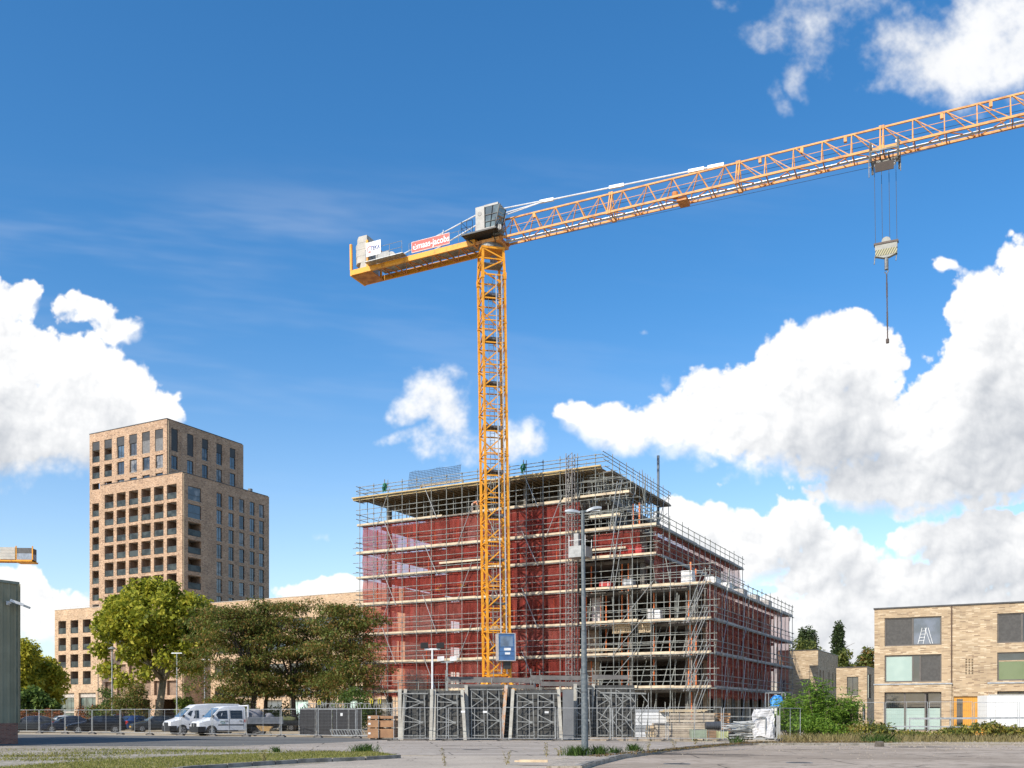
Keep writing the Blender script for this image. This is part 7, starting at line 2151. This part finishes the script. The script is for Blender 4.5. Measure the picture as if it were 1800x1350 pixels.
# plane tree
pl_m = leaf_mat('plane_leaf', [(.06, .085, .012), (.20, .235, .025), (.34, .36, .035), (.48, .45, .05), (.58, .50, .07)], .42)
b = px(274, 1290, 104); b.z = 0
pt = thing('plane_tree', 'large round yellow green plane tree in front of the tower', 'tree', b)
fk = px(287, 1196, 104) - b
c = px(270, 1112, 104) - b
tips = [px(x, y, 104 + dy) - b for x, y, dy in ((205, 1120, -2), (240, 1080, 1), (275, 1060, 0), (310, 1075, -1), (345, 1115, 1.5), (325, 1150, -3), (235, 1155, -3), (285, 1130, 3))]
limbs(pt, (0, 0, 0), fk, tips, .46, bark_p)
cl = crown_clumps(c.x, 0, c.z, 6.4, 5.4, 5.3, 92, 1.28, .85, 300, .18, -.75, 3)
cl += [(*(px(x, y, 103.5 + dy) - b), 1.25, 1.25, 1.0, 300) for x, y, dy in ((180, 1095, 0), (175, 1140, -1), (190, 1175, -1), (215, 1195, -2), (360, 1085, 0), (368, 1120, 0), (340, 1175, 1), (240, 1032, 0), (300, 1034, 0), (275, 1030, 0), (205, 1060, 0), (335, 1055, 0), (250, 1185, -2))]
leaves('crown', blob_points(cl), .36, pl_m, pt, .75, .35)
# rusty locust trees
lo_m = leaf_mat('locust_leaf', [(.04, .065, .016), (.10, .14, .028), (.15, .185, .038), (.17, .18, .045), (.33, .18, .06), (.13, .165, .035)], .36)
def locust(label, x, Y, xc, yc, rx, rz, n, seed, trunk_lean=0, r0=.24):
    b = px(x, 1290, Y); b.z = 0
    t = thing('locust_tree', label, 'tree', b, 0, 'rusty leaved trees before the low wing')
    c = px(xc, yc, Y) - b; k = Y / FOC
    r = np.random.default_rng(seed)
    cl = []
    layers = 8
    for i in range(n):
        f_ = r.random(); lv = (int(f_ * layers) + .5) / layers
        zz = c.z + rz * k * (lv * 2 - 1) + r.normal() * .22
        wdt = math.sqrt(max(.08, 1 - (lv * 2 - 1.05) ** 2 * .85))
        a = r.random() * 2 * math.pi; q = math.sqrt(r.random())
        xx = c.x + math.cos(a) * q * rx * k * wdt; yy = math.sin(a) * q * rx * k * wdt * .65
        s = 1.0 + .7 * r.random(); cl.append((xx, yy, zz, s * 1.2, s, .42 * s, int(175 * s)))
    tips = [Vector((q[0], q[1], q[2])) for q in cl[::max(1, n // 9)]]
    limbs(t, (0, 0, 0), (trunk_lean, 0, max(2.4, c.z - rz * k * .75)), tips, r0, bark_d, 'trunk', .03)
    P_ = blob_points(cl)
    leaves('crown', P_, .24, lo_m, t, .42, .7, .4, None, .35)
locust('broad rusty green tree right of the plane tree, behind the white truck', 440, 92, 405, 1155, 84, 88, 84, 4, .4, .26)
locust('tall rusty tree in the middle of the row, behind the black sheets', 520, 94, 500, 1140, 90, 84, 84, 5, -.3, .26)
locust('rusty tree at the right of the row reaching over the red net', 612, 88, 608, 1145, 72, 80, 72, 6, .2, .22)
locust('reddish locust tree filling the gap behind the trailer, second from left', 468, 96, 452, 1150, 66, 76, 62, 9, .1, .2)
locust('low rusty tree between the middle tree and the red net', 575, 95, 566, 1165, 60, 62, 50, 10, .1, .18)
gl = leaf_mat('bush_leaf', [(.03, .065, .015), (.07, .12, .022), (.12, .18, .035), (.19, .24, .045)], .35)
def bush(label, x, y0, Y, w_, h, m, n=20, seed=1, rc=.6, name='bush', cat='bush', per=150, sz=.2, group=None, stem=True):
    b = px(x, y0, Y); b.z = 0
    t = thing(name, label, cat, b, 0, group)
    cl = crown_clumps(0, 0, h * .52, w_ / 2, w_ / 2 * .7, h * .46, n, rc, .9, per, .3, -.9, seed)
    leaves('foliage', blob_points(cl), sz, m, t, .5, .4)
    if stem:
        mb = MB()
        for k in range(4): e = Vector((rnd.uniform(-.3, .3) * w_, rnd.uniform(-.2, .2) * w_, h * rnd.uniform(.5, .85))); mb.path([(rnd.uniform(-.15, .15), 0, 0), e * .5 + Vector((0, 0, .1)), e], [.06, .04, .02], 5)
        mb.build('stem', bark, t, smooth=True)
    return t
bush('leafy green bush in front of the low left wing doors', 222, 1285, 100, 4.8, 5.2, lo_m, 34, 11, .85, per=170, sz=.2)
bush('small bush below the plane tree crown at left', 183, 1285, 102, 3.2, 4.4, gl, 20, 12, .7)
red_b = leaf_mat('red_bush_leaf', [(.03, .05, .015), (.10, .05, .015), (.28, .075, .02), (.36, .11, .03), (.06, .08, .02)], .3)
bush('low bush with orange red leaves behind the parked cars', 165, 1285, 103, 5.5, 2.6, red_b, 26, 13, .6, sz=.17)
bush('low red tinted hedge behind the leftmost parked cars', 75, 1285, 106, 7.5, 2.3, red_b, 30, 14, .6, sz=.17)
bush('young green bush beside the tower entrance', 326, 1285, 98, 2.2, 4.6, leaf_mat('lime_leaf', [(.05, .08, .015), (.12, .17, .02), (.2, .24, .04)], .35), 12, 15, .5)
bush('green bush behind the fence right of the black sheets', 618, 1285, 82, 3.6, 4.0, gl, 24, 16, .65)
bush('brownish bush beside the site entrance, left of the scaffolding foot', 650, 1285, 84, 3.0, 3.4, lo_m, 18, 17, .6)
bush('green hedge behind the white truck and trailer', 475, 1285, 98, 9.0, 2.6, gl, 36, 18, .8)
bush('long green hedge between the low wing and the site fence', 560, 1285, 100, 8.0, 2.4, lo_m, 30, 19, .8)
def leafy_tree(label, x, ytop, Y, wpx, ybot, m, n, seed, rc, name='leafy_tree', per=260, sz=.42, flat=.9, group=None, bk=bark, taper=0.0):
    b = px(x, 1290, Y); b.z = 0; k = Y / FOC
    t = thing(name, label, 'tree', b, 0, group)
    zt = EYE + (1255 - ytop) * k; zb = max(.8, EYE + (1255 - ybot) * k)
    cl = crown_clumps(0, 0, (zt + zb) / 2, wpx * k / 2, wpx * k / 2 * .8, (zt - zb) / 2, n, rc, flat, per, .3, -1, seed)
    if taper: cl = [(x_ * (1 - taper * max(0, (z_ - zb) / (zt - zb))), y_ * (1 - taper * max(0, (z_ - zb) / (zt - zb))), z_, a_ * (1 - .5 * taper * max(0, (z_ - zb) / (zt - zb))), b_ * (1 - .5 * taper * max(0, (z_ - zb) / (zt - zb))), c_, n_) for x_, y_, z_, a_, b_, c_, n_ in cl]
    tips = [Vector(q[:3]) for q in cl[::max(1, n // 6)]]
    limbs(t, (0, 0, 0), (rnd.uniform(-.2, .2), 0, zb + (zt - zb) * .2), tips, .16 + zt * .012, bk)
    leaves('crown', blob_points(cl), sz, m, t, .6, .4)
    return t
ye = leaf_mat('yellow_leaf', [(.16, .18, .02), (.36, .36, .035), (.58, .52, .055), (.70, .60, .09)], .45)
leafy_tree('tall yellow green tree directly right of the green shed', 36, 1118, 118, 58, 1250, ye, 42, 31, 1.1)
leafy_tree('lower yellow tree between the shed and the low left wing', 76, 1150, 122, 66, 1250, ye, 40, 32, 1.1)
leafy_tree('dark green tree low behind the yellow trees at the left', 58, 1205, 112, 90, 1268, gl, 36, 33, .9)
po = leaf_mat('poplar_leaf', [(.025, .045, .018), (.05, .08, .028), (.085, .12, .04)], .25)
for x, yt, w_, lb, s in ((1425, 1092, 27, 'taller poplar of the pair left of the terrace', 41), (1411, 1107, 12, 'thin small poplar left of the taller poplar', 42), (1474, 1094, 34, 'poplar standing alone left of the right terrace', 43)):
    leafy_tree(lb, x, yt, 190, w_, 1225, po, 42, s, 1.0, 'poplar_tree', 170, .42, 1.5, 'far poplars', bark, .62)
fg = leaf_mat('far_leaf', [(.05, .075, .018), (.10, .13, .028), (.16, .18, .04), (.22, .21, .05)], .3)
leafy_tree('broad yellow green tree behind the slit window house', 1412, 1126, 165, 75, 1240, fg, 44, 44, 1.5)
leafy_tree('grey green willow-like tree between the poplar and the right terrace', 1490, 1142, 150, 52, 1250, fg, 36, 45, 1.2)
leafy_tree('brownish tree tight beside the left end of the terrace', 1524, 1145, 130, 32, 1255, lo_m, 30, 46, .9)
leafy_tree('tree top showing above the terrace roof at the far right', 1783, 1053, 112, 26, 1200, gl, 20, 47, .9)

# shrubs with feathered leaves beside the stockyard
fr_m = leaf_mat('frond_leaf', [(.05, .11, .016), (.13, .24, .03), (.22, .35, .045), (.31, .43, .065)], .42)
def frond_shrub(label, x, ybase, Y, w_, h, n, seed):
    b = px(x, ybase, Y); b.z = 0; r = np.random.default_rng(seed)
    t = thing('shrub', label, 'shrub', b, 0, 'feathery shrubs beside the stockyard')
    mb = MB(); P_, A_ = [], []
    for k in range(n):
        a = r.random() * 2 * math.pi; q = r.random() ** .6
        top = Vector((math.cos(a) * q * w_ / 2, math.sin(a) * q * w_ * .35, h * (.45 + .55 * r.random()) * (1 - .35 * q)))
        root = Vector((top.x * .25, top.y * .25, 0))
        m_ = root.lerp(top, .55) + Vector((0, 0, .1)); mb.path([root, m_, top], [.035, .024, .010], 5)
        nf = 15
        for j in range(nf):
            f_ = .25 + .75 * j / nf; p0 = root.lerp(m_, f_ * 2) if f_ < .5 else m_.lerp(top, f_ * 2 - 1)
            aa = j * 2.4 + r.random(); l = .55 + .45 * r.random()
            dr = Vector((math.cos(aa), math.sin(aa), .35)).normalized()
            for i in range(1, 11):
                g_ = i / 10; c_ = p0 + dr * l * g_ + Vector((0, 0, -.28 * l * g_ * g_))
                sd_ = Vector((-dr.y, dr.x, -.15))
                for s in (1, -1): P_.append(c_); A_.append(sd_ * s + dr * .4)
    mb.build('stem', bark, t, smooth=True)
    leaves('foliage', np.array([tuple(p) for p in P_]), .17, fr_m, t, .36, .9, .25, np.array([tuple(a) for a in A_]), .15)
    return t
frond_shrub('dense green feathery shrub right of the white tarp', 1390, 1298, 63.5, 2.4, 3.5, 26, 1)
frond_shrub('tallest green feathery shrub left of the brambles', 1442, 1300, 62.5, 3.4, 4.6, 34, 2)
frond_shrub('green feathery shrub leaning towards the right terrace', 1487, 1299, 63.5, 2.8, 4.0, 22, 3)
bush('low dark green bush at the foot of the feathery shrubs', 1438, 1301, 61.5, 5.0, 1.4, fr_m, 24, 51, .5, per=200, sz=.15)

# brambles, dry grass, weeds (cover)
br_m = leaf_mat('bramble_leaf', [(.035, .055, .016), (.09, .12, .025), (.16, .18, .04), (.34, .28, .05), (.16, .08, .045)], .3)
def scatter_poly(poly, n):
    P_ = np.array(poly); lo, hi = P_.min(0), P_.max(0); out = []
    def inside(p):
        c_ = False; j = len(poly) - 1
        for i in range(len(poly)):
            a, b_ = poly[i], poly[j]
            if (a[1] > p[1]) != (b_[1] > p[1]) and p[0] < (b_[0] - a[0]) * (p[1] - a[1]) / (b_[1] - a[1]) + a[0]: c_ = not c_
            j = i
        return c_
    while len(out) < n:
        p = lo + NR.random(2) * (hi - lo)
        if inside(p): out.append(p)
    return np.array(out)
cl = []
for q in scatter_poly([(21.5, 59.5), (40, 57.0), (40, 61.5), (30, 62.5), (21.5, 62.5)], 150):
    hh = .22 + .40 * NR.random() + .32 * math.sin(q[0] * .9); cl.append((q[0], q[1], max(.22, hh), .65, .6, .34, 105))
kind(leaves('bramble_cover', blob_points(cl), .17, br_m, None, .7, .4), 'stuff')
def blades(name, pts, h, m, w_=.012, lean=.35, z=0.0):
    n = len(pts)
    base = np.concatenate([pts, np.full((n, 1), z)], 1)
    hh = h * (.5 + NR.random(n))[:, None]
    ax = NR.normal(size=(n, 3)) * lean; ax[:, 2] = 1
    tip = base + ax * hh
    sd_ = NR.normal(size=(n, 3)); sd_[:, 2] = 0; sd_ /= np.linalg.norm(sd_, axis=1)[:, None]
    midp = base + ax * hh * .55 * np.array([.6, .6, 1.0])
    v = np.stack([base - sd_ * w_, base + sd_ * w_, midp + sd_ * w_ * .7, tip, midp - sd_ * w_ * .7], 1).reshape(-1, 3).astype(np.float32)
    me = bpy.data.meshes.new(name)
    me.vertices.add(5 * n); me.vertices.foreach_set('co', v.ravel())
    me.loops.add(5 * n); me.loops.foreach_set('vertex_index', np.arange(5 * n, dtype=np.int32))
    me.polygons.add(n); me.polygons.foreach_set('loop_start', np.arange(0, 5 * n, 5, dtype=np.int32)); me.polygons.foreach_set('loop_total', np.full(n, 5, np.int32))
    me.materials.append(m); me.update(calc_edges=True); me.validate()
    return me
gr_m = leaf_mat('grass_blade', [(.10, .13, .025), (.19, .21, .04), (.30, .28, .08), (.42, .36, .15)], .35)
dry_m = leaf_mat('dry_blade', [(.14, .13, .045), (.26, .22, .09), (.38, .31, .15), (.10, .12, .03)], .3)
fresh = leaf_mat('fresh_blade', [(.03, .07, .012), (.06, .12, .02), (.11, .18, .035)], .35)
lawn = [(p[0], p[1]) for p in GI]
kind(link('lawn_grass', blades('lawn_grass', scatter_poly([p for p in lawn if p[1] > 20], 16000), .055, gr_m, .010, .6, .10)), 'stuff')
pts = scatter_poly([(16, 57.0), (40, 53.5), (40, 60), (30, 60.5), (21, 61.5), (16.5, 60)], 9000)
kind(link('dry_grass', blades('dry_grass', pts, .38, dry_m, .014, .4)), 'stuff')
vp = []
for cx, cy, n, s in ((gp(560, 1323)[0], gp(560, 1323)[1], 260, .5), (gp(320, 1321)[0], gp(320, 1321)[1], 900, 2.2), (gp(200, 1325)[0], gp(200, 1325)[1], 900, 2.2), (gp(60, 1330)[0], gp(60, 1330)[1], 900, 1.6), (gp(430, 1322)[0], gp(430, 1322)[1], 400, 1.4), (gp(120, 1336)[0], gp(120, 1336)[1], 900, 2.0), (gp(150, 1319)[0], gp(150, 1319)[1], 400, 2.0)):
    vp.append(NR.normal(size=(n, 2)) * np.array([s, s * .28]) + np.array([cx, cy]))
kind(link('weed_cover', blades('weed_cover', np.concatenate(vp), .085, gr_m, .013, .8)), 'stuff')
# dead leaves and weeds along the kerb
vp = [NR.normal(size=(70, 2)) * .22 + np.array([x, y]) for x, y in [(3.2 + i * .58, 34.5 + i * 1.0) for i in range(17)]] + [NR.normal(size=(160, 2)) * np.array([.9, .25]) + np.array([13 + i * .9, 51.1]) for i in range(8)]
kind(link('kerb_litter', blades('kerb_litter', np.concatenate(vp), .07, leaf_mat('litter', [(.10, .06, .03), (.20, .12, .05), (.09, .09, .03), (.28, .2, .1)], .1), .02, 1.2, .12)), 'stuff')
# grass tufts and tall weeds
def tuft(label, x, y, n, h, s, z=.12, m=fresh, name='grass_tuft', cat='grass tuft', group='grass tufts along the verge'):
    p = gp(x, y); me = blades(name, NR.normal(size=(n, 2)) * s, h, m, .011, .45, 0)
    o = link(name, me, None, (p[0], p[1], z)); return tag(o, label, cat, group)
tuft('large grass tuft at the left foot of the street lamp', 1013, 1334, 420, .30, .20)
tuft('grass tuft at the right foot of the street lamp', 1052, 1332, 300, .28, .15)
tuft('low grass tuft far right of the street lamp on the verge', 1115, 1325, 240, .24, .15)
tuft('thin grass patch between the lamp tuft and the far right tuft', 1082, 1329, 130, .22, .2)
tuft('small green tuft by the kerb below the metal bins', 1296, 1310, 150, .3, .18)
tuft('bright green tuft behind the dark stone block', 1545, 1305, 420, .42, .5, 0)
tuft('green tuft on the sandy track at the right', 1632, 1301, 160, .3, .3, 0)
tuft('tall grass tuft at the tip of the grass island', 640, 1325.5, 260, .26, .25, .10)
tuft('spiky grass tuft on the paving left of the island tip', 485, 1322.5, 90, .22, .1, .0)
def weed(label, x, y, h, z=.0):
    p = gp(x, y); t = thing('weed', label, 'weed', (p[0], p[1], z), 0, 'tall dry weeds on the paving')
    mb = MB(); P_ = []
    for k in range(3):
        e = Vector((rnd.uniform(-.14, .14), rnd.uniform(-.1, .1), h * rnd.uniform(.65, 1))); mb.path([(0, 0, 0), e * .5 + Vector((.02, 0, 0)), e], [.008, .006, .003], 4)
        for j in range(14): P_.append(tuple(e * (j + 2) / 16 + Vector((rnd.uniform(-.04, .04), rnd.uniform(-.04, .04), 0))))
    mb.build('stem', dry_m, t); leaves('foliage', np.array(P_), .075, dry_m, t, .4, .2)
for x, y, h, z, lb in ((783, 1347, .62, .01, 'tall dry weed on the worn asphalt left of the lamp'), (961, 1337, .55, .12, 'dry weed left of the large lamp tuft'), (981, 1335, .35, .12, 'shorter dry weed beside the lamp tuft'), (890, 1345, .5, .01, 'dry weed in the worn asphalt left of the timber offcut'), (1139, 1325, .5, .12, 'dry weed on the verge right of the lamp'), (1185, 1318, .42, .12, 'dry weed on the verge below the plank stack'), (1222, 1313, .4, .12, 'dry weed on the verge below the pale green bin'), (464, 1345, .45, .10, 'weed in the middle of the grass island')): weed(lb, x, y, h, z)
